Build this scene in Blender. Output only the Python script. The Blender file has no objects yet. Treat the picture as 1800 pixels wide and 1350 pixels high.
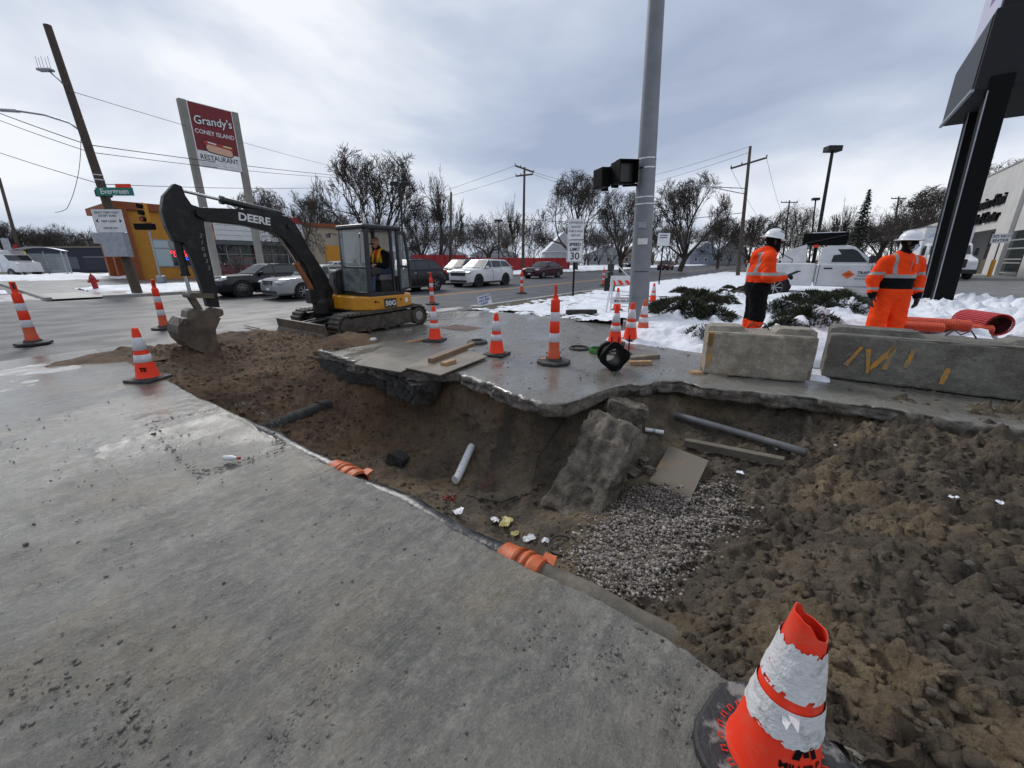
import bpy, bmesh, math, random
import numpy as np
from mathutils import Vector, Matrix, Euler
R = math.radians
scene = bpy.context.scene
COL = scene.collection

# ------------------------------------------------------------------ camera
# world axes: +X runs along the main road (away, to the right), +Y across it to the far side
CAM_H = 1.55
FPX = 701.0                       # focal length in photograph pixels (1800 px wide)
PITCH = math.atan(.311)
YAW = R(35.5)
cam_data = bpy.data.cameras.new('camera')
cam_data.sensor_width = 36.0
cam_data.lens = FPX / 1800 * 36.0
cam_data.clip_start = .05
cam_data.clip_end = 3000
cam = bpy.data.objects.new('camera', cam_data)
COL.objects.link(cam)
cam.location = (0, 0, CAM_H)
cam.rotation_euler = (math.pi / 2 - PITCH, 0, -math.pi / 2 + YAW)
scene.camera = cam

# ------------------------------------------------------------------ sky: overcast
SUN_EL, SUN_AZ = R(38), R(200)
world = bpy.data.worlds.new('World')
scene.world = world
world.use_nodes = True
nt = world.node_tree
nt.nodes.clear()
wo = nt.nodes.new('ShaderNodeOutputWorld')
bg = nt.nodes.new('ShaderNodeBackground')
sky = nt.nodes.new('ShaderNodeTexSky')
sky.sky_type = 'NISHITA'
sky.sun_disc = False
sky.sun_elevation = SUN_EL
sky.sun_rotation = SUN_AZ
tc = nt.nodes.new('ShaderNodeTexCoord')
mp = nt.nodes.new('ShaderNodeMapping')
mp.inputs['Scale'].default_value = (1.0, 1.0, 2.6)
n1 = nt.nodes.new('ShaderNodeTexNoise')
n1.inputs['Scale'].default_value = 1.5
n1.inputs['Detail'].default_value = 6
n1.inputs['Roughness'].default_value = .5
n1.inputs['Distortion'].default_value = .35
cr = nt.nodes.new('ShaderNodeValToRGB')
cr.color_ramp.elements[0].position = .33
cr.color_ramp.elements[0].color = (3.9, 4.6, 6.1, 1)
cr.color_ramp.elements[1].position = .66
cr.color_ramp.elements[1].color = (9.6, 9.9, 10.4, 1)
e = cr.color_ramp.elements.new(.5)
e.color = (5.8, 6.5, 7.9, 1)
mx = nt.nodes.new('ShaderNodeMix')
mx.data_type = 'RGBA'
mx.inputs[0].default_value = .95
nt.links.new(tc.outputs['Generated'], mp.inputs['Vector'])
nt.links.new(mp.outputs[0], n1.inputs['Vector'])
nt.links.new(n1.outputs['Fac'], cr.inputs['Fac'])
nt.links.new(sky.outputs[0], mx.inputs[6])
nt.links.new(cr.outputs[0], mx.inputs[7])
nt.links.new(mx.outputs[2], bg.inputs['Color'])
bg.inputs['Strength'].default_value = .074
nt.links.new(bg.outputs[0], wo.inputs['Surface'])

sun_data = bpy.data.lights.new('sun', 'SUN')
sun_data.energy = 1.4
sun_data.angle = R(16)
sun_data.color = (1, .97, .93)
sun = bpy.data.objects.new('sun', sun_data)
COL.objects.link(sun)
sun.rotation_euler = (math.pi / 2 - SUN_EL, 0, R(160))   # high cloud glow from the far left
sun.location = (0, 0, 30)

scene.view_settings.view_transform = 'Standard'
scene.view_settings.look = 'None'
scene.view_settings.exposure = 0.42
scene.view_settings.gamma = 1
scene.render.engine = 'CYCLES'

# ------------------------------------------------------------------ where a pixel of the photograph meets the place
_s, _c, _sa, _ca = math.sin(PITCH), math.cos(PITCH), math.sin(YAW), math.cos(YAW)
def _ray(px, py):
    u = (px - 900) / FPX; v = (675 - py) / FPX
    y = _c + v * _s
    return (u * _sa + y * _ca, -u * _ca + y * _sa, -_s + v * _c)
def G(px, py, z=0.0):
    r = _ray(px, py); t = (z - CAM_H) / r[2]
    return Vector((r[0] * t, r[1] * t, z))
def atY(px, py, Y):
    r = _ray(px, py); t = Y / r[1]
    return Vector((r[0] * t, Y, CAM_H + r[2] * t))
def atX(px, py, X):
    r = _ray(px, py); t = X / r[0]
    return Vector((X, r[1] * t, CAM_H + r[2] * t))
def dep(px, py, d):
    """point on the pixel's ray at forward distance d"""
    r = _ray(px, py); t = d / (r[0] * _ca + r[1] * _sa)
    return Vector((r[0] * t, r[1] * t, CAM_H + r[2] * t))

# ------------------------------------------------------------------ noise
_rt = np.random.RandomState(7).rand(512, 512)
def vnoise(x, y, seed=0):
    x = np.asarray(x, float) + seed * 17.31; y = np.asarray(y, float) + seed * 9.77
    xi = np.floor(x).astype(int); yi = np.floor(y).astype(int)
    fx = x - xi; fy = y - yi
    fx = fx * fx * (3 - 2 * fx); fy = fy * fy * (3 - 2 * fy)
    g = lambda a, b: _rt[a % 512, b % 512]
    return ((g(xi, yi) * (1 - fx) + g(xi + 1, yi) * fx) * (1 - fy) + (g(xi, yi + 1) * (1 - fx) + g(xi + 1, yi + 1) * fx) * fy) * 2 - 1
def fbm(x, y, oct=4, seed=0, rough=.5):
    x = np.asarray(x, float); y = np.asarray(y, float)
    a = 1.0; s = 0; t = 0
    for i in range(oct):
        s = s + a * vnoise(x * 2 ** i * (1 + .03 * i) + .37 * y * i, y * 2 ** i, seed + i); t += a; a *= rough
    return s / t

# ------------------------------------------------------------------ materials
MATS = {}
def mat(name, col, rough=.6, metal=0.0, col2=None, nscale=3.0, bump=0.0, bscale=20.0, rough2=None, rscale=1.0,
        emit=0.0, stretch=(1, 1, 1), alpha=1.0, trans=0.0, detail=6, spec=None, contrast=(.35, .65), coat=0.0):
    if name in MATS: return MATS[name]
    m = bpy.data.materials.new(name); m.use_nodes = True
    nt = m.node_tree; N = nt.nodes; L = nt.links
    b = N['Principled BSDF']
    b.inputs['Base Color'].default_value = (*col, 1)
    b.inputs['Roughness'].default_value = rough
    b.inputs['Metallic'].default_value = metal
    if spec is not None: b.inputs['Specular IOR Level'].default_value = spec
    if trans: b.inputs['Transmission Weight'].default_value = trans
    if coat: b.inputs['Coat Weight'].default_value = coat; b.inputs['Coat Roughness'].default_value = .06
    if alpha < 1: b.inputs['Alpha'].default_value = alpha
    if emit:
        b.inputs['Emission Color'].default_value = (*col, 1); b.inputs['Emission Strength'].default_value = emit
    if col2 or bump or rough2 is not None:
        t = N.new('ShaderNodeTexCoord'); mpn = N.new('ShaderNodeMapping')
        mpn.inputs['Scale'].default_value = stretch
        L.new(t.outputs['Object'], mpn.inputs['Vector'])
    if col2:
        n = N.new('ShaderNodeTexNoise'); n.inputs['Scale'].default_value = nscale; n.inputs['Detail'].default_value = detail
        n.inputs['Roughness'].default_value = .62
        L.new(mpn.outputs[0], n.inputs['Vector'])
        r = N.new('ShaderNodeValToRGB')
        r.color_ramp.elements[0].position = contrast[0]; r.color_ramp.elements[1].position = contrast[1]
        r.color_ramp.elements[0].color = (*col, 1); r.color_ramp.elements[1].color = (*col2, 1)
        L.new(n.outputs['Fac'], r.inputs['Fac']); L.new(r.outputs[0], b.inputs['Base Color'])
    if rough2 is not None:
        n = N.new('ShaderNodeTexNoise'); n.inputs['Scale'].default_value = rscale; n.inputs['Detail'].default_value = 5
        L.new(mpn.outputs[0], n.inputs['Vector'])
        r = N.new('ShaderNodeMapRange'); r.inputs[1].default_value = .38; r.inputs[2].default_value = .62
        r.inputs[3].default_value = rough; r.inputs[4].default_value = rough2
        L.new(n.outputs['Fac'], r.inputs[0]); L.new(r.outputs[0], b.inputs['Roughness'])
    if bump:
        n = N.new('ShaderNodeTexNoise'); n.inputs['Scale'].default_value = bscale; n.inputs['Detail'].default_value = 6
        n.inputs['Roughness'].default_value = .65
        L.new(mpn.outputs[0], n.inputs['Vector'])
        bp = N.new('ShaderNodeBump'); bp.inputs['Strength'].default_value = min(1, bump); bp.inputs['Distance'].default_value = .02 * max(1, bump)
        L.new(n.outputs['Fac'], bp.inputs['Height']); L.new(bp.outputs[0], b.inputs['Normal'])
    MATS[name] = m
    return m

# ------------------------------------------------------------------ mesh building
class MB:
    def __init__(s): s.v = []; s.f = []; s.m = []
    def add(s, v, f, mi=0):
        o = len(s.v); s.v += [tuple(p) for p in v]; s.f += [tuple(i + o for i in q) for q in f]; s.m += [mi] * len(f)
        return s
    def box(s, c, d, rot=None, mi=0, taper=1.0):
        x, y, z = d[0] / 2, d[1] / 2, d[2] / 2
        v = [Vector((a * x * (taper if k > 0 else 1), b * y * (taper if k > 0 else 1), k * z)) for k in (-1, 1) for b in (-1, 1) for a in (-1, 1)]
        if rot is not None:
            M = Euler(rot).to_matrix(); v = [M @ p for p in v]
        c = Vector(c)
        return s.add([p + c for p in v], [(0, 2, 3, 1), (4, 5, 7, 6), (0, 1, 5, 4), (2, 6, 7, 3), (0, 4, 6, 2), (1, 3, 7, 5)], mi)
    def bar(s, a, b, w, h=None, mi=0, up=(0, 0, 1)):
        """rectangular bar from a to b"""
        a = Vector(a); b = Vector(b); h = h or w
        d = (b - a).normalized(); u = Vector(up)
        if abs(d.dot(u)) > .98: u = Vector((1, 0, 0))
        x = d.cross(u).normalized(); y = x.cross(d).normalized()
        v = []
        for p in (a, b):
            for i, j in ((-1, -1), (1, -1), (1, 1), (-1, 1)): v.append(p + x * i * w / 2 + y * j * h / 2)
        return s.add(v, [(0, 1, 2, 3), (7, 6, 5, 4), (0, 4, 5, 1), (1, 5, 6, 2), (2, 6, 7, 3), (3, 7, 4, 0)], mi)
    def tube(s, pts, r, n=8, caps=True, mi=0):
        pts = [Vector(p) for p in pts]
        rs = r if isinstance(r, (list, tuple)) else [r] * len(pts)
        rings = []; X = None
        for i, p in enumerate(pts):
            d = (pts[min(i + 1, len(pts) - 1)] - pts[max(i - 1, 0)])
            d = d.normalized() if d.length > 1e-9 else Vector((0, 0, 1))
            if X is None:
                u = Vector((0, 0, 1)) if abs(d.z) < .9 else Vector((1, 0, 0))
                X = d.cross(u).normalized()
            else:
                X = (X - d * X.dot(d)); X = X.normalized() if X.length > 1e-6 else d.orthogonal().normalized()
            Y = d.cross(X)
            rings.append([p + (X * math.cos(2 * math.pi * k / n) + Y * math.sin(2 * math.pi * k / n)) * rs[i] for k in range(n)])
        v = [q for g in rings for q in g]; f = []
        for i in range(len(pts) - 1):
            for k in range(n):
                f.append((i * n + k, i * n + (k + 1) % n, (i + 1) * n + (k + 1) % n, (i + 1) * n + k))
        if caps:
            f.append(tuple(range(n - 1, -1, -1))); f.append(tuple((len(pts) - 1) * n + k for k in range(n)))
        return s.add(v, f, mi)
    def lathe(s, prof, n=24, c=(0, 0, 0), axis='z', caps=False, mi=0, sq=0.0):
        v = []; f = []
        for (r, z) in prof:
            for k in range(n):
                a = 2 * math.pi * k / n
                x, y = r * math.cos(a), r * math.sin(a)
                p = (x, y, z) if axis == 'z' else ((z, x, y) if axis == 'x' else (y, z, x))
                v.append((p[0] + c[0], p[1] + c[1], p[2] + c[2]))
        for i in range(len(prof) - 1):
            for k in range(n):
                f.append((i * n + k, i * n + (k + 1) % n, (i + 1) * n + (k + 1) % n, (i + 1) * n + k))
        if caps:
            f.append(tuple(range(n - 1, -1, -1))); f.append(tuple((len(prof) - 1) * n + k for k in range(n)))
        return s.add(v, f, mi)
    def prism(s, poly, a, b, plane='xz', mi=0):
        """polygon in a plane extruded between a and b along the third axis"""
        n = len(poly); v = []
        for t in (a, b):
            for (p, q) in poly:
                v.append((p, t, q) if plane == 'xz' else ((p, q, t) if plane == 'xy' else (t, p, q)))
        f = [tuple(range(n)), tuple(range(2 * n - 1, n - 1, -1))]
        for k in range(n): f.append((k, k + n, (k + 1) % n + n, (k + 1) % n))
        return s.add(v, f, mi)
    def quad(s, a, b, c, d, mi=0): return s.add([a, b, c, d], [(0, 1, 2, 3)], mi)
    def build(s, name, mats, parent=None, smooth=False, bevel=0.0, loc=None, rot=None, seg=2, fix=True, auto=None):
        me = bpy.data.meshes.new(name)
        me.from_pydata(s.v, [], s.f)
        mats = mats if isinstance(mats, (list, tuple)) else [mats]
        for m in mats: me.materials.append(m)
        if len(mats) > 1: me.polygons.foreach_set('material_index', s.m)
        if fix or bevel:
            bm = bmesh.new(); bm.from_mesh(me)
            if fix: bmesh.ops.recalc_face_normals(bm, faces=bm.faces)
            if bevel:
                bmesh.ops.remove_doubles(bm, verts=bm.verts, dist=1e-5)
                ed = [e for e in bm.edges if len(e.link_faces) == 2 and e.calc_face_angle(0) > .35]
                bmesh.ops.bevel(bm, geom=ed, offset=bevel, segments=seg, affect='EDGES', profile=.5, clamp_overlap=True)
            bm.to_mesh(me); bm.free()
        if smooth: me.polygons.foreach_set('use_smooth', [True] * len(me.polygons))
        if auto: me.set_sharp_from_angle(angle=R(auto))
        return link(name, me, parent, loc, rot)
def link(name, me, parent=None, loc=None, rot=None):
    o = bpy.data.objects.new(name, me); COL.objects.link(o)
    if parent is not None: o.parent = parent
    if loc is not None: o.location = loc
    if rot is not None: o.rotation_euler = rot
    return o
def tag(o, label=None, cat=None, group=None, kind=None):
    if label: o['label'] = label
    if cat: o['category'] = cat
    if group: o['group'] = group
    if kind: o['kind'] = kind
    return o
def thing(name, label, cat, loc=(0, 0, 0), rz=0.0, group=None):
    o = bpy.data.objects.new(name, None); COL.objects.link(o)
    o.empty_display_size = .1
    o.location = loc; o.rotation_euler = (0, 0, rz)
    return tag(o, label, cat, group)
def copy_tree(o, parent=None, label=None, loc=None, rz=None, scale=None):
    c = o.copy(); COL.objects.link(c); c.parent = parent
    if label: c['label'] = label
    if loc is not None: c.location = loc
    if rz is not None: c.rotation_euler = (0, 0, rz)
    if scale is not None: c.scale = (scale,) * 3 if not isinstance(scale, (tuple, list)) else scale
    for ch in o.children: copy_tree(ch, c)
    return c
def gridmesh(name, X, Y, Z, material, mask=None, parent=None, smooth=True, matidx=None):
    m, n = X.shape
    co = np.stack([X, Y, Z], -1).reshape(-1, 3)
    idx = np.arange(m * n).reshape(m, n)
    q = np.stack([idx[:-1, :-1], idx[1:, :-1], idx[1:, 1:], idx[:-1, 1:]], -1).reshape(-1, 4)
    mi = None
    if matidx is not None: mi = matidx[:-1, :-1].reshape(-1)
    if mask is not None:
        k = (mask[:-1, :-1] | mask[1:, :-1] | mask[1:, 1:] | mask[:-1, 1:]).reshape(-1)
        q = q[k]
        if mi is not None: mi = mi[k]
        used = np.zeros(m * n, bool); used[q.reshape(-1)] = True
        remap = np.cumsum(used) - 1; co = co[used]; q = remap[q]
    me = bpy.data.meshes.new(name)
    me.vertices.add(len(co)); me.vertices.foreach_set('co', co.astype(np.float32).ravel())
    me.loops.add(q.size); me.loops.foreach_set('vertex_index', q.astype(np.int32).ravel())
    me.polygons.add(len(q)); me.polygons.foreach_set('loop_start', np.arange(0, q.size, 4, dtype=np.int32))
    for mm in (material if isinstance(material, (list, tuple)) else [material]): me.materials.append(mm)
    if mi is not None: me.polygons.foreach_set('material_index', mi.astype(np.int32))
    me.update(calc_edges=True); me.validate()
    me.polygons.foreach_set('use_smooth', [smooth] * len(me.polygons))
    return link(name, me, parent)
def rawmesh(name, co, tris, material, parent=None, smooth=False, mi=None):
    """numpy vertices and equal-sized faces"""
    k = tris.shape[1]
    me = bpy.data.meshes.new(name)
    me.vertices.add(len(co)); me.vertices.foreach_set('co', co.astype(np.float32).ravel())
    me.loops.add(tris.size); me.loops.foreach_set('vertex_index', tris.astype(np.int32).ravel())
    me.polygons.add(len(tris)); me.polygons.foreach_set('loop_start', np.arange(0, tris.size, k, dtype=np.int32))
    for mm in (material if isinstance(material, (list, tuple)) else [material]): me.materials.append(mm)
    if mi is not None: me.polygons.foreach_set('material_index', mi.astype(np.int32))
    me.update(calc_edges=True); me.validate()
    if smooth: me.polygons.foreach_set('use_smooth', [True] * len(me.polygons))
    return link(name, me, parent)
_ico = None
def ico(sub=1):
    bm = bmesh.new(); bmesh.ops.create_icosphere(bm, subdivisions=sub, radius=1)
    v = np.array([p.co[:] for p in bm.verts]); f = np.array([[q.index for q in t.verts] for t in bm.faces]); bm.free()
    return v, f
def stones(name, pos, size, material, seed=1, flat=.7, parent=None, sub=1, smooth=False, jit=.25):
    """many small lumps joined in one mesh; pos (k,3), size (k,)"""
    rs = np.random.RandomState(seed); v, f = ico(sub); k = len(pos)
    V = v[None] * (1 + jit * rs.randn(k, len(v), 1)) * size[:, None, None] * (1 + .3 * rs.randn(k, 1, 3))
    V[:, :, 2] *= flat
    a = rs.rand(k) * 6.283; ca, sa = np.cos(a)[:, None], np.sin(a)[:, None]
    X = V[:, :, 0] * ca - V[:, :, 1] * sa; Y = V[:, :, 0] * sa + V[:, :, 1] * ca
    V = np.stack([X, Y, V[:, :, 2]], -1) + pos[:, None, :]
    F = f[None] + (np.arange(k) * len(v))[:, None, None]
    return rawmesh(name, V.reshape(-1, 3), F.reshape(-1, 3), material, parent, smooth)
def text(name, s, size, material, parent=None, M=None, extrude=.002, bold=0.0, align='CENTER', shear=0.0, wx=1.0, space=1.0):
    """flat lettering in the local XZ-facing frame given by matrix M (text runs along M's x, up along M's y)"""
    cu = bpy.data.curves.new(name, 'FONT'); cu.body = s; cu.size = size; cu.extrude = extrude; cu.offset = bold
    cu.align_x = align; cu.align_y = 'CENTER'; cu.shear = shear; cu.resolution_u = 3; cu.space_character = space
    t = bpy.data.objects.new(name, cu); COL.objects.link(t)
    dg = bpy.context.evaluated_depsgraph_get()
    me = bpy.data.meshes.new_from_object(t.evaluated_get(dg))
    bpy.data.objects.remove(t); bpy.data.curves.remove(cu)
    me.name = name
    me.transform(Matrix.Diagonal((wx, 1, 1, 1)))
    if M is not None: me.transform(M)
    me.materials.clear(); me.materials.append(material)
    return link(name, me, parent)
def frame(origin, xdir, ydir):
    x = Vector(xdir).normalized(); y = Vector(ydir); y = (y - x * y.dot(x)).normalized(); z = x.cross(y)
    M = Matrix((x, y, z)).transposed().to_4x4(); M.translation = Vector(origin)
    return M
# ------------------------------------------------------------------ bodies: smooth union of tapered limbs, one continuous surface
def sdf_body(name, prims, mats, res=.012, k=.03, noise=None, parent=None, paint=None):
    """prims: (a, b, ra, rb, material index, blend[, flatten axis vector, factor])"""
    A = np.array([p[0] for p in prims]); B = np.array([p[1] for p in prims])
    rr = max(max(p[2], p[3]) for p in prims) + .05
    lo = np.minimum(A.min(0), B.min(0)) - rr; hi = np.maximum(A.max(0), B.max(0)) + rr
    n = np.ceil((hi - lo) / res).astype(int) + 1
    ax = [lo[i] + np.arange(n[i]) * res for i in range(3)]
    D = np.full(tuple(n), 1e3, np.float32); ID = np.zeros(tuple(n), np.int16); BD = np.full(tuple(n), 1e3, np.float32)
    for i, p in enumerate(prims):
        a, b = np.array(p[0], float), np.array(p[1], float); ra, rb = p[2], p[3]; kk = p[5] if len(p) > 5 else k
        m = max(ra, rb) + .06
        i0 = np.maximum(((np.minimum(a, b) - m - lo) / res).astype(int), 0)
        i1 = np.minimum(((np.maximum(a, b) + m - lo) / res).astype(int) + 2, n)
        sl = tuple(slice(i0[j], i1[j]) for j in range(3))
        P = np.stack(np.meshgrid(ax[0][sl[0]], ax[1][sl[1]], ax[2][sl[2]], indexing='ij'), -1)
        ba = b - a; L = max(ba.dot(ba), 1e-9)
        h = np.clip(((P - a) @ ba) / L, 0, 1)
        q = P - a - h[..., None] * ba
        if len(p) > 6:
            fa = np.array(p[6], float); fa /= np.linalg.norm(fa)
            c = q @ fa; q = q + (c * (1 / p[7] - 1))[..., None] * fa
        d = np.linalg.norm(q, axis=-1) - (ra + (rb - ra) * h)
        if len(p) > 6: d = d * min(1, (1 + p[7]) / 2)
        bd = BD[sl]; nb = d < bd
        ID[sl] = np.where(nb, i, ID[sl]); BD[sl] = np.minimum(bd, d)
        o = D[sl]; hh = np.clip(.5 + .5 * (o - d) / kk, 0, 1)
        D[sl] = np.where(o > 100, d, d * hh + o * (1 - hh) - kk * hh * (1 - hh))
    if noise is not None:
        P = np.stack(np.meshgrid(*ax, indexing='ij'), -1)
        near = np.abs(D) < .05
        D[near] += noise(P[near]).astype(np.float32)
    inside = D < 0
    s = np.zeros(tuple(n - 1), int)
    for dx in (0, 1):
        for dy in (0, 1):
            for dz in (0, 1): s += inside[dx:n[0] - 1 + dx, dy:n[1] - 1 + dy, dz:n[2] - 1 + dz]
    act = (s > 0) & (s < 8)
    vid = -np.ones(tuple(n - 1), int); vid[act] = np.arange(act.sum())
    C = np.argwhere(act); acc = np.zeros((len(C), 3)); cnt = np.zeros(len(C))
    cor = [(0, 0, 0), (1, 0, 0), (0, 1, 0), (1, 1, 0), (0, 0, 1), (1, 0, 1), (0, 1, 1), (1, 1, 1)]
    for i in range(8):
        for j in range(i + 1, 8):
            if sum(abs(cor[i][t] - cor[j][t]) for t in range(3)) != 1: continue
            a = D[tuple((C + cor[i]).T)]; b = D[tuple((C + cor[j]).T)]
            x = (a < 0) != (b < 0); t = np.where(x, a / np.where(x, a - b, 1), 0)
            pt = np.array(cor[i])[None] + t[:, None] * (np.array(cor[j]) - np.array(cor[i]))[None]
            acc += np.where(x[:, None], pt, 0); cnt += x
    co = lo + (C + acc / cnt[:, None]) * res
    F = []
    for axn in range(3):
        u, v = [(1, 2), (2, 0), (0, 1)][axn]
        sl0 = [slice(0, None)] * 3; sl0[axn] = slice(0, n[axn] - 1); sl1 = [slice(0, None)] * 3; sl1[axn] = slice(1, n[axn])
        i0 = inside[tuple(sl0)]; i1 = inside[tuple(sl1)]
        for flip, e in ((False, i0 & ~i1), (True, ~i0 & i1)):
            q = np.argwhere(e)
            q = q[(q[:, u] > 0) & (q[:, v] > 0) & (q[:, u] < n[u] - 1) & (q[:, v] < n[v] - 1)]
            du = np.zeros(3, int); du[u] = 1; dv = np.zeros(3, int); dv[v] = 1
            f = np.stack([vid[tuple((q - du - dv).T)], vid[tuple((q - dv).T)], vid[tuple(q.T)], vid[tuple((q - du).T)]], -1)
            F.append(f[:, ::-1] if flip else f)
    F = np.concatenate(F)
    cid = np.minimum.reduce([ID[tuple(C.T)]]) if False else ID[tuple(np.clip(np.round(C + acc / cnt[:, None]).astype(int), 0, n - 1).T)]
    pm = np.array([p[4] for p in prims])
    fm = pm[cid[F[:, 0]]]
    if paint is not None: fm = paint(co[F].mean(1), fm, cid[F[:, 0]])
    return rawmesh(name, co, F, mats, parent, True, fm)
# ------------------------------------------------------------------ shared materials
M_black = mat('black_paint', (.006, .006, .0065), .65, bump=.15, bscale=60, spec=.1)
M_blackdull = mat('black_rubber', (.018, .018, .019), .7, col2=(.05, .047, .042), nscale=9, bump=.3, bscale=50)
M_dirtyblack = mat('dusty_black_steel', (.012, .012, .012), .45, col2=(.055, .047, .036), nscale=5, bump=.3, bscale=40, contrast=(.52, .8), spec=.3)
M_orange = mat('safety_orange', (.85, .045, .012), .5, col2=(.74, .045, .015), nscale=6, bump=.05, bscale=60, spec=.25)
M_orangeold = mat('faded_orange', (.62, .075, .018), .6, col2=(.5, .09, .04), nscale=8)
M_white = mat('white_paint', (.75, .76, .77), .5, col2=(.62, .62, .62), nscale=4)
M_reflect = mat('reflective_white', (.66, .66, .68), .45, col2=(.48, .48, .49), nscale=9, bump=.1, bscale=60)
M_silver = mat('galvanised_steel', (.38, .4, .43), .42, .6, col2=(.28, .3, .33), nscale=5)
M_steel = mat('bare_steel', (.5, .5, .5), .25, 1.0)
M_glass = mat('dark_glass', (.02, .025, .028), .05, spec=.8)
M_yellow = mat('yellow_paint', (.62, .28, .012), .4, col2=(.5, .21, .01), nscale=6, bump=.05, bscale=30)
M_wood = mat('sawn_timber', (.42, .27, .14), .75, col2=(.3, .18, .09), nscale=5, stretch=(1, 9, 9), bump=.3, bscale=30)
M_oldwood = mat('weathered_pole_wood', (.045, .034, .026), .9, col2=(.11, .088, .066), nscale=14, stretch=(5, 5, .4), bump=.8, bscale=30)
M_snow = mat('snow', (.78, .8, .84), .7, col2=(.56, .58, .61), nscale=2.2, bump=1.5, bscale=11, detail=9, contrast=(.45, .78))
M_dirtysnow = mat('dirty_snow', (.55, .55, .54), .7, col2=(.22, .2, .18), nscale=2.5, bump=.8, bscale=16)
M_red = mat('red_paint', (.38, .012, .015), .5, col2=(.3, .012, .015), nscale=3)
M_bark = mat('winter_bark', (.035, .029, .025), .95, col2=(.075, .062, .052), nscale=6, bump=.5, bscale=30)
M_wire = mat('cable_black', (.015, .015, .016), .6)
M_rubber = mat('tyre_rubber', (.014, .014, .015), .8, bump=.2, bscale=60)
# ------------------------------------------------------------------ ground, pavements, pit
def pave_mat(name, c1, c2, c3, r1, r2, wetdir=None, stretch=(1.5, 7, 1), bumpd=.006, speck=(.06, .055, .05), specka=.62, wetscale=.9):
    m = bpy.data.materials.new(name); m.use_nodes = True
    nt = m.node_tree; N = nt.nodes; L = nt.links; b = N['Principled BSDF']
    g = N.new('ShaderNodeNewGeometry')
    def noise(scale, det=6, st=None, rough=.6):
        n = N.new('ShaderNodeTexNoise'); n.inputs['Scale'].default_value = scale; n.inputs['Detail'].default_value = det; n.inputs['Roughness'].default_value = rough
        if st:
            mp = N.new('ShaderNodeMapping'); mp.inputs['Scale'].default_value = st; mp.inputs['Rotation'].default_value = (0, 0, .12)
            L.new(g.outputs['Position'], mp.inputs[0]); L.new(mp.outputs[0], n.inputs['Vector'])
        else: L.new(g.outputs['Position'], n.inputs['Vector'])
        return n
    def ramp(src, p0, p1, a=(0, 0, 0), bb=(1, 1, 1)):
        r = N.new('ShaderNodeValToRGB'); r.color_ramp.elements[0].position = p0; r.color_ramp.elements[1].position = p1
        r.color_ramp.elements[0].color = (*a, 1); r.color_ramp.elements[1].color = (*bb, 1); L.new(src, r.inputs[0]); return r
    def mixc(f, a, bb):
        x = N.new('ShaderNodeMix'); x.data_type = 'RGBA'
        L.new(f, x.inputs[0])
        for s, i in ((a, 6), (bb, 7)):
            if isinstance(s, tuple): x.inputs[i].default_value = (*s, 1)
            else: L.new(s, x.inputs[i])
        return x.outputs[2]
    na = noise(1.5, 10, None, .74); nb = noise(.8, 7, None, .7); nc = noise(5, 8, stretch, .7); nd = noise(46, 7, None, .8); ne = noise(2.6, 6, (1, 2.2, 1))
    c = mixc(ramp(na.outputs[0], .36, .66).outputs[0], c1, c2)
    c = mixc(ramp(nb.outputs[0], .5, .64).outputs[0], c, c3)
    c = mixc(ramp(noise(.42, 8, None, .7).outputs[0], .52, .66, (0, 0, 0), (.7, .7, .7)).outputs[0], c, tuple(x * .62 for x in c1))
    c = mixc(ramp(nc.outputs[0], .52, .74, (0, 0, 0), (.55, .55, .55)).outputs[0], c, tuple(x * .55 for x in c1))
    c = mixc(ramp(noise(7, 10, (stretch[0], stretch[1] * .4, 1), .8).outputs[0], .47, .66, (0, 0, 0), (.75, .75, .75)).outputs[0], c, tuple(min(1, x * 1.35) for x in c2))
    c = mixc(ramp(noise(24, 7, None, .8).outputs[0], .5, .66, (0, 0, 0), (.6, .6, .6)).outputs[0], c, tuple(x * .5 for x in c1))
    c = mixc(ramp(nd.outputs[0], specka, specka + .09, (0, 0, 0), (.8, .8, .8)).outputs[0], c, speck)
    c = mixc(ramp(noise(85, 6, None, .8).outputs[0], .52, .66, (0, 0, 0), (.55, .55, .55)).outputs[0], c, tuple(min(1, x * 1.5) for x in c2))
    L.new(c, b.inputs['Base Color'])
    if name == 'wet_asphalt': b.inputs['Specular IOR Level'].default_value = .3
    wet = ramp(noise(wetscale, 5, (1, 1.6, 1)).outputs[0], .4, .62)
    ww = wet.outputs[0]
    if wetdir is not None:       # film of water lies over this side of the pavement
        sx = N.new('ShaderNodeSeparateXYZ'); L.new(g.outputs['Position'], sx.inputs[0])
        mr = N.new('ShaderNodeMapRange'); mr.inputs[1].default_value = wetdir[0]; mr.inputs[2].default_value = wetdir[1]
        L.new(sx.outputs[1], mr.inputs[0])
        ad = N.new('ShaderNodeMath'); ad.operation = 'MULTIPLY_ADD'; ad.use_clamp = True
        L.new(mr.outputs[0], ad.inputs[0]); ad.inputs[1].default_value = 1.0
        sb = N.new('ShaderNodeMath'); sb.operation = 'MULTIPLY'; sb.inputs[1].default_value = .45; L.new(wet.outputs[0], sb.inputs[0])
        L.new(sb.outputs[0], ad.inputs[2]); ww = ad.outputs[0]
    rr = N.new('ShaderNodeMapRange'); rr.inputs[3].default_value = r1; rr.inputs[4].default_value = r2; L.new(ww, rr.inputs[0])
    L.new(rr.outputs[0], b.inputs['Roughness'])
    dry = N.new('ShaderNodeMapRange'); dry.inputs[3].default_value = 1.0; dry.inputs[4].default_value = .22; L.new(ww, dry.inputs[0])
    bp = N.new('ShaderNodeBump'); bp.inputs['Distance'].default_value = bumpd * 1.6
    L.new(dry.outputs[0], bp.inputs['Strength']); L.new(nc.outputs[0], bp.inputs['Height'])
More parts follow.
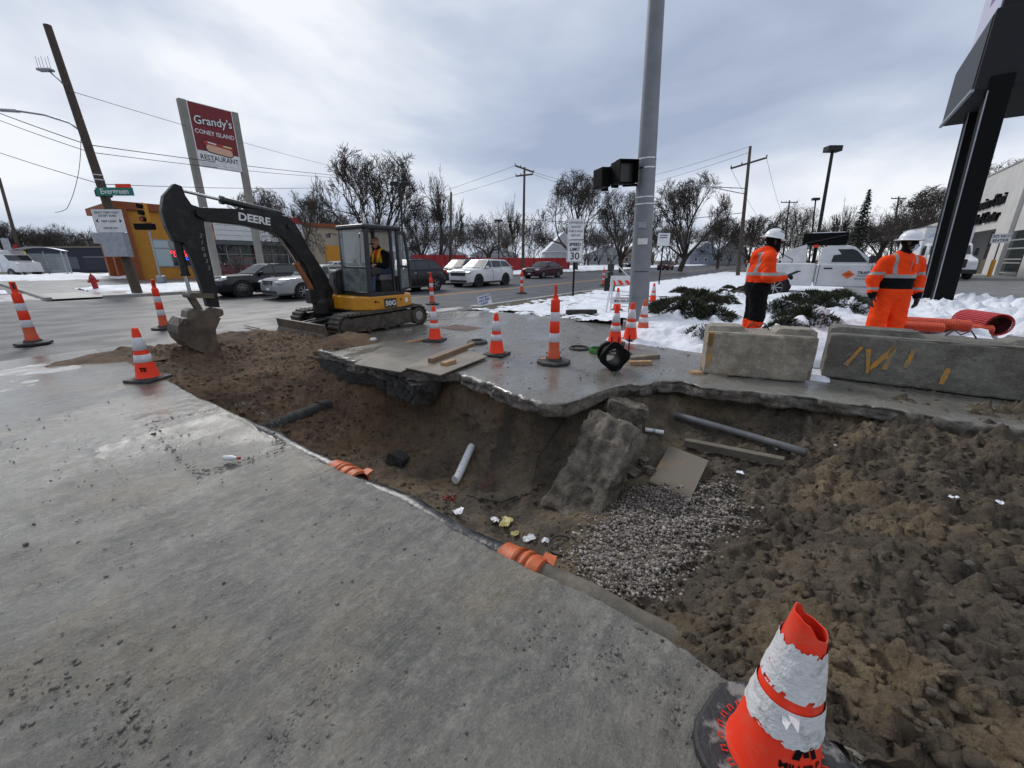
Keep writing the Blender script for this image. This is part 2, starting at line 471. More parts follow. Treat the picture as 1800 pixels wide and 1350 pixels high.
    bp2 = N.new('ShaderNodeBump'); bp2.inputs['Distance'].default_value = bumpd * 1.1
    L.new(dry.outputs[0], bp2.inputs['Strength'])
    L.new(noise(42, 8, None, .75).outputs[0], bp2.inputs['Height']); L.new(bp.outputs[0], bp2.inputs['Normal'])
    L.new(bp2.outputs[0], b.inputs['Normal'])
    MATS[name] = m; return m
M_near = pave_mat('muddy_concrete', (.10, .097, .086), (.215, .203, .172), (.225, .185, .122), .58, .13, wetdir=(2.0, 7.5), bumpd=.012, specka=.585, stretch=(1.6, 4.2, 1))
M_slab = pave_mat('wet_sidewalk_concrete', (.105, .1, .088), (.185, .175, .152), (.15, .125, .095), .4, .08, stretch=(3, 3, 1), bumpd=.004)
M_road = pave_mat('wet_asphalt', (.042, .043, .047), (.068, .069, .073), (.055, .053, .05), .62, .42, stretch=(.6, 6, 1), bumpd=.004, specka=.7)
M_lot = pave_mat('lot_asphalt', (.1, .1, .1), (.14, .138, .132), (.12, .11, .1), .6, .35, stretch=(1, 1, 1), bumpd=.004)
M_break = mat('broken_concrete', (.075, .064, .05), .9, col2=(.27, .24, .2), nscale=9, bump=3.5, bscale=15)
M_grass = mat('winter_grass', (.06, .055, .028), .95, col2=(.1, .085, .05), nscale=8, bump=1.2, bscale=30)

# ---- pit profile: height of the dug soil over (x, y)
PS = [  # y, [(x, z) ...] from the near pavement to under the far slab
 (-9.0, [(1.0, -.04), (1.6, .02), (2.1, .05), (2.8, .0), (3.5, -.03), (4.3, -.06), (4.9, -.05), (5.4, -.04), (5.9, -.06)]),
 (-3.0, [(1.1, -.04), (1.55, .04), (2.1, .12), (2.8, .05), (3.5, -.08), (4.3, -.15), (4.9, -.14), (5.35, -.06), (5.9, -.05)]),
 (-2.0, [(1.2, -.04), (1.55, .03), (2.1, .12), (2.8, .06), (3.5, -.10), (4.3, -.22), (4.9, -.24), (5.3, -.10), (5.9, -.04)]),
 (-1.2, [(1.25, -.04), (1.55, .02), (2.0, .06), (2.7, .02), (3.5, -.18), (4.3, -.33), (4.9, -.36), (5.25, -.18), (5.9, -.06)]),
 (-0.5, [(1.33, -.05), (1.55, -.03), (2.0, -.10), (2.6, -.20), (3.4, -.40), (4.2, -.50), (4.9, -.50), (5.35, -.30), (5.75, -.17)]),
 (-0.1, [(1.36, -.06), (1.5, -.16), (2.0, -.28), (2.6, -.42), (3.4, -.55), (4.2, -.58), (4.9, -.55), (5.45, -.38), (5.75, -.17)]),
 (0.3, [(1.38, -.1), (1.46, -.45), (2.0, -.62), (2.6, -.68), (3.4, -.66), (4.2, -.62), (4.9, -.56), (5.55, -.42), (5.7, -.17)]),
 (0.8, [(1.38, -.15), (1.42, -.72), (2.0, -.80), (2.6, -.80), (3.3, -.74), (4.1, -.66), (4.8, -.58), (5.5, -.42), (5.7, -.17)]),
 (1.3, [(1.38, -.15), (1.42, -.80), (2.0, -.85), (2.6, -.90), (3.3, -.88), (3.9, -.78), (4.5, -.62), (5.1, -.40), (5.35, -.17)]),
 (1.8, [(1.38, -.15), (1.42, -.84), (2.0, -.88), (2.6, -.98), (3.2, -1.05), (3.6, -1.0), (4.05, -.75), (4.6, -.42), (4.85, -.17)]),
 (2.3, [(1.38, -.15), (1.42, -.85), (2.0, -.88), (2.6, -1.02), (3.1, -1.15), (3.5, -1.10), (3.82, -.80), (3.98, -.45), (4.1, -.16)]),
 (3.2, [(1.38, -.15), (1.42, -.85), (2.0, -.90), (2.6, -1.05), (3.1, -1.20), (3.55, -1.15), (3.88, -.80), (4.0, -.45), (4.12, -.16)]),
 (4.2, [(1.38, -.15), (1.42, -.85), (2.0, -.92), (2.6, -1.08), (3.1, -1.22), (3.5, -1.12), (3.85, -.80), (4.02, -.45), (4.15, -.2)]),
 (5.0, [(1.38, -.15), (1.42, -.80), (2.0, -.90), (2.6, -1.05), (3.0, -1.12), (3.35, -1.05), (3.68, -.80), (3.85, -.45), (3.98, -.2)]),
 (5.6, [(1.38, -.12), (1.42, -.66), (2.0, -.74), (2.5, -.80), (2.9, -.80), (3.2, -.76), (3.5, -.60), (3.7, -.40), (3.92, -.2)]),
 (6.2, [(1.38, -.10), (1.44, -.44), (2.0, -.46), (2.5, -.46), (2.9, -.44), (3.2, -.42), (3.45, -.34), (3.65, -.25), (3.95, -.15)]),
 (6.8, [(1.38, -.06), (1.46, -.22), (2.0, -.24), (2.5, -.22), (2.9, -.19), (3.2, -.17), (3.5, -.12), (3.75, -.06), (4.1, .02)]),
 (7.5, [(1.33, -.04), (1.5, -.10), (2.0, -.14), (2.5, -.13), (2.9, -.1), (3.3, -.07), (3.7, .0), (4.1, .05), (4.6, .02)]),
 (8.3, [(1.3, -.04), (1.5, -.07), (2.0, -.14), (2.5, -.16), (3.0, -.12), (3.4, -.06), (3.8, .03), (4.2, .06), (4.7, -.02)]),
 (9.0, [(1.25, -.05), (1.45, .01), (2.0, .02), (2.5, .0), (3.0, .0), (3.4, .04), (3.8, .05), (4.2, .03), (4.7, -.04)]),
 (9.6, [(1.2, -.10), (1.4, .02), (2.0, .04), (2.5, .02), (3.0, .03), (3.4, .02), (3.8, .0), (4.2, -.04), (4.6, -.10)]),
 (10.4, [(1.2, -.18), (1.6, -.16), (2.0, -.16), (2.5, -.16), (3.0, -.16), (3.4, -.16), (3.8, -.16), (4.2, -.18), (4.6, -.2)]),
]
_py = np.array([p[0] for p in PS]); _px = np.array([[q[0] for q in p[1]] for p in PS]); _pz = np.array([[q[1] for q in p[1]] for p in PS])
def pit_profile(y):
    return (np.array([np.interp(y, _py, _px[:, k]) for k in range(9)]), np.array([np.interp(y, _py, _pz[:, k]) for k in range(9)]))
def pit_z(x, y):
    a, b = pit_profile(y); return float(np.interp(x, a, b))
def build_pit():
    ys = np.concatenate([np.arange(-9, -3, .12), np.arange(-3, 10.4, .021)])
    T = 230
    X = np.zeros((len(ys), T)); Z = np.zeros((len(ys), T))
    for i, y in enumerate(ys):
        a, b = pit_profile(y)
        a = np.append(a, a[-1] + .9); b = np.append(b, b[-1] - .03)
        s = np.concatenate([[0], np.cumsum(np.hypot(np.diff(a), np.diff(b)))])
        t = np.linspace(0, s[-1], T)
        X[i] = np.interp(t, s, a); Z[i] = np.interp(t, s, b)
    for _ in range(6):                      # soften the loft
        X[:, 1:-1] = (X[:, :-2] + 2 * X[:, 1:-1] + X[:, 2:]) / 4; Z[:, 1:-1] = (Z[:, :-2] + 2 * Z[:, 1:-1] + Z[:, 2:]) / 4
        X[1:-1] = (X[:-2] + 2 * X[1:-1] + X[2:]) / 4; Z[1:-1] = (Z[:-2] + 2 * Z[1:-1] + Z[2:]) / 4
    Y = np.repeat(ys[:, None], T, 1)
    U = X * .8 + np.cumsum(np.hypot(np.diff(X, axis=1, prepend=X[:, :1]), np.diff(Z, axis=1, prepend=Z[:, :1])), 1) * .6
    # steep far wall gets slab-like breaks, gentle soil gets clods
    gx = np.gradient(Z, axis=1) / (np.abs(np.gradient(X, axis=1)) + .004)
    steep = np.clip((np.abs(gx) - .8) / 2, 0, 1)
    big = fbm(U * 1.3, Y * 1.3, 3, 3); med = fbm(U * 5, Y * 5, 4, 5, .55); fine = fbm(U * 17, Y * 17, 3, 11, .6)
    ridge = 1 - np.abs(fbm(U * 3.2, Y * 3.2, 3, 21))
    fade = np.clip((Y + 9) / 1.0, 0, 1) * np.clip((10.3 - Y) / .4, 0, 1)
    rightside = np.clip((.6 - Y) / .8, 0, 1)
    d = .08 * big + (.05 + .03 * rightside) * med + (.02 + .02 * rightside) * fine
    clod = np.abs(fbm(U * 6, Y * 6, 3, 31)) * (.10 * rightside + .03) + np.abs(fbm(U * 15, Y * 15, 3, 33, .6)) * (.065 * rightside + .03) - .03 * rightside
    clod += np.maximum(0, fbm(U * 8, Y * 8, 2, 37) - .2) * (.13 * rightside + .03)
    Z2 = Z + fade * (1 - .6 * steep) * (d + clod)
    # bucket-tooth grooves where the machine has just scraped
    gr = np.exp(-((X - 2.9) / .7) ** 2 - ((Y - 8.2) / .75) ** 2)
    Z2 += gr * (-.04 + .026 * np.sin(X * 42 + 5 * fbm(X * 2, Y * 2, 2, 8)))
    X2 = X - steep * (.14 * big + .22 * (ridge - .75) + .07 * med + .03 * fine + .09 * (np.abs(fbm(U * 9, Y * 7, 3, 61)) - .2) + .05 * (np.abs(fbm(U * 22, Y * 18, 3, 63, .6)) - .2))
    edge = np.clip((X - 1.37) / .25, 0, 1)
    wy = np.clip((Y + .35) / .3, 0, 1)
    Z2 = Z2 + wy * (1 - edge) * (np.minimum(Z, -.05) - Z2)
    return X2, Y, Z2
m = bpy.data.materials.new('dug_soil'); m.use_nodes = True
nt = m.node_tree; N = nt.nodes; L = nt.links; b = N['Principled BSDF']
g = N.new('ShaderNodeNewGeometry'); sx = N.new('ShaderNodeSeparateXYZ'); L.new(g.outputs['Position'], sx.inputs[0])
def _n(scale, det=6, rough=.6):
    n = N.new('ShaderNodeTexNoise'); n.inputs['Scale'].default_value = scale; n.inputs['Detail'].default_value = det; n.inputs['Roughness'].default_value = rough
    L.new(g.outputs['Position'], n.inputs['Vector']); return n
def _mix(f, a, bb):
    x = N.new('ShaderNodeMix'); x.data_type = 'RGBA'; L.new(f, x.inputs[0])
    for s, i in ((a, 6), (bb, 7)):
        if isinstance(s, tuple): x.inputs[i].default_value = (*s, 1)
        else: L.new(s, x.inputs[i])
    return x.outputs[2]
def _ramp(src, p0, p1, hi=1.0):
    r = N.new('ShaderNodeMapRange'); r.inputs[1].default_value = p0; r.inputs[2].default_value = p1; r.inputs[4].default_value = hi; L.new(src, r.inputs[0]); return r.outputs[0]
ma = N.new('ShaderNodeMath'); ma.operation = 'MULTIPLY_ADD'; L.new(_n(.9, 4).outputs[0], ma.inputs[0]); ma.inputs[1].default_value = 3.0; L.new(sx.outputs[1], ma.inputs[2])
sand = _ramp(ma.outputs[0], 4.6, 6.8)                                   # the sandier fill lies towards the machine
c = _mix(_ramp(_n(2.2, 7).outputs[0], .4, .64), (.092, .073, .053), (.205, .16, .108))
c = _mix(_ramp(_n(.75, 7, .65).outputs[0], .52, .65, .85), c, (.31, .228, .13))
c2 = _mix(_ramp(_n(1.8, 6).outputs[0], .38, .66), (.1, .058, .031), (.225, .138, .073))
c = _mix(sand, c, c2)
c = _mix(_ramp(_n(13, 8, .8).outputs[0], .5, .66, .7), c, (.045, .037, .029))
c = _mix(_ramp(_n(30, 8, .8).outputs[0], .53, .66, .8), c, (.03, .026, .021))
c = _mix(_ramp(_n(48, 6, .8).outputs[0], .58, .7, .6), c, (.2, .165, .12))
L.new(c, b.inputs['Base Color']); b.inputs['Roughness'].default_value = .88
bp = N.new('ShaderNodeBump'); bp.inputs['Strength'].default_value = 1; bp.inputs['Distance'].default_value = .075
L.new(_n(17, 10, .75).outputs[0], bp.inputs['Height']); L.new(bp.outputs[0], b.inputs['Normal'])
M_soil = m
PX, PY, PZ = build_pit()
pit = gridmesh('excavation_soil', PX, PY, PZ, M_soil); tag(pit, kind='structure')
_pitpts = None
def pit_surface(x, y):
    i = np.clip(np.searchsorted(PY[:, 0], y), 0, len(PY) - 1)
    return float(np.interp(x, np.maximum.accumulate(PX[i]), PZ[i]))

# ---- near pavement: the road plate the picture is taken from, broken off along the pit
def build_near():
    xs = np.concatenate([np.arange(-9, -1.2, .14), np.arange(-1.2, 1.40, .015), np.linspace(1.40, 1.46, 5)])
    ys = np.concatenate([np.arange(-9, -2.2, .2), np.arange(-2.2, 3.4, .018), np.arange(3.4, 11.0, .045)])
    extra = [(.004, -.012), (.0, -.05), (-.02, -.11), (.012, -.17), (-.05, -.22)]
    X = np.repeat(np.concatenate([xs, [1.46] * len(extra)])[None], len(ys), 0); Y = np.repeat(ys[:, None], X.shape[1], 1)
    ed = .045 * fbm(ys * 1.1, ys * 0, 3, 2) + .018 * fbm(ys * 6, ys * 0, 3, 4) + .04 * np.clip((ys - 3) / 4, 0, 1)
    ed += -.10 * np.clip((.25 - ys) / .5, 0, 1) * np.clip((ys + 9) / 1, 0, 1)
    w = np.clip((X - .9) / .5, 0, 1)
    X = X + w * ed[:, None]
    dryf = np.clip((7.0 - Y) / 4.5, .15, 1)
    xr, yr = X + .22 * Y, Y - .22 * X
    z = dryf * (.007 * fbm(xr * 2.2, yr * 11, 4, 6, .62) + .005 * np.abs(fbm(xr * 7, yr * 17, 3, 9, .6)) + .0035 * fbm(X * 22, Y * 22, 2, 16, .6)) + .008 * fbm(X * .8, Y * .8, 2, 3)
    # raised mud ridges dragged across the plate
    rd = np.abs(fbm(X * 1.0 + .6 * Y, Y * 2.4, 3, 14)); z += .011 * np.clip(1 - rd / .04, 0, 1) * dryf
    # shallow utility-cut patch by the edge
    px, py = (X - .95) / .5, (Y - 3.75) / .95
    rr = np.maximum(np.abs(px), np.abs(py)) + .12 * fbm(X * 4, Y * 4, 3, 19)
    z += -.012 * (rr < 1) + .012 * np.exp(-((rr - 1.02) / .06) ** 2) * (.5 + fbm(X * 14, Y * 14, 2, 6))
    z -= .1 * np.clip((Y - 8.2) / 2.6, 0, 1)
    n0 = len(xs)
    for k, (dx, dz) in enumerate(extra):
        X[:, n0 + k] = X[:, n0 - 1] + dx + .02 * fbm(ys * 9, ys * 0 + k, 3, 30 + k)
        z[:, n0 + k] = z[:, n0 - 1] + dz
    mi = np.zeros(X.shape, int); mi[:, n0 - 1:] = 1
    o = gridmesh('pavement', X, Y, z, [M_near, M_break], matidx=mi); tag(o, kind='structure'); return o
build_near()

# ---- far slab: wet sidewalk and apron, its broken edge hanging over the pit
EDGE = [(-9.5, 5.72), (-2.4, 5.72), (-1.95, 5.70), (-1.55, 5.60), (-.95, 5.55), (-.67, 5.56), (-.15, 5.54), (.42, 5.39), (.8, 5.30), (1.08, 5.33), (1.36, 5.22), (1.44, 5.05),
        (1.5, 4.93), (1.62, 4.95), (1.75, 4.72), (1.84, 4.40), (1.90, 4.0), (1.97, 3.76), (2.1, 3.69), (2.24, 3.69), (2.69, 3.76), (3.25, 3.87), (3.6, 3.98), (3.8, 4.05),
        (4.1, 3.86), (4.41, 3.72), (4.9, 3.62), (5.53, 3.56), (6.2, 3.58), (6.9, 3.66), (7.2, 3.9), (7.6, 4.2), (9.4, 4.3)]
_ey = np.array([e[0] for e in EDGE]); _ex = np.array([e[1] for e in EDGE])
def slab_edge(y): return np.interp(y, _ey, _ex)
def build_slab():
    ys = np.concatenate([np.arange(-9.5, -2.4, .15), np.arange(-2.4, 7.3, .02), np.arange(7.3, 9.45, .1)])
    ed = slab_edge(ys) + .03 * fbm(ys * 4, ys * 0, 4, 12) + .012 * fbm(ys * 17, ys * 0, 2, 13)
    t = np.concatenate([[0, .012, .03, .06, .1], np.linspace(.16, 1, 60) ** 1.0])
    n_under = [(.30, -.185), (.12, -.19), (.02, -.175), (-.02, -.14), (.012, -.1), (-.015, -.06), (.0, -.02)]
    FAR = 10.0
    cols = len(n_under) + len(t)
    X = np.zeros((len(ys), cols)); Z = np.zeros_like(X); mi = np.zeros(X.shape, int)
    def jag(k, sp, amp):
        r_ = np.random.RandomState(400 + k); g = np.arange(-10, 10, sp) + sp * .7 * r_.rand(len(np.arange(-10, 10, sp))); return amp * np.interp(ys, np.sort(g), r_.randn(len(g)))
    ed = ed + jag(0, .16, .022) + jag(1, .06, .01)
    thick = 1 + .25 * fbm(ys * 1.7, ys * 0, 2, 17)
    for k, (dx, dz) in enumerate(n_under):
        X[:, k] = ed + dx + .012 * fbm(ys * 6, ys * 0 + k * .9, 4, 40, .65) + jag(10 + k, .11, .018) + jag(20 + k // 2, .22, .02); Z[:, k] = dz * thick + jag(30 + k, .12, .012); mi[:, k] = 1
    for k, tt in enumerate(t):
        X[:, len(n_under) + k] = ed + (FAR - ed) * tt
    Y = np.repeat(ys[:, None], cols, 1)
    a = len(n_under)
    e2 = (X[:, a:] - ed[:, None])
    Z[:, a:] = -.012 * np.exp(-e2 / .02) + .004 * fbm(X[:, a:] * 1.2, Y[:, a:] * 1.2, 3, 5) + .002 * fbm(X[:, a:] * 7, Y[:, a:] * 7, 2, 7)
    # the right-hand sidewalk plate sits slightly proud and tilts
    right = Y[:, a:] < 1.42
    Z[:, a:] += np.where(right & (X[:, a:] < 6.05), .03, 0)
    Z[:, :a] += np.where(ys < 1.42, .03, 0)[:, None]
    Z -= .1 * np.clip((Y - 8.0) / 1.4, 0, 1)
    for j in (3.05, 5.2):                          # joints across the apron
        Z[:, a:] -= .006 * np.exp(-((Y[:, a:] - j) / .02) ** 2)
    o = gridmesh('sidewalk', X, Y, Z, [M_slab, M_break], matidx=mi); tag(o, kind='structure')
build_slab()

# ---- sheets to the horizon
def sheet(name, poly, z, material, kind='structure', th=0):
    mb = MB()
    if th: mb.prism(poly, z - th, z, 'xy')
    else: mb.add([(x, y, z) for x, y in poly], [tuple(range(len(poly)))])
    return tag(mb.build(name, material, fix=bool(th)), kind=kind)
mb = MB()      # ground ring round the dug hole
a, b, c_, d_ = 1.1, 6.5, -8.5, 9.2
O = 900
v = [(a, c_, -.13), (b, c_, -.13), (b, d_, -.13), (a, d_, -.13), (-O, -O, -.13), (O, -O, -.13), (O, O, -.13), (-O, O, -.13)]
mb.add(v, [(4, 5, 1, 0), (5, 6, 2, 1), (6, 7, 3, 2), (7, 4, 0, 3)])
tag(mb.build('ground', M_grass, fix=False), kind='structure')
NC, FC = 9.3, 25.5                   # near and far kerb lines of the main road
sheet('main_road', [(-200, NC), (700, NC), (700, FC), (-200, FC)], -.105, M_road)
sheet('side_street', [(-14, FC - .02), (2.5, FC - .02), (2.5, 220), (-14, 220)], -.109, M_road)
sheet('side_street_near', [(-14, -60), (-9, -60), (-9, 9.31), (-14, 9.31)], -.115, M_road)
M_line = mat('yellow_road_paint', (.55, .27, .04), .5, col2=(.4, .2, .05), nscale=8)
M_wline = mat('white_road_paint', (.55, .55, .53), .5, col2=(.3, .3, .3), nscale=8)
yl = sheet('yellow_line', [(12.0, 14.38), (500, 14.38), (500, 14.52), (12.0, 14.52)], -.100, M_line); yl['kind'] = 'structure'
sheet('yellow_line_far', [(14.0, 14.68), (500, 14.68), (500, 14.8), (14.0, 14.8)], -.100, M_line)
for x0 in (7.6,):
    sheet('white_lane_dash', [(x0, 14.9), (x0 + 1.7, 14.9), (x0 + 1.7, 15.0), (x0, 15.0)], -.100, M_wline)
sheet('white_stop_line', [(11.5, 21.6), (14.5, 21.6), (14.5, 21.75), (11.5, 21.75)], -.100, M_wline)
# kerbs
M_kerb = mat('kerb_concrete', (.24, .23, .21), .7, col2=(.34, .33, .3), nscale=4, bump=.4, bscale=30)
for (nm, x0, x1, y0, y1) in (('kerb', 10.6, 300, NC - .25, NC - .02), ('kerb', 4.2, 300, FC + .02, FC + .2), ('kerb', 2.5, 2.72, FC + .6, 75)):
    mb = MB(); mb.box(((x0 + x1) / 2, (y0 + y1) / 2, -.05), (x1 - x0, y1 - y0, .16)); tag(mb.build(nm, M_kerb, bevel=.02), kind='structure')
# far-side pavement and restaurant lot
M_farwalk = mat('far_walk_concrete', (.22, .2, .18), .5, col2=(.32, .3, .27), nscale=.6, rough2=.25, rscale=.5)
sheet('far_sidewalk', [(2.7, FC + .2), (300, FC + .2), (300, FC + 5), (2.7, FC + 5)], -.03, M_farwalk)
sheet('restaurant_lot', [(2.7, FC + 5), (70, FC + 5), (70, 75), (2.7, 75)], -.05, M_lot)
sheet('far_corner_lot', [(-120, FC + .2), (-14.2, FC + .2), (-14.2, 110), (-120, 110)], -.12, M_lot)
# right-hand lot: rises a little behind the planting bed
mb = MB()
mb.add([(13, -60, .12), (17, -60, .28), (160, -60, .38), (160, 1.6, .38), (17, 1.6, .28), (13, 1.6, .12)], [(0, 1, 4, 5), (1, 2, 3, 4)])
tag(mb.build('parking_lot', M_lot, fix=False), kind='structure')

# ---- snow: uneven blankets whose ragged rim is where the height falls through the ground
def snow(name, x0, x1, y0, y1, step, th, material=M_snow, base=0.0, cover=.0, seed=1, scale=1.2, shape=None, kind='stuff', label=None, rough=.5, lump=0.0, inside=None):
    xs = np.arange(x0, x1 + step, step); ys = np.arange(y0, y1 + step, step)
    X, Y = np.meshgrid(xs, ys, indexing='ij')
    ex = np.minimum(np.minimum(X - x0, x1 - X), np.minimum(Y - y0, y1 - Y)) / (.25 * min(x1 - x0, y1 - y0))
    ex = np.clip(ex, 0, 1)
    n = fbm(X * scale, Y * scale, 5, seed, .55)
    h = th * (n * 1.3 + cover + ex * 1.2 - .6)
    if inside is not None: h = np.where(inside(X, Y), h, -1)
    h = np.minimum(h, th * 1.3) + lump * np.maximum(0, fbm(X * scale * 2.5, Y * scale * 2.5, 3, seed + 5))
    bz = base(X, Y) if callable(base) else base
    ok = h > 0
    o = gridmesh(name, X, Y, bz + np.maximum(h, -.015), material, mask=ok)
    tag(o, label, None, None, kind); return o
# ------------------------------------------------------------------ traffic cones and channelizer posts
def cone_parts(t, h=.71, r0=.13, r1=.032, bands=((.26, .36), (.42, .585)), cap=True, base=.185, dirty=False, seed=0):
    rad = lambda z: r0 + (r1 - r0) * (z - .03) / (h - .03)
    mb = MB(); mb.box((0, 0, .02), (base * 2, base * 2, .04)); mb.lathe([(r0 + .035, .04), (r0 + .03, .05), (r0 + .01, .055)], 20)
    mb.build('base', M_blackdull, t, bevel=.014)
    mb = MB(); mb.lathe([(r0 + .012, .035), (r0 + .006, .055), (rad(.07), .07), (rad(h * .5), h * .5), (rad(h - .03), h - .03), (r1 * .92, h - .006), (r1 * .6, h), (r1 * .55, h - .02)], 28)
    mb.build('cone_body', M_orangeold if dirty else M_orange, t, smooth=True)
    for (a, b) in bands:
        mb = MB(); mb.lathe([(rad(a) + .0005, a - .001), (rad(a) + .0035, a), (rad(b) + .0035, b), (rad(b) + .0005, b + .001)], 28)
        mb.build('reflective_band', M_reflect, t, smooth=True)
CONEG = 'orange traffic cones round the excavation'
def cone(px, py, label, rz=.4, tilt=None, s=1.0, **k):
    p = G(px, py); t = thing('traffic_cone', label, 'traffic cone', p, rz, CONEG)
    cone_parts(t, **k); t.scale = (s, s, s)
    if tilt: t.rotation_euler = (tilt[0], tilt[1], rz)
    return t
c1 = cone(262, 668, 'orange traffic cone on the near pavement, left of the brown soil below the bucket', rz=.5)
text('lettering', 'TE', .07, M_black, c1, frame((-.104, -.075, .17), (.35, -.95, 0), (.1, .1, 1)), bold=.003)
c2 = cone(765, 599, 'orange traffic cone with peeling bands right behind the excavator track', h=.69, dirty=False)
cone(873, 624, 'orange traffic cone beside the black rubber ring and plywood sheets', rz=.2)
c3 = cone(1080, 606, 'orange traffic cone with a stub crosspiece on top, left of three by the pole', rz=.3, s=1.03)
mb = MB(); mb.box((0, 0, .72), (.16, .035, .055)); mb.box((0, 0, .69), (.05, .03, .05)); mb.build('crosspiece', M_orange, c3, bevel=.008)
cone(1107, 599, 'middle one of three orange traffic cones in front of the grey pole', rz=.1, s=1.07)
cone(1129, 588, 'faded orange traffic cone with black base, right of three by the grey pole', rz=.2, dirty=True, s=1.05)
cone(1147, 531, 'orange traffic cone in the snow behind the dark shrubs, right of the grey pole', rz=.1)
ce = cone(1785, 575, 'red-orange traffic cone cut by the right picture edge, in front of the snow bank', rz=.1, s=1.2)
ce.location = (9.2, -2.95, .04)

# big torn cone close to the lens
def near_cone():
    p = G(1424, 1082, .60)
    t = thing('traffic_cone', 'large torn orange traffic cone with cut open top, close in the foreground', 'traffic cone', (p.x, p.y, 0), .55, CONEG)
    h = .76; r0, r1 = .155, .042
    rad = lambda z: r0 + (r1 - r0) * (z - .03) / (h - .03)
    mo = bpy.data.materials.new('scuffed_orange'); mo.use_nodes = True
    N = mo.node_tree.nodes; L = mo.node_tree.links; b = N['Principled BSDF']; tcn = N.new('ShaderNodeTexCoord')
    n = N.new('ShaderNodeTexNoise'); n.inputs['Scale'].default_value = 5; n.inputs['Detail'].default_value = 9; n.inputs['Roughness'].default_value = .7
    n.inputs['Distortion'].default_value = 1.2
    L.new(tcn.outputs['Object'], n.inputs['Vector'])
    r = N.new('ShaderNodeValToRGB'); r.color_ramp.elements[0].position = .5; r.color_ramp.elements[0].color = (.87, .04, .01, 1)
    r.color_ramp.elements[1].position = .78; r.color_ramp.elements[1].color = (.5, .16, .11, 1)
    L.new(n.outputs[0], r.inputs[0]); L.new(r.outputs[0], b.inputs['Base Color']); b.inputs['Roughness'].default_value = .5
    n3 = 64
    mb = MB(); prof = [(r0 + .004, .045), (rad(.08), .08), (rad(.3), .3), (rad(.5), .5), (rad(.62), .62)]
    mb.lathe(prof, n3)
    k = len(mb.v)      # ragged cut top: highest at the back, notched at the front
    for zz, inn in ((1, 0), (1, 1), (0, 1)):
        for i in range(n3):
            a = 2 * math.pi * i / n3
            top = .70 + .045 * math.cos(a - 1.2) + .007 * math.sin(3 * a) + .003 * math.sin(7 * a + 1)
            z = top if zz else .5
            q = rad(z) * (1 - .12 * math.cos(2 * a)) - (.004 if inn else 0)
            mb.v.append((q * math.cos(a), q * math.sin(a), z))
    ring0 = (len(prof) - 1) * n3
    for rr in ((ring0, k), (k, k + n3), (k + n3, k + 2 * n3)):
        for i in range(n3): mb.f.append((rr[0] + i, rr[0] + (i + 1) % n3, rr[1] + (i + 1) % n3, rr[1] + i)); mb.m.append(0)
    mb.build('cone_body', mo, t, smooth=True, auto=50, fix=False)
    # torn reflective sleeves: ragged edges and missing flakes
    ms = mat('torn_reflective_sleeve', (.66, .66, .66), .5, col2=(.3, .28, .25), nscale=13, bump=.5, bscale=22, contrast=(.56, .74))
    for (z0, z1, sd) in ((.265, .395, 3), (.435, .625, 8)):
        A = np.linspace(0, 2 * math.pi, 421); Zs = np.linspace(0, 1, 90)
        AA, ZZ = np.meshgrid(A, Zs, indexing='ij')
        lo = z0 + .016 * fbm(np.cos(A) * 4 + 5, np.sin(A) * 4 + 5, 3, sd); hi = z1 + .02 * fbm(np.cos(A) * 5 + 5, np.sin(A) * 5 + 5, 3, sd + 1)
        if sd == 3: hi = hi * 0 + z1
        else: lo = lo * 0 + z0
        z = lo[:, None] + (hi - lo)[:, None] * ZZ
        q = rad(z) * 1.0 + .005 + .0022 * fbm(np.cos(AA) * 3 + 9, z * 26, 3, sd + 2) + .002 * np.abs(fbm(np.cos(AA) * 5 + np.sin(AA) * 4, z * 40, 3, sd + 7))
        hole = fbm(np.cos(AA) * 3.1 + 3, np.sin(AA) * 3.1 + z * 20, 6, sd + 5, .62) < .27 + .4 * (np.abs(ZZ - .5) < .4)
        gridmesh('reflective_sleeve', q * np.cos(AA), q * np.sin(AA), z, ms, mask=hole, parent=t)
    mb = MB()          # loose flaps of sleeve
    for (a, z, l, w, dz) in ((2.75, .385, .07, .035, .018), (2.6, .37, .04, .03, -.01), (5.35, .37, .05, .03, -.05), (5.25, .56, .035, .02, .01), (5.5, .40, .03, .02, .01)):
        d = Vector((math.cos(a), math.sin(a), 0)); u = Vector((-d.y, d.x, 0)); c = d * (rad(z) + .003) + Vector((0, 0, z))
        e = c + d * l + Vector((0, 0, dz))
        mb = MB(); mb.add([c - u * w * .5, c + u * w * .5, c + d * l * .6 + u * w * .2 + Vector((0, 0, dz * .3)), e, c + d * l * .5 - u * w * .45 + Vector((0, 0, dz * .8))], [(0, 1, 2, 3, 4)])
        mb.build('loose_flap', ms, t)
    mb = MB()          # moulded rubber base: rounded octagon with a ribbed collar
    pl = [(.27 * math.cos(a) * (1 + .06 * math.cos(4 * a)), .27 * math.sin(a) * (1 + .06 * math.cos(4 * a))) for a in [2 * math.pi * i / 32 for i in range(32)]]
    mb.prism(pl, 0, .045, 'xy')
    mbase = mat('muddy_rubber', (.022, .022, .024), .55, col2=(.2, .19, .175), nscale=7, bump=.5, bscale=30, contrast=(.55, .62))
    mb.build('base', mbase, t, bevel=.016)
    mb = MB()
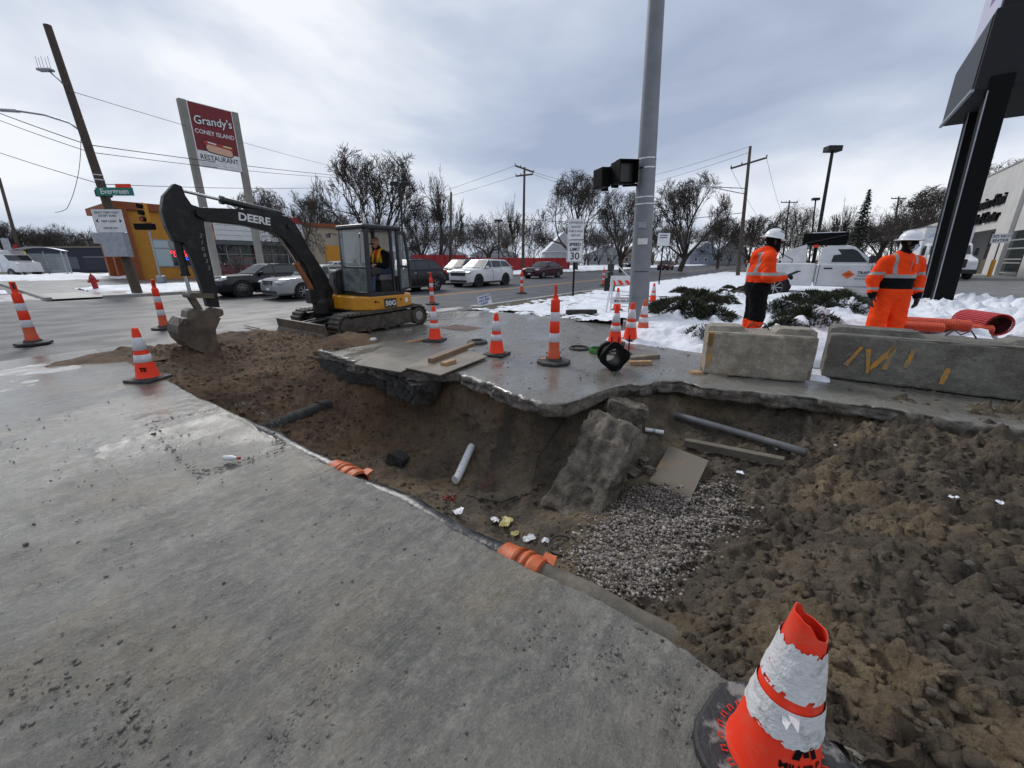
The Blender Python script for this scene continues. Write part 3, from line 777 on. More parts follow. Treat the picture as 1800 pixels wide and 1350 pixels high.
    for i in range(24):
        a = 2 * math.pi * i / 24; d = Vector((math.cos(a), math.sin(a), 0)); u = Vector((-d.y, d.x, 0)); q = d * (r0 + .012)
        mb = MB(); mb.tube([q + u * .009 + Vector((0, 0, .05)), q + d * .02 + u * .008 + Vector((0, 0, .052)), q + d * .02 - u * .008 + Vector((0, 0, .052)), q - u * .009 + Vector((0, 0, .05))], .0028, 5)
        mb.build('collar_loop', M_orange, t)
    # printed mark and lettering wrapped round the flank that faces right
    t.scale = (.83,) * 3
    return t, rad
NCONE, ncrad = near_cone()
def wrap_text(s, size, a0, z, t, rad, material, name='lettering', bold=.0, off=.003):
    cu_m = text(name, s, size, material, None, None, extrude=0, bold=bold)
    me = cu_m.data
    bm = bmesh.new(); bm.from_mesh(me); bmesh.ops.triangulate(bm, faces=bm.faces)
    bmesh.ops.subdivide_edges(bm, edges=[e for e in bm.edges if e.calc_length() > size * .2], cuts=2); bm.to_mesh(me); bm.free()
    for v in me.vertices:
        zz = z + v.co.y; r = rad(zz) + off; a = a0 + v.co.x / r
        v.co = (r * math.cos(a), r * math.sin(a), zz)
    cu_m.parent = t
    return cu_m
_va = math.atan2(-NCONE.location.y, -NCONE.location.x) - .55     # direction of the lens in the cone's frame
wrap_text('MILLER P', .038, _va + .74, .185, NCONE, ncrad, M_black, bold=.0012)
mb = MB()
for (pts) in ([(-.045, 0), (-.022, 0), (-.008, .05), (-.014, .07), (-.03, .055)], [(-.008, .012), (.012, .012), (-.002, .07), (-.014, .07)], [(.004, .07), (.018, .07), (.044, 0), (.024, 0)]):
    o = len(mb.v); a0 = _va + .80
    for (x, y) in pts:
        zz = .222 + y; r = ncrad(zz) + .0035; mb.v.append((r * math.cos(a0 + x / r), r * math.sin(a0 + x / r), zz))
    mb.f.append(tuple(range(o, o + len(pts)))); mb.m.append(0)
mb.build('printed_mark', M_black, NCONE)

def channelizer(px, py, label, z=0.0, rz=.3, s=1.0, handle=True):
    p = G(px, py, z); t = thing('channelizer_post', label, 'channelizer', p, rz, 'orange and white channelizer posts')
    mb = MB(); pl = [(.27 * math.cos(a), .27 * math.sin(a)) for a in [math.pi / 4 * i + .39 for i in range(8)]]
    mb.prism(pl, 0, .05, 'xy'); mb.lathe([(.14, .05), (.12, .09)], 16); mb.build('base', M_blackdull, t, bevel=.014)
    mb = MB(); mb.lathe([(.1, .05), (.096, .17), (.086, .19), (.082, .34)], 20); mb.build('lower_sleeve', M_orangeold, t, smooth=True, auto=40)
    segs = [(.34, .48, M_reflect, 'white_band'), (.48, .66, M_orange, 'orange_band'), (.66, .8, M_reflect, 'white_band'), (.8, .98, M_orange, 'orange_band')]
    for (a, b, m_, nm) in segs:
        rd = lambda z: .08 - .012 * (z - .34) / .64
        mb = MB(); mb.lathe([(rd(a) - .003, a), (rd(a), a + .006), (rd(b), b - .006), (rd(b) - .003, b)], 20, caps=False)
        mb.build(nm, m_, t, smooth=True, auto=40)
    mb = MB(); mb.lathe([(.065, .98), (.045, 1.0), (.04, 1.04)], 16)
    mb.prism([(-.045, 1.03), (.045, 1.03), (.042, 1.2), (-.042, 1.2)], -.014, .014)
    mb.build('handle', M_orange, t, bevel=.006)
    mb = MB(); mb.prism([(-.018, 1.06), (.018, 1.06), (.018, 1.17), (-.018, 1.17)], -.017, .017); mb.build('handle_slot', M_blackdull, t)
    t.scale = (s, s, s)
    return t
channelizer(973, 638, 'channelizer post on hexagonal rubber base on the wet slab above the pit')
channelizer(290, 578, 'channelizer post standing on the asphalt right behind the excavator bucket', z=-.1)
channelizer(60, 605, 'leftmost channelizer post, with snow on its rubber base', z=-.09, s=1.03)
channelizer(760, 535, 'channelizer post on the road beside the excavator cab rear', z=-.1)
channelizer(917, 516, 'channelizer post on the road in front of the white car', z=-.1, s=1.04)
channelizer(1060, 502, 'far channelizer post beside the striped barricade', z=-.05)

# ------------------------------------------------------------------ concrete barrier blocks
def rough_block(name, L_, W, Hh, material, parent, seed, amp=.02, cut=14, top=None, loc=None, rot=None, chip=.0):
    bm = bmesh.new(); bmesh.ops.create_cube(bm, size=1)
    bmesh.ops.subdivide_edges(bm, edges=bm.edges, cuts=cut, use_grid_fill=True)
    co = np.array([v.co[:] for v in bm.verts])
    P = co * np.array([L_, W, Hh])
    if top is not None: P = top(P, co)
    n1 = fbm(P[:, 0] * 3 + P[:, 2], P[:, 1] * 3 + P[:, 2] * 2, 4, seed); n2 = fbm(P[:, 0] * 11 + P[:, 2] * 5, P[:, 1] * 11 - P[:, 2] * 7, 3, seed + 4)
    edg = (np.abs(co) > .47).sum(1)
    nn = co / np.maximum(np.linalg.norm(co, axis=1, keepdims=True), 1e-6)
    P = P + nn * (amp * (n1 + .8 * n2 + (.35 * fbm(P[:, 0] * 26, P[:, 1] * 26 + P[:, 2] * 23, 2, seed + 6) if amp > .03 else 0)))[:, None] - nn * (np.maximum(0, edg - 1) * (.012 + chip * np.maximum(0, fbm(P[:, 0] * 4, P[:, 1] * 4 + P[:, 2] * 4, 3, seed + 9))))[:, None]
    for v, p in zip(bm.verts, P): v.co = p
    me = bpy.data.meshes.new(name); bm.to_mesh(me); bm.free(); me.materials.append(material)
    me.polygons.foreach_set('use_smooth', [True] * len(me.polygons)); me.set_sharp_from_angle(angle=R(50))
    return link(name, me, parent, loc, rot)
M_barr = pave_mat('weathered_block_concrete', (.13, .115, .09), (.36, .32, .25), (.33, .19, .075), .85, .7, stretch=(2, 2, 3), bumpd=.012, wetscale=2)
M_barr2 = pave_mat('grey_block_concrete', (.1, .095, .075), (.2, .19, .155), (.13, .115, .085), .85, .6, stretch=(2, 2, 4), bumpd=.012, wetscale=2)
M_opaint = mat('faded_orange_paint', (.5, .24, .04), .8, col2=(.22, .19, .13), nscale=7, contrast=(.4, .62))
M_rust = mat('rust_stain', (.36, .2, .07), .85, col2=(.3, .24, .16), nscale=6)
def block(label, a, b, W, Hh, seed, m_):
    a, b = Vector(a), Vector(b); d = b - a; L_ = d.length; ang = math.atan2(d.y, d.x)
    nrm = Vector((-d.y, d.x, 0)).normalized()
    if nrm.x < 0: nrm = -nrm
    c = (a + b) / 2 + nrm * W / 2
    t = thing('concrete_barrier', label, 'barrier', (c.x, c.y, .01), ang, 'concrete barrier blocks along the sidewalk')
    def top(P, co):
        P = P.copy(); up = co[:, 2] > .0
        key = np.where(co[:, 2] > .4, np.where(np.abs(P[:, 1]) < W * .3, .05 * (np.abs(co[:, 0]) > .16), -.02), 0)
        P[:, 2] += key; return P
    rough_block('block', L_, W, Hh, m_, t, seed, .012, 26, top, (0, 0, Hh / 2), chip=.09)
    mb = MB(); mb.tube([(-.13, .06, Hh + .01), (-.07, .05, Hh + .085), (.0, .06, Hh + .03), (.07, .04, Hh + .09), (.14, .06, Hh + .0)], .009, 6)
    mb.build('lifting_cable', M_blackdull, t, smooth=True)
    return t, L_, W, Hh
b1, L1, W1, H1 = block('short pale concrete barrier block with orange painted left edge', G(1236, 655, .03), G(1424, 671, .03), .55, .62, 3, M_barr)
b2, L2, W2, H2 = block('long dark concrete barrier block with orange paint marks at the right', (6.78, -.40, .03), (6.82, -2.95, .03), .6, .63, 9, M_barr2)
def strokes(t, face_y, segs, w=.045, material=M_opaint, name='paint_mark'):
    for (a, b) in segs:
        mb = MB(); k = 7
        for i in range(k):
            f0, f1 = i / k, (i + 1) / k
            p = [a[0] + (b[0] - a[0]) * f0, a[1] + (b[1] - a[1]) * f0]; q = [a[0] + (b[0] - a[0]) * f1, a[1] + (b[1] - a[1]) * f1]
            ww = w * (.7 + .6 * random.random())
            mb.bar((p[0], face_y, p[1]), (q[0], face_y, q[1]), ww, .008, up=(0, 1, 0))
        mb.build(name, material, t)
random.seed(4)
# local x of the barriers runs from their first corner to the second; the pit side is at -W/2 or +W/2
def front_sign(t):
    M = t.rotation_euler.to_matrix(); return -1 if (M @ Vector((0, 1, 0))).x > 0 else 1
f2 = front_sign(b2) * (W2 / 2 + .006); f1 = front_sign(b1) * (W1 / 2 + .006)
strokes(b2, f2, [((-.93, .46), (-1.05, .2)), ((-.86, .44), (-.81, .13)), ((-.80, .18), (-.62, .5)), ((-.62, .5), (-.66, .2)), ((-.44, .48), (-.47, .25)), ((-.1, .3), (-.12, .1))])
strokes(b1, f1, [((-L1 / 2 + .035, .58), (-L1 / 2 + .045, .12)), ((-L1 / 2 + .03, .6), (-L1 / 2 + .03, .4))], .07)

# broken concrete and a log lying at the end of the long barrier
def lump_mat(): return M_barr
rk = rough_block('concrete_rubble', .9, .5, .34, M_barr2, None, 21, .05, 10, None, (7.3, -2.95, .80), (.25, .1, .3), .1)
tag(rk, 'broken concrete lump on top of the long barrier at the right edge', 'rubble')
mb = MB(); mb.tube([(7.25, -2.45, .74), (7.3, -2.8, .80), (7.36, -3.3, .84)], [.10, .115, .12], 12)
tag(mb.build('log', M_oldwood, None, smooth=True, auto=40), 'short brown log lying on the long barrier at the right edge', 'log')

# ------------------------------------------------------------------ orange fence rolls behind the barrier
def fence_roll(label, loc, rz, r, l, m_, seed):
    t = thing('fence_roll', label, 'fence roll', loc, rz, 'rolls of orange plastic fencing')
    if r < .15: t.scale = (1, 1.15, .75)
    rs = np.random.RandomState(seed)
    mb = MB()
    for k in range(26):                     # net seen as rings and slats along the roll
        x = -l / 2 + l * k / 25
        mb.tube([(x, (r - .004 * rs.rand()) * math.cos(a) * 1.06, r + r * math.sin(a) * .92) for a in np.linspace(0, 6.283, 21)], .009, 4, caps=False)
    for k in range(34):
        a = 6.283 * k / 34
        mb.tube([(-l / 2, r * math.cos(a) * 1.06, r + r * math.sin(a) * .92), (l / 2, r * math.cos(a + .1) * 1.06, r + r * math.sin(a + .1) * .92)], .009, 4, caps=False)
    mb.build('mesh', m_, t)
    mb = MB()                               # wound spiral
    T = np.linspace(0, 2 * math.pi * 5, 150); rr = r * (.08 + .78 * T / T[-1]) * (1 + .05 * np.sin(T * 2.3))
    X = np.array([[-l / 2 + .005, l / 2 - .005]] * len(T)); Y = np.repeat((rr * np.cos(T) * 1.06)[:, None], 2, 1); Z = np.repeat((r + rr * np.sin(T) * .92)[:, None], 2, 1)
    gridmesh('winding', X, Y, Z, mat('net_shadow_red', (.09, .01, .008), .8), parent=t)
    return t
M_net = mat('orange_net', (.62, .09, .03), .6, col2=(.5, .06, .03), nscale=9)
M_netred = mat('red_net', (.42, .02, .03), .55, col2=(.5, .04, .04), nscale=9)
for (lb, px, py, zz, rz, r, l, mm) in (('small orange fence roll nearest the standing worker', 1600, 570, .0, 1.1, .10, .8, M_net), ('orange fence roll between two others in front of the black sign posts', 1645, 566, .0, 1.2, .13, .8, M_net),
        ('flattened red-orange fence roll beside the large red roll', 1690, 574, .0, 1.25, .12, .7, M_net), ('large dark red fence roll with its spiral end facing the pit', 1725, 566, .0, 1.0, .19, .7, M_netred)):
    p = dep(px, py, 6.9 if r < .15 else 7.0)
    fence_roll(lb, (p.x, p.y, max(.03, p.z - r)), (.40 if r > .15 else (1.35, 1.6, 1.15)[int(px) % 3]), r, l, mm, int(px))
# ------------------------------------------------------------------ compact excavator
EX, EY = 5.85, 8.55
EXC = thing('excavator', 'black and yellow compact excavator with its bucket in the brown soil', 'excavator', (EX, EY, -.03), math.pi)
def el(px, py, Y=9.0):
    p = atY(px, py, Y); return (EX - p.x, p.z + .03)
def epoly(pts, Y=9.0): return [el(x, y, Y) for x, y in pts]
M_track = mat('rubber_track', (.02, .019, .018), .75, col2=(.085, .07, .052), nscale=7, bump=.4, bscale=40)
M_trackframe = mat('dirty_track_frame', (.03, .027, .023), .7, col2=(.1, .082, .06), nscale=6, bump=.3, bscale=30)
M_mudsteel = mat('muddy_bucket_steel', (.042, .032, .023), .6, col2=(.125, .092, .06), nscale=4, bump=.5, bscale=22)
M_cab = mat('cab_frame_black', (.016, .017, .02), .35, bump=.05)
M_rod = mat('chrome_rod', (.55, .55, .56), .2, 1.0)
M_cyl = mat('cylinder_green_black', (.018, .024, .021), .4)
M_cabglass = mat('cab_glass', (.5, .58, .58), .03, alpha=.28, spec=.8)
M_dirtyglass = mat('dirty_cab_glass', (.25, .3, .29), .25, alpha=.72, col2=(.1, .13, .13), nscale=7, bump=.1)
def track(yc, w=.36):
    xf, xr, r0, r1 = 1.07, -.86, .235, .255; zf, zr = .245, .275
    path = []
    for k in range(19):                                    # front idler half, then back over the top
        a = -math.pi / 2 + math.pi * k / 18; path.append((xf + r0 * math.cos(a), zf + r0 * math.sin(a)))
    for k in range(1, 24):
        f = k / 24; path.append((xf + (xr - xf) * f, zf + r0 + (zr + r1 - zf - r0) * f - .02 * math.sin(math.pi * f)))
    for k in range(19):
        a = math.pi / 2 + math.pi * k / 18; path.append((xr + r1 * math.cos(a), zr + r1 * math.sin(a)))
    for k in range(1, 24):
        f = k / 24; path.append((xr + (xf - xr) * f, zr - r1 + (zf - r0 - zr + r1) * f))
    # resample, lugs as steps
    P = np.array(path + path[:1]); s = np.concatenate([[0], np.cumsum(np.hypot(*np.diff(P, axis=0).T))])
    n = 216; t = np.linspace(0, s[-1], n, endpoint=False)
    px, pz = np.interp(t, s, P[:, 0]), np.interp(t, s, P[:, 1])
    tx, tz = np.roll(px, -1) - np.roll(px, 1), np.roll(pz, -1) - np.roll(pz, 1); l = np.hypot(tx, tz); nx, nz = tz / l, -tx / l
    lug = np.where((np.arange(n) // 2) % 2 == 0, .0, .028)
    mb = MB()
    prof = [(-w / 2, -.03, 0), (-w / 2, .0, 1), (w / 2, .0, 1), (w / 2, -.03, 0)]
    for i in range(n):
        for (y, o, g) in prof:
            q = o + g * lug[i]; mb.v.append((px[i] + nx[i] * q, yc + y, pz[i] + nz[i] * q))
    for i in range(n):
        j = (i + 1) % n
        for k in range(4): mb.f.append((i * 4 + k, i * 4 + (k + 1) % 4, j * 4 + (k + 1) % 4, j * 4 + k)); mb.m.append(0)
    t_ = mb.build('track', M_track, EXC)
    mb = MB(); mb.prism([(-.72, .12), (.92, .08), (1.06, .25), (.9, .4), (-.7, .44), (-.84, .28)], yc - .13, yc + .13); mb.build('side_frame', M_trackframe, t_, bevel=.02)
    sd = 1 if yc > 0 else -1
    mb = MB(); mb.lathe([(.02, sd * .19), (.19, sd * .19), (.2, sd * .17), (.2, 0)], 24, (xr, yc, zr), 'y'); mb.build('sprocket', M_track, t_)
    mb = MB(); mb.lathe([(.0, sd * .205), (.1, sd * .205), (.11, sd * .19), (.11, 0)], 20, (xr, yc, zr), 'y'); mb.build('hub', mat('hub_grey', (.3, .3, .3), .6, col2=(.2, .18, .15), nscale=8), t_)
    mb = MB(); mb.lathe([(.0, sd * .15), (.17, sd * .15), (.18, sd * .12), (.18, 0)], 24, (xf - .01, yc, zf), 'y'); mb.build('idler', M_trackframe, t_)
    for xx in (-.35, .1, .55):
        mb = MB(); mb.lathe([(.0, sd * .15), (.06, sd * .15), (.065, 0)], 14, (xx, yc, .12), 'y'); mb.build('roller', M_track, t_)
track(.77); track(-.77)
mb = MB(); mb.box((.1, 0, .32), (1.3, 1.2, .22)); mb.lathe([(.42, .4), (.42, .5)], 28, caps=True); mb.build('undercarriage', M_dirtyblack, EXC, bevel=.02)
# dozer blade and its arms
bl = MB(); bl.prism([(1.62, .02), (1.66, .04), (1.60, .16), (1.62, .34), (1.58, .35), (1.55, .17), (1.58, .02)], -.97, .97); blo = bl.build('blade', M_mudsteel, EXC, bevel=.006)
for yy in (.42, -.42):
    mb = MB(); mb.bar((1.58, yy, .18), (.7, yy * .75, .3), .1, .13); mb.build('blade_arm', M_dirtyblack, EXC, bevel=.012)
mb = MB(); mb.tube([(1.5, 0, .26), (1.0, 0, .32)], .035, 10); mb.tube([(1.0, 0, .32), (.6, 0, .36)], .055, 12); mb.build('blade_cylinder', M_cyl, EXC, smooth=True, auto=40)
# house: yellow skirt, counterweight, hood
def rounded_plan(x0, x1, y0, y1, rf, rb):
    p = []
    for (cx, cy, r, a0) in ((x1 - rf, y1 - rf, rf, 0), (x0 + rb, y1 - rb, rb, 90), (x0 + rb, y0 + rb, rb, 180), (x1 - rf, y0 + rf, rf, 270)):
        for k in range(9): a = R(a0 + 90 * k / 8); p.append((cx + r * math.cos(a), cy + r * math.sin(a)))
    return p
plan = [(.62, -.25), (.62, .5), (.34, .84), (-.55, .86), (-.82, .76), (-1.0, .52), (-1.08, .1), (-1.08, -.2), (-1.0, -.56), (-.8, -.8), (-.5, -.9), (.3, -.9), (.5, -.7)]
mb = MB(); mb.prism(plan, .50, .8, 'xy'); sk = mb.build('skirt', M_yellow, EXC, bevel=.03, seg=3)
mb = MB(); mb.prism([(x * .94, y * .94) for x, y in plan], .46, .52, 'xy'); mb.build('floor_plate', M_dirtyblack, EXC)
mb = MB(); mb.prism([(-.56, .6), (-.8, .56), (-.98, .3), (-1.04, 0), (-.96, -.5), (-.72, -.76), (.32, -.84), (.42, -.5), (.42, -.3), (-.56, -.28)], .8, 1.36, 'xy')
mb.build('engine_hood', mat('hood_grey_black', (.03, .031, .034), .45), EXC, bevel=.06, seg=3)
mb = MB(); mb.box((.16, .862, .64), (.34, .006, .2)); mb.build('decal_plate', mat('decal_dark', (.03, .033, .034), .4), sk, bevel=.0)
mb = MB(); mb.box((-.1, .864, .655), (.0, .0, .0)); 
o = sk.children[0]; o.location = (-.28, 0, 0)
text('model_lettering', '50G', .15, M_white, sk, frame((-.12, .868, .63), (-1, 0, 0), (0, 0, 1)), bold=.004, wx=1.15)
for (xx, zz, r) in ((.28, .69, .026), (.2, .68, .018), (-.42, .70, .018)):
    mb = MB(); mb.lathe([(0, .006), (r, .006), (r, 0)], 14, (xx, .858, zz), 'y'); mb.build('marking', M_black, sk)
mb = MB(); mb.prism([(-.62, .62), (-.54, .62), (-.54, .72), (-.62, .72)], .845, .866); mb.build('warning_sticker', M_white, sk)
# swing post
mb = MB(); mb.lathe([(.17, .36), (.2, .42), (.2, .66), (.16, .74), (.16, .92)], 20, (.82, -.4, 0), caps=True); mb.box((.62, -.4, .6), (.4, .34, .26)); mb.box((.95, -.4, .8), (.34, .24, .3))
mb.build('swing_post', M_dirtyblack, EXC, bevel=.015)
# boom
BOOM = epoly([(352, 365), (416, 368), (470, 374), (500, 381), (514, 392), (524, 408), (540, 438), (567, 480), (583, 505), (580, 528), (566, 537), (556, 528), (548, 500), (534, 470), (510, 437), (494, 420), (478, 409), (427, 396), (356, 389), (344, 380)])
yb = EY - 9.0
mb = MB(); mb.prism(BOOM, yb - .11, yb + .11); boom = mb.build('boom', M_dirtyblack, EXC, bevel=.012)
A_, B_ = el(417, 382), el(468, 391)
text('brand_lettering', 'DEERE', .19, M_white, boom, frame(((A_[0] + B_[0]) / 2, yb + .1135, (A_[1] + B_[1]) / 2 + .003), (B_[0] - A_[0], 0, B_[1] - A_[1]), (0, 0, 1)), bold=.006, wx=1.05)
for (p0, p1) in (((420, 373), (495, 384)), ((430, 371), (500, 381))):
    a, b = el(*p0), el(*p1); mb = MB(); mb.tube([(a[0], yb + .03, a[1] + .03), ((a[0] + b[0]) / 2, yb + .04, (a[1] + b[1]) / 2 + .05), (b[0], yb + .03, b[1] + .04)], .018, 7); mb.build('hose', M_blackdull, boom, smooth=True)
def pin(px, py, r, name, parent, m_=M_dirtyblack, w=.17, Y=9.0):
    x, z = el(px, py, Y); mb = MB(); mb.lathe([(0, -w), (r, -w), (r, w), (0, w)], 14, (x, yb, z), 'y'); return mb.build(name, m_, parent)
pin(347, 376, .07, 'pin', boom); pin(570, 527, .07, 'pin', boom); pin(503, 398, .05, 'pin', boom)
# arm
ARM = epoly([(304, 323), (317, 328), (323, 344), (334, 360), (352, 366), (356, 392), (362, 433), (372, 478), (380, 519), (384, 540), (363, 539), (357, 520), (343, 480), (331, 447), (320, 428), (303, 424), (289, 398), (281, 370), (285, 344)])
mb = MB(); mb.prism(ARM, yb - .085, yb + .085); arm = mb.build('arm', M_dirtyblack, EXC, bevel=.012)
for ch, (x, y) in zip('210832', ((350, 415), (352, 427), (354, 438), (357, 449), (360, 459), (364, 471))):
    q = el(x, y); text('number', ch, .1, mat('outline_grey', (.3, .3, .3), .5), arm, frame((q[0], yb + .088, q[1]), (-.97, 0, -.25), (0, 0, 1)), bold=-.0015)
def cyl(pts, rb, rr, name, m1=M_cyl, m2=M_rod, f=.55, Y=9.0, dy=0.0):
    a, b = el(*pts[0], Y), el(*pts[1], Y); a = Vector((a[0], yb + dy, a[1])); b = Vector((b[0], yb + dy, b[1])); mid = a.lerp(b, f)
    mb = MB(); mb.tube([a, mid], rr, 12); rod = mb.build(name, m2, EXC, smooth=True, auto=40)
    mb = MB(); mb.tube([mid, b], rb, 14); mb.tube([mid, mid.lerp(b, .06)], rb * 1.25, 14); mb.build('barrel', m1, rod, smooth=True, auto=40)
    return rod
cyl([(312, 333), (492, 376)], .06, .028, 'arm_cylinder', f=.37)
cyl([(334, 516), (308, 410)], .06, .03, 'bucket_cylinder', m1=M_dirtyblack, f=.3)
cyl([(492, 415), (560, 525)], .065, .032, 'boom_cylinder', m1=mat('rusty_orange_steel', (.32, .12, .05), .6, col2=(.2, .08, .04), nscale=8), f=.4, dy=-.02)
x, z = el(488, 379); mb = MB(); mb.prism([(x - .1, z - .12), (x + .1, z - .1), (x + .06, z + .07), (x - .06, z + .08)], yb - .06, yb + .06); mb.build('cylinder_bracket', M_dirtyblack, boom, bevel=.01)
# bucket linkage and bucket
M_link = mat('muddy_link_steel', (.06, .05, .038), .6, col2=(.14, .11, .075), nscale=7)
def lbar(p0, p1, w, name, ys):
    a, b = el(*p0), el(*p1)
    for y in ys:
        mb = MB(); mb.bar((a[0], yb + y, a[1]), (b[0], yb + y, b[1]), .04, w); mb.build(name, M_link, EXC, bevel=.008)
lbar((328, 518), (372, 520), .09, 'link', (.12, -.12)); lbar((334, 520), (350, 545), .09, 'link', (.06, -.06))
pin(333, 519, .055, 'link_pin', EXC, M_link, .2)
COUP = epoly([(324, 546), (334, 541), (352, 545), (372, 540), (386, 543), (388, 552), (378, 558), (322, 558)])
mb = MB(); mb.prism(COUP, yb - .16, yb + .16); mb.build('quick_coupler', M_link, EXC, bevel=.012)
BK = epoly([(383, 558), (350, 557), (318, 559), (308, 572), (309, 585), (315, 597), (329, 610), (350, 618), (372, 623), (389, 627)], 8.85)
yk0, yk1 = EY - 8.70, EY - 9.3
y0, y1 = yk1, yk0
mb = MB()
inner = []
cx, cz = sum(p[0] for p in BK) / len(BK), sum(p[1] for p in BK) / len(BK)
for (x, z) in BK:
    d = Vector((cx - x, cz - z)).normalized() * .025; inner.append((x + d.x, z + d.y))
n = len(BK)
for y in (y0, y1):
    for (x, z) in BK + inner: mb.v.append((x, y, z))
for k in range(n - 1):
    for f in ((k, k + 1, 2 * n + k + 1, 2 * n + k), (n + k, n + k + 1, 3 * n + k + 1, 3 * n + k)): mb.f.append(f); mb.m.append(0)
mb.f += [(0, n, 3 * n, 2 * n), (n - 1, 2 * n - 1, 4 * n - 1, 3 * n - 1)]; mb.m += [0, 0]
bk = mb.build('bucket', M_mudsteel, EXC)
for y in (y0, y1 - .025):
    mb = MB(); sp = BK + epoly([(376, 594), (374, 578)], 8.85)
    mb.prism(sp, y, y + .025); mb.build('side_plate', M_mudsteel, bk, bevel=.004)
mb = MB(); x, z = BK[-1]; mb.prism([(x + .13, z + .03), (x - .03, z - .03), (x + .13, z - .005)], y0 - .03, y1 + .03); mb.build('cutting_edge', M_mudsteel, bk)
x, z = el(318, 563, 8.7); mb = MB(); mb.tube([(x + .02, y1 + .01, z + .02), (x + .04, y1 + .04, z - .05), (x - .03, y1 + .04, z - .07), (x - .06, y1 + .01, z - .02)], .016, 6); mb.build('lifting_eye', M_mudsteel, bk)
# cab
X0, X1, Y0, Y1, Z0, Z1 = -.60, .36, -.2, .80, .80, 2.30
def cabbar(a, b, w=.07, h=.07, name='pillar', par=None): mb = MB(); mb.bar(a, b, w, h); return mb.build(name, M_cab, par or EXC, bevel=.016)
mb = MB(); mb.box(((X0 + X1) / 2, (Y0 + Y1) / 2, Z1 - .04), (X1 - X0 + .06, Y1 - Y0 + .04, .10)); roof = mb.build('cab_roof', M_cab, EXC, bevel=.04, seg=4)
mb = MB(); mb.box(((X0 + X1) / 2, (Y0 + Y1) / 2, Z0 + .04), (X1 - X0, Y1 - Y0, .10)); mb.build('cab_floor', M_cab, EXC, bevel=.01)
for (x, y) in ((X1 - .02, Y1 - .035), (X1 - .02, Y0 + .035), (X0 + .04, Y1 - .035), (X0 + .04, Y0 + .035)):
    cabbar((x, y, Z0 + .08), (x - (.05 if x > 0 else 0), y, Z1 - .08), .085 if y > 0 else .07, .085)
cabbar((-.33, Y1 - .03, Z0 + .08), (-.33, Y1 - .03, Z1 - .08), .06, .06, 'door_post')
cabbar((X1 - .02, Y0 + .03, 1.42), (X1 - .02, Y1 - .03, 1.42), .05, .04, 'window_bar')
mb = MB(); mb.box((X1 - .02, .3, 1.86), (.008, .86, .82)); mb.build('windscreen', M_cabglass, EXC)
mb = MB(); mb.box((X1 - .005, .3, 1.15), (.008, .86, .5)); mb.build('lower_windscreen', M_dirtyglass, EXC)
mb = MB(); mb.box((X0 + .02, .3, 1.75), (.008, .86, .9)); mb.build('rear_window', M_cabglass, EXC)
mb = MB(); mb.box((-.1, Y0 + .02, 1.6), (.84, .008, 1.25)); mb.build('right_window', M_cabglass, EXC)
mb = MB(); mb.box((-.47, Y1 - .02, 1.7), (.2, .008, .95)); mb.build('side_window', M_cabglass, EXC)
# door swung right back along the side
D0 = Vector((-.48, Y1 + .0, 0)); dd = Vector((-.9, .34, 0)).normalized()
def dp(t, z, o=0): q = D0 + dd * t; return (q.x, q.y + o, z)
door_t = .24
mb = MB()
for (a, b) in (((0, .88), (0, 2.18)), ((0, 2.18), (door_t * .75, 2.16)), ((door_t * .75, 2.16), (door_t, 1.5)), ((door_t, 1.5), (door_t * 1.05, .98)), ((door_t * 1.05, .98), (0, .88)), ((0, 1.45), (door_t, 1.42))):
    mb.bar(dp(*a), dp(*b), .045, .05)
door = mb.build('door', M_cab, EXC); tag(door, 'black cab door swung open against the rear')
mb = MB(); mb.quad(dp(.02, 1.47), dp(door_t * .97, 1.45), dp(door_t * .75, 2.13), dp(.02, 2.15)); mb.build('upper_pane', M_cabglass, door, fix=False)
mb = MB(); mb.quad(dp(.02, .92), dp(door_t, 1.0), dp(door_t * .97, 1.4), dp(.02, 1.43)); mb.build('lower_pane', M_cabglass, door, fix=False)
# seat, consoles, levers
M_seat = mat('grey_seat', (.16, .16, .16), .8)
mb = MB(); mb.box((-.32, .34, 1.19), (.44, .48, .14)); seat = mb.build('seat', M_seat, EXC, bevel=.04, seg=3)
mb = MB(); mb.box((-.53, .34, 1.49), (.12, .46, .6), (0, -.15, 0)); mb.build('backrest', M_seat, seat, bevel=.04, seg=3)
mb = MB(); mb.box((-.34, .34, 1.0), (.36, .4, .3)); mb.build('pedestal', M_blackdull, seat, bevel=.02)
for y in (.02, .58):
    mb = MB(); mb.box((.0, y, 1.33), (.3, .12, .12), (0, .15, 0)); cn = mb.build('console', M_blackdull, EXC, bevel=.02)
    mb = MB(); mb.tube([(.1, y, 1.38), (.12, y, 1.52)], .012, 8); mb.lathe([(.0, 1.5), (.026, 1.52), (.03, 1.56), (.02, 1.6), (0, 1.61)], 12, (.12, y, 0)); mb.build('lever', M_blackdull, cn, smooth=True)
mb = MB(); mb.box((.24, .12, 1.46), (.05, .2, .14), (0, -.4, .3)); mb.build('display', M_seat, EXC, bevel=.015)
mb = MB(); mb.tube([(X1 - .01, .75, 2.18), (X1 + .16, .86, 2.1), (X1 + .18, .88, 2.02)], .009, 6); mb.build('mirror_arm', M_cab, EXC)
mb = MB(); mb.tube([(X1 + .0, -.18, 2.12), (X1 + .12, -.32, 2.15)], .01, 6); mb.box((X1 + .13, -.34, 2.1), (.03, .14, .09)); mb.build('mirror', M_cab, EXC)
mb = MB(); mb.tube([(X1 - .03, .62, 2.16), (X1 - .02, .55, 1.5)], .008, 6); mb.build('wiper', M_cab, EXC)
pts = [(.36, -.28, .8), (.5, -.3, 1.1), (.46, -.3, 1.3), (.25, -.3, 1.38), (.1, -.3, 1.3)]
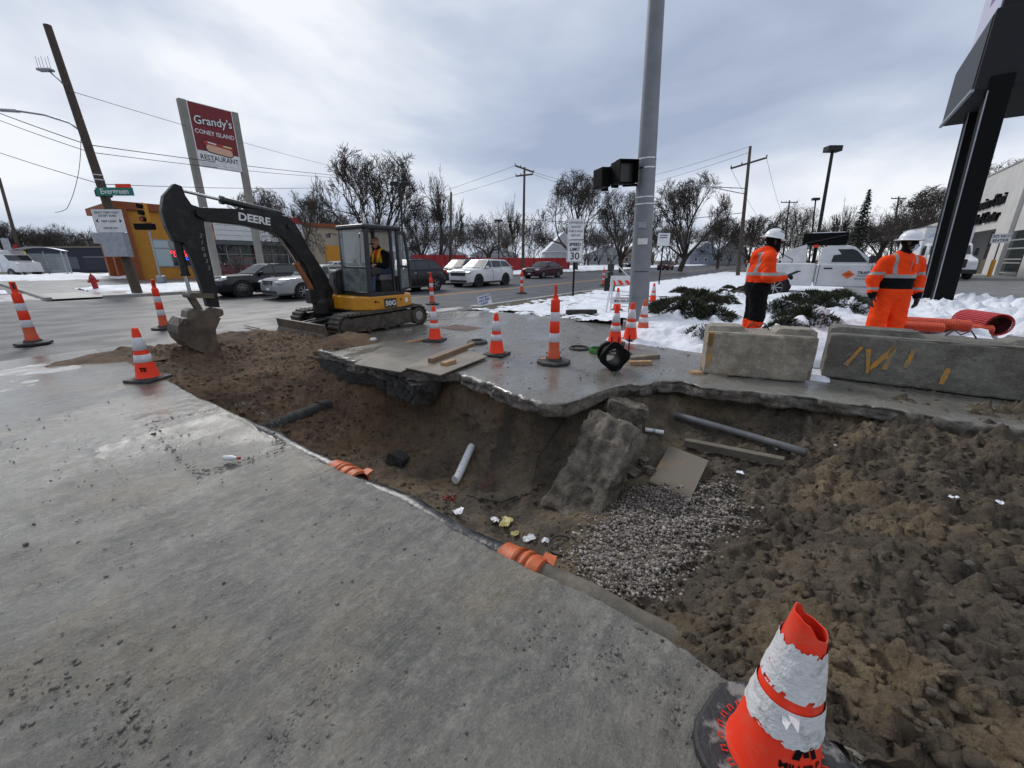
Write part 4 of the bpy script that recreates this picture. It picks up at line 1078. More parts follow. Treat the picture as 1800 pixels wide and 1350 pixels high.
mb = MB(); mb.tube(pts, .035, 8); mb.build('hose', M_blackdull, EXC, smooth=True)
mb = MB(); mb.tube([(q[0] + .1, q[1] - .03, q[2] - .02) for q in pts], .03, 8); mb.build('hose', mat('hose_grey', (.12, .12, .13), .5), EXC, smooth=True)
# ------------------------------------------------------------------ people
M_hivis = mat('hivis_orange_cloth', (.92, .07, .008), .75, col2=(.8, .05, .008), nscale=7, bump=.5, bscale=16, spec=.12)
M_hiblack = mat('black_workwear', (.006, .006, .007), .85, bump=.4, bscale=18, spec=.12)
M_tape = mat('silver_reflective_tape', (.28, .28, .28), .5)
M_skin = mat('skin', (.42, .22, .15), .55)
M_dskin = mat('dark_skin', (.07, .035, .022), .55)
M_jeans = mat('blue_jeans', (.05, .075, .15), .85, bump=.3, bscale=25)
M_boot = mat('work_boots', (.06, .045, .035), .7)
M_glove = mat('dark_glove', (.02, .02, .022), .8, col2=(.2, .19, .15), nscale=16, contrast=(.6, .66))
M_hat = mat('white_hard_hat', (.72, .72, .74), .25, coat=.3)
M_lime = mat('lime_cloth', (.5, .65, .02), .7)
M_hair = mat('dark_beard', (.02, .016, .014), .9)
BODYM = [M_hivis, M_hiblack, M_tape, M_dskin, M_glove, M_boot, M_skin, M_jeans, M_lime, M_hair]
OR, BK_, TP, DS, GL, BT, SK, JN, LM, HR = range(10)
V3 = lambda *a: np.array(a, float)
def hand_prims(wr, d, up, side, mi, curl=.5, s=1.0):
    """wr wrist, d direction to the finger ends, up = back of the hand, side = towards the thumb"""
    d = d / np.linalg.norm(d); up = up - d * up.dot(d); up /= np.linalg.norm(up); sd = np.cross(up, d); sd *= np.sign(sd.dot(side)) or 1
    P = [(wr, wr + d * .085 * s, .028 * s, .033 * s, mi, .02, up, .62)]
    for k, ln in enumerate((.075, .084, .078, .06)):
        o = wr + d * .088 * s + sd * (.028 - .0185 * k) * s
        m1 = o + (d * math.cos(curl * .6) - up * math.sin(curl * .6)) * ln * .52 * s
        m2 = m1 + (d * math.cos(curl * 1.7) - up * math.sin(curl * 1.7)) * ln * .5 * s
        P += [(o, m1, .0105 * s, .0098 * s, mi, .006), (m1, m2, .0098 * s, .0082 * s, mi, .006)]
    t0 = wr + d * .028 * s + sd * .026 * s; t1 = t0 + (d * .6 + sd * .75 - up * .2) * .042 * s; t2 = t1 + (d * .9 + sd * .2 - up * .4) * .032 * s
    return P + [(t0, t1, .0135 * s, .011 * s, mi, .01), (t1, t2, .0108 * s, .009 * s, mi, .008)]
def head_prims(c, face, mi_face, mi_skull, beard=None):
    f = face / np.linalg.norm(face); u = V3(0, 0, 1); l = np.cross(u, f)
    P = [(c + u * .02, c + u * .035 - f * .015, .098, .096, mi_skull, .03), (c - u * .05 + f * .022, c + u * .01 + f * .02, .066, .078, mi_face, .03),
         (c - u * .085 + f * .045, c - u * .05 + f * .045, .034, .045, mi_face if beard is None else beard, .03),
         (c + f * .098 - u * .0, c + f * .113 - u * .03, .009, .014, mi_face, .012)]                 # nose
    for s in (-1, 1):
        P += [(c + l * s * .092 - u * .022, c + l * s * .096 + u * .012, .012, .018, mi_face, .01),      # ears
              (c + f * .088 + l * s * .034 + u * .022, c + f * .09 + l * s * .02 + u * .024, .012, .01, mi_face, .015)]   # brow
    P += [(c + f * .09 - u * .052 - l * .018, c + f * .09 - u * .052 + l * .018, .009, .009, mi_face if beard is None else beard, .008)]   # mouth
    return P
def face_details(t, c, face, glasses=False):
    f = Vector(face).normalized(); u = Vector((0, 0, 1)); l = u.cross(f); c = Vector(c)
    if glasses:
        mb = MB()
        for s in (-1, 1): mb.box(c + f * .105 + l * s * .034 + u * .008, (.012, .052, .03), (0, 0, math.atan2(f.y, f.x)))
        for s in (-1, 1): mb.bar(c + f * .1 + l * s * .058 + u * .014, c + f * .0 + l * s * .1 + u * .01, .006)
        mb.bar(c + f * .106 - l * .012 + u * .012, c + f * .106 + l * .012 + u * .012, .006)
        mb.build('sunglasses', M_black, t, bevel=.002)
    else:
        for s in (-1, 1):
            mb = MB(); q = c + f * .088 + l * s * .033 + u * .005; mb.lathe([(0, -.011), (.008, -.008), (.011, 0), (.008, .008), (0, .011)], 10, q); mb.build('eye', M_white, t, smooth=True)
def hard_hat(t, c, face, tilt=.12, stickers=False):
    mb = MB(); pr = []
    for k in range(9): a = R(90 * k / 8); pr.append((.142 * math.cos(a) ** .8 if k < 8 else 0, .125 * math.sin(a)))
    mb.lathe([(.196, -.012), (.198, -.005), (.16, .004), (.146, .012)] + [(r, z + .012) for r, z in pr], 28)
    o = mb.build('hard_hat', M_hat, t, smooth=True, auto=60); o.location = Vector(c) + Vector((0, 0, .055)); o.rotation_euler = (0, tilt, math.atan2(face[1], face[0]))
    mb = MB()
    mb.tube([(.13 * math.cos(a) * .98, 0, .012 + .128 * math.sin(a)) for a in np.linspace(.25, 2.9, 14)], .012, 6); mb.build('ridge', M_hat, o, smooth=True)
    mk = mat('hat_sticker', (.25, .25, .27), .4)
    for (az, el_) in (((-1.2, .75), (-.75, .7)) if stickers else ((0, .7),)):
        d = Vector((math.cos(az) * math.cos(el_), math.sin(az) * math.cos(el_), math.sin(el_)))
        q = Vector((d.x * .145, d.y * .145, d.z * .128 + .014)); m_ = MB(); u = d.orthogonal().normalized(); w = d.cross(u)
        m_.add([q + u * .022 * math.cos(b) + w * .022 * math.sin(b) + d * .002 for b in np.linspace(0, 6.0, 9)], [tuple(range(9))]); m_.build('sticker', mk, o)
    return o
wrk = lambda amp: (lambda P: amp * (fbm(P[:, 0] * 14 + P[:, 2] * 9, P[:, 1] * 14 + P[:, 2] * 16, 3, 5)))

# --- worker with his side to us, looking down at a tablet
def worker_a():
    p = dep(1322, 560, 6.75); rz = math.atan2(-.81 * .95 - .58 * .25, .58 * .95 - .81 * .25)
    t = thing('person', 'worker in orange hi-vis jacket and black trousers looking down at a tablet', 'person', (p.x, p.y, .17), rz, 'people on the site')
    P = []
    # trunk: bulky jacket, slight stoop
    P += [(V3(.0, -.06, .93), V3(.0, .06, .93), .17, .17, BK_, .06), (V3(-.01, 0, 1.0), V3(.0, 0, 1.16), .205, .205, OR, .07, V3(1, 0, 0), .82),
          (V3(.0, 0, 1.16), V3(.03, 0, 1.40), .205, .185, OR, .07, V3(1, 0, 0), .82), (V3(.03, -.16, 1.42), V3(.03, .16, 1.42), .095, .095, OR, .07),
          (V3(-.07, -.07, 1.47), V3(-.07, .07, 1.47), .075, .075, OR, .05), (V3(.02, -.06, 1.5), V3(.02, .06, 1.5), .075, .075, OR, .05), (V3(-.12, 0, 1.36), V3(-.09, 0, 1.46), .06, .07, OR, .05),
          (V3(.05, 0, 1.52), V3(.07, 0, 1.6), .065, .065, BK_, .03)]
    hc = V3(.11, 0, 1.655); P += head_prims(hc, V3(.93, 0, -.35), DS, BK_)
    P += [(hc + V3(.03, 0, -.06), hc + V3(.04, 0, -.1), .078, .07, BK_, .03)]
    for s in (-1, 1):
        sh = V3(.03, s * .22, 1.40); elb = V3(.05, s * .29, 1.12); wr = V3(.30, s * .16, 1.13)
        P += [(sh, elb, .098, .088, OR, .05), (elb, wr * .85 + elb * .15, .09, .068, OR, .04), (wr * .82 + elb * .18, wr, .055, .045, BK_, .02)]
        P += hand_prims(wr, V3(.8, -s * .45, .1), V3(.1, s * .5, -1) * -1, V3(.3, -s, .6), GL, .7)
        hp = V3(.0, s * .1, .9); kn = V3(.03, s * .12, .5); an = V3(-.02, s * .12, .1)
        P += [(hp, kn, .135, .115, BK_, .04), (kn, kn * .75 + an * .25, .115, .108, BK_, .03), (kn * .7 + an * .3, an, .112, .095, OR, .03),
              (an + V3(0, 0, -.02), an + V3(.15, s * .02, -.055), .055, .045, BT, .03)]
    def paint(c, fm, pid):
        fm = fm.copy(); j = fm == OR
        x, y, z = c.T
        fm[j & (z < 1.035) & (z > .6)] = BK_
        fm[j & (np.abs(z - 1.165 - .05 * np.clip(x - .08, 0, 1)) < .024)] = TP
        tor = j & (np.abs(y) < .3) & (z > 1.18)
        fm[tor & (np.abs(np.abs(y) - .155) < .02) & (z < 1.5)] = TP
        return fm
    body = sdf_body('body', P, BODYM, .0095, .03, wrk(.010), t, paint)
    hard_hat(t, hc + V3(-.005, 0, .0), (.93, 0, 0), .2, True); face_details(t, hc, (.93, 0, -.35))
    mb = MB(); mb.box((.46, 0, 1.17), (.2, .15, .012), (0, -.45, 0)); mb.build('tablet', M_black, t, bevel=.004)
    mb = MB(); mb.box((-.20, .05, 1.33), (.012, .08, .05), (0, -.12, 0)); mb.build('back_print', mat('dark_print', (.3, .04, .02), .8), t)
worker_a()

# --- worker facing the pit, arms hanging, head turned to his left
def worker_b():
    p = dep(1557, 560, 6.75); f = Vector((-.81, -.58)) * .95 + Vector((.58, -.81)) * -.1
    rz = math.atan2(f.y, f.x)
    t = thing('person', 'worker in full orange hi-vis suit and blue face mask standing behind the long barrier', 'person', (p.x, p.y, .10), rz, 'people on the site')
    P = []
    P += [(V3(0, -.07, .95), V3(0, .07, .95), .17, .17, OR, .06), (V3(0, 0, 1.04), V3(.01, 0, 1.18), .205, .215, OR, .06, V3(1, 0, 0), .8),
          (V3(.01, 0, 1.18), V3(.0, 0, 1.40), .215, .19, OR, .07, V3(1, 0, 0), .78), (V3(0, -.18, 1.43), V3(0, .18, 1.43), .09, .09, OR, .07),
          (V3(0, -.05, 1.5), V3(0, .05, 1.5), .075, .075, OR, .05), (V3(.02, 0, 1.52), V3(.03, 0, 1.62), .075, .07, BK_, .03)]
    face = V3(.62, .78, -.05); hc = V3(.04, .01, 1.70); P += head_prims(hc, face, DS, BK_)
    for s in (-1, 1):
        sh = V3(.0, s * .24, 1.41); elb = V3(-.03, s * .335, 1.15); wr = V3(.05, s * .34, .89)
        P += [(sh, elb, .1, .09, OR, .05), (elb, wr * .7 + elb * .3, .09, .075, OR, .04), (wr * .68 + elb * .32, wr, .068, .056, BK_, .02)]
        P += hand_prims(wr + V3(0, 0, -.02), V3(.12, s * .04, -1), V3(.1, s, .0), V3(1, 0, 0), GL, .5, 1.08)
        hp = V3(0, s * .11, .92); kn = V3(.02, s * .15, .5); an = V3(-.01, s * .17, .1)
        P += [(hp, kn, .145, .125, OR, .035), (kn, an, .125, .11, OR, .03), (an + V3(0, 0, -.02), an + V3(.15, s * .04, -.055), .055, .045, BT, .03)]
    def paint(c, fm, pid):
        fm = fm.copy(); x, y, z = c.T; j = fm == OR
        tor = j & (np.abs(y) < .27 - .12 * np.clip((1.3 - z) / .4, 0, 1) + .05)
        armz = np.abs(y) > .245
        fm[tor & ~armz & (z > 1.0) & (z < 1.175)] = BK_
        fm[tor & ~armz & (np.abs(z - 1.2) < .027)] = TP
        fm[j & ~armz & (z > 1.22) & (np.abs(np.abs(y) - .15) < .022)] = TP
        fm[j & armz & (np.abs(z - 1.24) < .024)] = TP
        fm[j & armz & (np.abs(z - 1.0) < .022)] = TP
        return fm
    sdf_body('body', P, BODYM, .0095, .03, wrk(.010), t, paint)
    hard_hat(t, hc, face, .03); face_details(t, hc, face)
    fx = Vector(face).normalized(); u = Vector((0, 0, 1)); l = u.cross(fx); c = Vector(hc)
    mb = MB(); rows = []
    for k, (zz, o, w) in enumerate(((.0, .105, .05), (-.03, .122, .062), (-.065, .118, .064), (-.105, .085, .05))):
        for q in np.linspace(-1, 1, 7): mb.v.append(tuple(c + u * zz + l * w * q + fx * (o - .045 * q * q)))
    for k in range(3):
        for q in range(6): mb.f.append((k * 7 + q, k * 7 + q + 1, k * 7 + q + 8, k * 7 + q + 7)); mb.m.append(0)
    mb.build('face_mask', mat('blue_mask', (.42, .58, .72), .8), t, smooth=True, fix=False)
    for s in (-1, 1):
        mb = MB(); mb.tube([c + u * -.01 + l * s * .052 + fx * .06, c + l * s * .098 + u * .0 + fx * .0], .003, 5); mb.build('mask_strap', M_white, t)
    mb = MB(); mb.bar((.182, .03, 1.46), (.178, .03, 1.23), .006, .006); mb.build('zip', M_tape, t)
    mb = MB(); mb.box((.165, .12, 1.33), (.012, .11, .12), (0, .05, .25)); mb.build('chest_pocket', M_hivis, t, bevel=.004)
worker_b()

# --- machine operator seated in the cab
def operator():
    lx, ly, lz = -.36, .36, 1.26
    t = thing('person', 'bearded operator in sunglasses, hi-vis vest and jeans sitting in the excavator cab', 'person', (EX - lx, EY - ly, lz - .03), math.pi, 'people on the site')
    P = [(V3(0, -.08, .08), V3(0, .08, .08), .12, .12, JN, .05), (V3(-.02, 0, .12), V3(.03, 0, .42), .145, .165, OR, .06, V3(1, 0, 0), .82),
         (V3(.03, -.15, .46), V3(.03, .15, .46), .075, .075, BK_, .06), (V3(.05, 0, .5), V3(.08, 0, .6), .065, .06, BK_, .03)]
    hc = V3(.15, 0, .69); face = V3(.95, .1, -.3); P += head_prims(hc, face, SK, SK, HR)
    for s in (-1, 1):
        sh = V3(.03, s * .2, .44); elb = V3(.12, s * .27, .2); wr = V3(.34, s * .26, .22)
        P += [(sh, elb, .075, .065, BK_, .04), (elb, wr, .062, .046, BK_, .03)]
        P += hand_prims(wr, V3(1, 0, -.05), V3(0, 0, 1), V3(0, -s, 0), SK, 1.0)
        hp = V3(.0, s * .1, .07); kn = V3(.40, s * .15, .10); an = V3(.44, s * .15, -.33)
        P += [(hp, kn, .1, .082, JN, .04), (kn, an, .08, .06, JN, .03), (an + V3(0, 0, -.03), an + V3(.15, 0, -.07), .05, .042, BT, .03)]
    def paint(c, fm, pid):
        fm = fm.copy(); x, y, z = c.T; j = fm == OR
        fm[j & (z < .2)] = LM
        fm[j & (np.abs(np.abs(y) - .1) < .025) & (z > .2)] = LM
        return fm
    sdf_body('body', P, BODYM, .009, .03, wrk(.006), t, paint)
    face_details(t, hc, face, True)
    mb = MB()
    for s in (-1, 1): mb.tube([(-.1, s * .1, .5), (.03, s * .12, .545), (.16, s * .1, .44), (.19, s * .08, .25)], .022, 7)
    mb.build('vest_trim', mat('yellow_trim', (.7, .5, .04), .7), t, smooth=True)
operator()
# ------------------------------------------------------------------ vehicles (local +x = front)
M_arch = mat('wheel_arch_black', (.006, .006, .006), .9)
M_carglass = mat('car_window_glass', (.015, .018, .02), .06, spec=.7)
M_clearglass = mat('windscreen_glass', (.03, .036, .04), .25, spec=.2)
M_head = mat('headlight_lens', (.6, .62, .62), .12)
M_tail = mat('tail_light_red', (.35, .01, .01), .2)
M_chrome = mat('chrome_trim', (.6, .6, .6), .18, 1.0)
M_plastic = mat('black_plastic', (.014, .014, .015), .55)
M_rim = mat('alloy_rim', (.4, .4, .41), .3, .8)
def paint_mat(name, c): return mat(name, c, .16, col2=tuple(x * .8 for x in c), nscale=1.5)
def wheel(parent, x, y, r, w=.22, spokes=10, rim=M_rim):
    s = 1 if y > 0 else -1
    mb = MB(); mb.lathe([(r * .66, -w / 2), (r * .93, -w / 2), (r, -w / 2 + .03), (r, w / 2 - .03), (r * .93, w / 2), (r * .66, w / 2)], 28, (x, y, r), 'y')
    o = mb.build('wheel', M_rubber, parent, smooth=True, auto=40)
    mb = MB(); mb.lathe([(0, s * (w / 2 - .014)), (r * .66, s * (w / 2 - .014)), (r * .68, s * (w / 2 - .005)), (r * .63, s * (w / 2 + .002)), (r * .60, s * (w / 2 - .012))], 28, (x, y, r), 'y')
    rm = mb.build('rim', M_arch if rim is not None else M_arch, o, smooth=True, auto=40)
    for k in range(spokes):
        a = 2 * math.pi * k / spokes; d = Vector((math.cos(a), 0, math.sin(a))); c = Vector((x, y + s * (w / 2 - .004), r))
        mb = MB(); mb.bar(c + d * r * .08, c + d * r * .63, .034, .02, up=(0, 1, 0)); mb.build('spoke', rim, o)
    mb = MB(); mb.lathe([(r * .6, s * (w / 2 - .02)), (r * .66, s * (w / 2 + .004)), (r * .69, s * (w / 2 - .01))], 28, (x, y, r), 'y'); mb.build('rim_ring', rim, o, smooth=True)
    mb = MB(); mb.lathe([(0, s * (w / 2 - .005)), (r * .13, s * (w / 2 - .01))], 12, (x, y, r), 'y'); mb.build('hub_cap', rim, o)
    return o
def car(label, loc, rz, paint, L, W, H, wb, r, xf, hood, belt, ws, rf, rr, re, tail, clear=.2, spokes=10, rim=M_rim, grille='bars', rails=False, name='car', dark=M_carglass, simple=False, group='cars on the road'):
    """xf front axle behind the nose; hood/belt/tail heights; ws,rf,rr,re: x (from nose) of windscreen base, roof front, roof rear, rear glass base"""
    t = thing(name, label, 'car', loc, rz, group)
    X = lambda d: L / 2 - d
    hw = W / 2
    st = [(0.0, .78, hood - .22, .80), (.06, .86, hood - .12, .9), (.2, .93, hood - .05, .96), (.5, .98, hood - .02, 1), (ws * .85, 1, hood + .02, 1), (ws, 1, belt - .03, 1), (rf, 1, belt, 1), ((rf + rr) / 2, 1, belt + .01, 1),
          (rr, 1, belt + .03, 1), (min(re, L - .3), .99, belt + .03, 1), (L - .25, .97, tail + .02, .98), (L - .08, .92, tail, .95), (L, .84, tail - .12, .86)]
    mb = MB(); rings = []
    for (d, wf, zt, bf) in st:
        w = hw * wf; zb = clear + (.1 if d < .05 or d > L - .05 else 0)
        sec = [(0, zb), (w * .86, zb), (w * .97, zb + .08), (w, clear + (zt - clear) * .45), (w * .985, clear + (zt - clear) * .8), (w * .93, zt - .03), (w * .82, zt + .0), (w * .4, zt + .025), (0, zt + .03)]
        ring = [(X(d), y, z) for y, z in sec] + [(X(d), -y, z) for y, z in sec[-2:0:-1]]
        rings.append(len(mb.v)); mb.v += ring; n = len(ring)
    for a, b in zip(rings[:-1], rings[1:]):
        for k in range(n): mb.f.append((a + k, a + (k + 1) % n, b + (k + 1) % n, b + k)); mb.m.append(0)
    mb.f.append(tuple(rings[0] + k for k in range(n))); mb.f.append(tuple(rings[-1] + n - 1 - k for k in range(n))); mb.m += [0, 0]
    body = mb.build('body', paint, t, smooth=True, auto=35)
    # greenhouse shell
    wb0, wt = hw * .93, hw * .74
    def gh(d, z, w): return (X(d), w, z)
    A, B, C, D = (ws, belt - .02), (rf, H - .03), (rr, H - .04), (re, belt + .02)
    mid = ((rf + rr) / 2, H)
    mb = MB()
    loop = [A, B, mid, C, D]
    for (d, z) in loop:
        f = (z - belt) / (H - belt); w = wb0 + (wt - wb0) * max(0, f)
        mb.v += [(X(d), w, z), (X(d), w * .5, z + .02 * f), (X(d), -w * .5, z + .02 * f), (X(d), -w, z)]
    for k in range(4):
        for j in range(3): mb.f.append((k * 4 + j, k * 4 + j + 1, k * 4 + j + 5, k * 4 + j + 4)); mb.m.append(0)
    mb.f += [(0, 4, 8, 12, 16), (3, 19, 15, 11, 7)]; mb.m += [0, 0]
    cabn = mb.build('cabin', paint, t, smooth=True, auto=30)
    # glass: windscreen, rear window, side windows
    def on_side(d, z, s, off=.006):
        f = max(0, (z - belt) / (H - belt)); return (X(d), s * (wb0 + (wt - wb0) * f + off), z)
    def glasspane(nm, q, m_):
        mb = MB(); mb.add(q, [tuple(range(len(q)))]); mb.build(nm, m_, cabn, fix=False)
    lerp = lambda a, b, f: (a[0] + (b[0] - a[0]) * f, a[1] + (b[1] - a[1]) * f)
    def cross(nm, P, Q, sgn, m_):
        a, b = lerp(P, Q, .06), lerp(P, Q, .93)
        qs = []
        for (d, z), ss in ((a, 1), (a, -1), (b, -1), (b, 1)):
            f = max(0, (z - belt) / (H - belt)); w = (wb0 + (wt - wb0) * f) * .92
            qs.append((X(d) + sgn * .012, ss * w, z + .012))
        # bowed centre
        m1 = [(qs[0][0] + sgn * .02, 0, qs[0][2] + .012), (qs[2][0] + sgn * .01, 0, qs[2][2] + .016)]
        mb = MB(); mb.add([qs[0], m1[0], m1[1], qs[3]], [(0, 1, 2, 3)]); mb.add([m1[0], qs[1], qs[2], m1[1]], [(0, 1, 2, 3)]); mb.build(nm, m_, cabn, fix=False)
    cross('windscreen', A, B, 1, M_clearglass); cross('rear_window', D, C, -1, dark)
    zt, zb = H - .09, belt + .035
    fx = lambda z: ws + (rf - ws) * (z - A[1]) / (B[1] - A[1]) + .07
    rx = lambda z: re + (rr - re) * (z - D[1]) / (C[1] - D[1]) - .08
    bp = (xf + .4 * wb) + .28; cp = xf + wb * .86
    for s in (1, -1):
        glasspane('side_window', [on_side(fx(zb), zb, s), on_side(bp, zb + .01, s), on_side(bp, zt, s), on_side(fx(zt), zt, s)], dark)
        c1 = min(cp, rx(zb) - .15)
        glasspane('side_window', [on_side(bp + .06, zb + .01, s), on_side(c1, zb + .025, s), on_side(min(c1, rx(zt)), zt - .005, s), on_side(bp + .06, zt, s)], dark)
        if rx(zb) - c1 > .3: glasspane('side_window', [on_side(c1 + .05, zb + .03, s), on_side(rx(zb + .03), zb + .04, s), on_side(min(rx(zt - .03), rx(zb)), zt - .04, s), on_side(c1 + .05, zt - .008, s)], dark)
    # wheels and arches
    for d in (xf, xf + wb):
        for s in (1, -1):
            mb = MB(); y0, y1 = s * (hw - .25), s * (hw + .004); mb.lathe([(0, y0), (r * 1.2, y0), (r * 1.2, y1), (0, y1)], 26, (X(d), 0, r), 'y'); mb.build('wheel_arch', M_arch, body, fix=False)
            wheel(t, X(d), s * (hw - .088), r, spokes=spokes, rim=rim)
    # front face
    hl = hood - .17
    for s in (1, -1):
        mb = MB(); mb.prism([(X(.02), hl - .07), (X(-.0) + .01, hl - .01), (X(.1), hl + .055), (X(.42), hl + .07), (X(.36), hl), (X(.1), hl - .07)], s * hw * .62, s * hw * .955); mb.build('headlight', M_head, body, bevel=.012)
        mb = MB(); mb.prism([(X(L - .02), tail - .28), (X(L) - .008, tail - .05), (X(L - .14), tail - .02), (X(L - .36), tail - .07), (X(L - .2), tail - .2)], s * hw * .60, s * hw * .985); mb.build('tail_light', M_tail, body, bevel=.012)
        mb = MB(); mb.box((X(ws + .28), s * (hw + .07), belt + .06), (.12, .2, .15)); mb.build('mirror', paint if not simple else M_plastic, cabn, bevel=.03)
        for d in (bp + .02,):
            mb = MB(); mb.box((X(d), s * (hw + .0), (clear + belt) / 2 + .05), (.012, .012, belt - clear - .25)); mb.build('door_gap', M_arch, body)
        for d in (bp - .12, cp - .1):
            mb = MB(); mb.box((X(d), s * (hw + .005), belt - .14), (.2, .02, .03)); mb.build('door_handle', M_chrome, body, bevel=.006)
        mb = MB(); mb.box((0, s * (hw - .02), clear + .02), (wb - 2.5 * r, .05, .1)); mb.build('sill', M_plastic, body)
    mb = MB(); gz = hl - .02
    if grille == 'bars': mb.prism([(-hw * .42, gz - .12), (hw * .42, gz - .12), (hw * .48, gz + .07), (-hw * .48, gz + .07)], X(.03), X(-.02), 'yz')
    else: mb.prism([(-hw * .6, gz - .22), (hw * .6, gz - .22), (hw * .68, gz - .02), (-hw * .68, gz - .02)], X(.03), X(-.022), 'yz')
    g_ = mb.build('grille', M_plastic, body, bevel=.01)
    for k in range(3):
        mb = MB(); mb.box((X(-.024), 0, gz - .16 + .07 * k), (.008, hw * .85, .012)); mb.build('grille_bar', M_chrome if grille == 'bars' else M_plastic, g_)
    mb = MB(); mb.box((X(.04), 0, clear + .12), (.12, W * .72, .13)); mb.build('lower_intake', M_plastic, body, bevel=.02)
    mb = MB(); mb.box((X(-.03), 0, clear + .24), (.02, .3, .1)); mb.build('number_plate', M_white, body)
    mb = MB(); mb.box((X(L + .005), 0, tail - .22), (.02, .34, .15)); mb.build('number_plate', M_white, body)
    if rails:
        for s in (1, -1):
            mb = MB(); mb.tube([(X(rf + .25), s * wt * .93, H), (X(rf + .35), s * wt * .93, H + .045), (X(rr - .3), s * wt * .93, H + .045), (X(rr - .2), s * wt * .93, H)], .018, 7); mb.build('roof_rail', M_plastic, cabn, smooth=True)
    return t
RZ = -.10
P_black = paint_mat('black_car_paint', (.008, .008, .009)); P_silver = paint_mat('silver_car_paint', (.34, .35, .34)); P_char = paint_mat('charcoal_car_paint', (.035, .038, .04))
P_white = paint_mat('white_car_paint', (.72, .73, .74)); P_mar = paint_mat('maroon_car_paint', (.05, .006, .012)); P_mar2 = paint_mat('dark_red_paint', (.12, .01, .015))
PI = math.pi
def lane(px, py, Y, L): p = atY(px, py, Y - .9); return (p.x + L / 2, Y, RZ)      # nose at this pixel
car('black sedan with bright multi-spoke wheels behind the excavator boom', lane(383, 500, 22.0, 5.05), PI, P_black, 5.05, 1.9, 1.48, 3.05, .36, .95, .98, 1.02, 1.55, 2.3, 3.55, 4.4, 1.08, rim=M_chrome, spokes=14)
car('silver sedan with oval grille partly hidden by the excavator cab', lane(489, 505, 18.9, 5.0), PI, P_silver, 5.0, 1.85, 1.44, 2.75, .33, 1.05, .92, .98, 1.5, 2.25, 3.5, 4.3, 1.02, spokes=7)
q = atY(786, 490, 17.0)
car('black compact sport utility vehicle behind the excavator cab, tail to the right', (q.x - 2.25, 17.9, RZ), PI, P_black, 4.5, 1.84, 1.68, 2.69, .36, .88, 1.08, 1.12, 1.3, 2.0, 3.75, 4.3, 1.15, clear=.26, spokes=5, rails=True)
car('dark grey sport utility vehicle half hidden behind the white one', lane(789, 488, 21.2, 4.7), PI, P_char, 4.7, 1.84, 1.69, 2.8, .36, .9, 1.08, 1.12, 1.35, 2.05, 3.9, 4.45, 1.15, clear=.25, rails=True)
car('white crossover with black grille and wheels in the queue on the road', lane(824, 490, 17.9, 4.86), PI, P_white, 4.86, 1.95, 1.70, 2.86, .38, .92, 1.10, 1.15, 1.4, 2.15, 4.0, 4.65, 1.22, clear=.25, grille='wide', rim=M_plastic, spokes=5)
car('dark maroon sedan alone in the far lane beneath the speed limit sign', lane(945, 478, 20.9, 5.0), PI, P_mar, 5.0, 1.85, 1.50, 2.84, .35, 1.0, .98, 1.02, 1.5, 2.25, 3.6, 4.45, 1.05, spokes=9)
q = dep(1170, 468, 72)
car('distant dark red car coming along the road right of the grey pole', (q.x, q.y, RZ), PI, P_mar2, 4.6, 1.8, 1.6, 2.7, .35, .9, 1.0, 1.05, 1.35, 2.05, 3.6, 4.2, 1.08, simple=True, rim=M_plastic)
q = dep(422, 480, 36)
car('dark red sport utility vehicle parked in front of the restaurant', (q.x, q.y, -.05), R(150), P_mar2, 4.9, 1.95, 1.78, 2.85, .38, .9, 1.1, 1.15, 1.35, 2.1, 4.2, 4.75, 1.2, clear=.25, rails=True, group='parked cars')
q = dep(822, 462, 44)
car('grey car parked by the red fence, only its roof showing', (q.x, q.y, -.05), R(200), P_silver, 4.6, 1.8, 1.66, 2.7, .35, .9, 1.05, 1.1, 1.3, 2.0, 3.8, 4.35, 1.1, simple=True, group='parked cars')
q = dep(1115, 466, 80)
car('dark car parked at the houses left of the grey pole', (q.x, q.y, .0), R(150), P_black, 4.7, 1.8, 1.5, 2.7, .34, .9, .98, 1.02, 1.4, 2.1, 3.5, 4.2, 1.05, simple=True, group='parked cars')
q = dep(590, 480, 34)
car('white car parked at the lot seen between boom and cab', (q.x, q.y, -.05), R(170), P_white, 4.6, 1.8, 1.5, 2.7, .34, .9, .98, 1.02, 1.4, 2.1, 3.5, 4.2, 1.05, simple=True, group='parked cars')

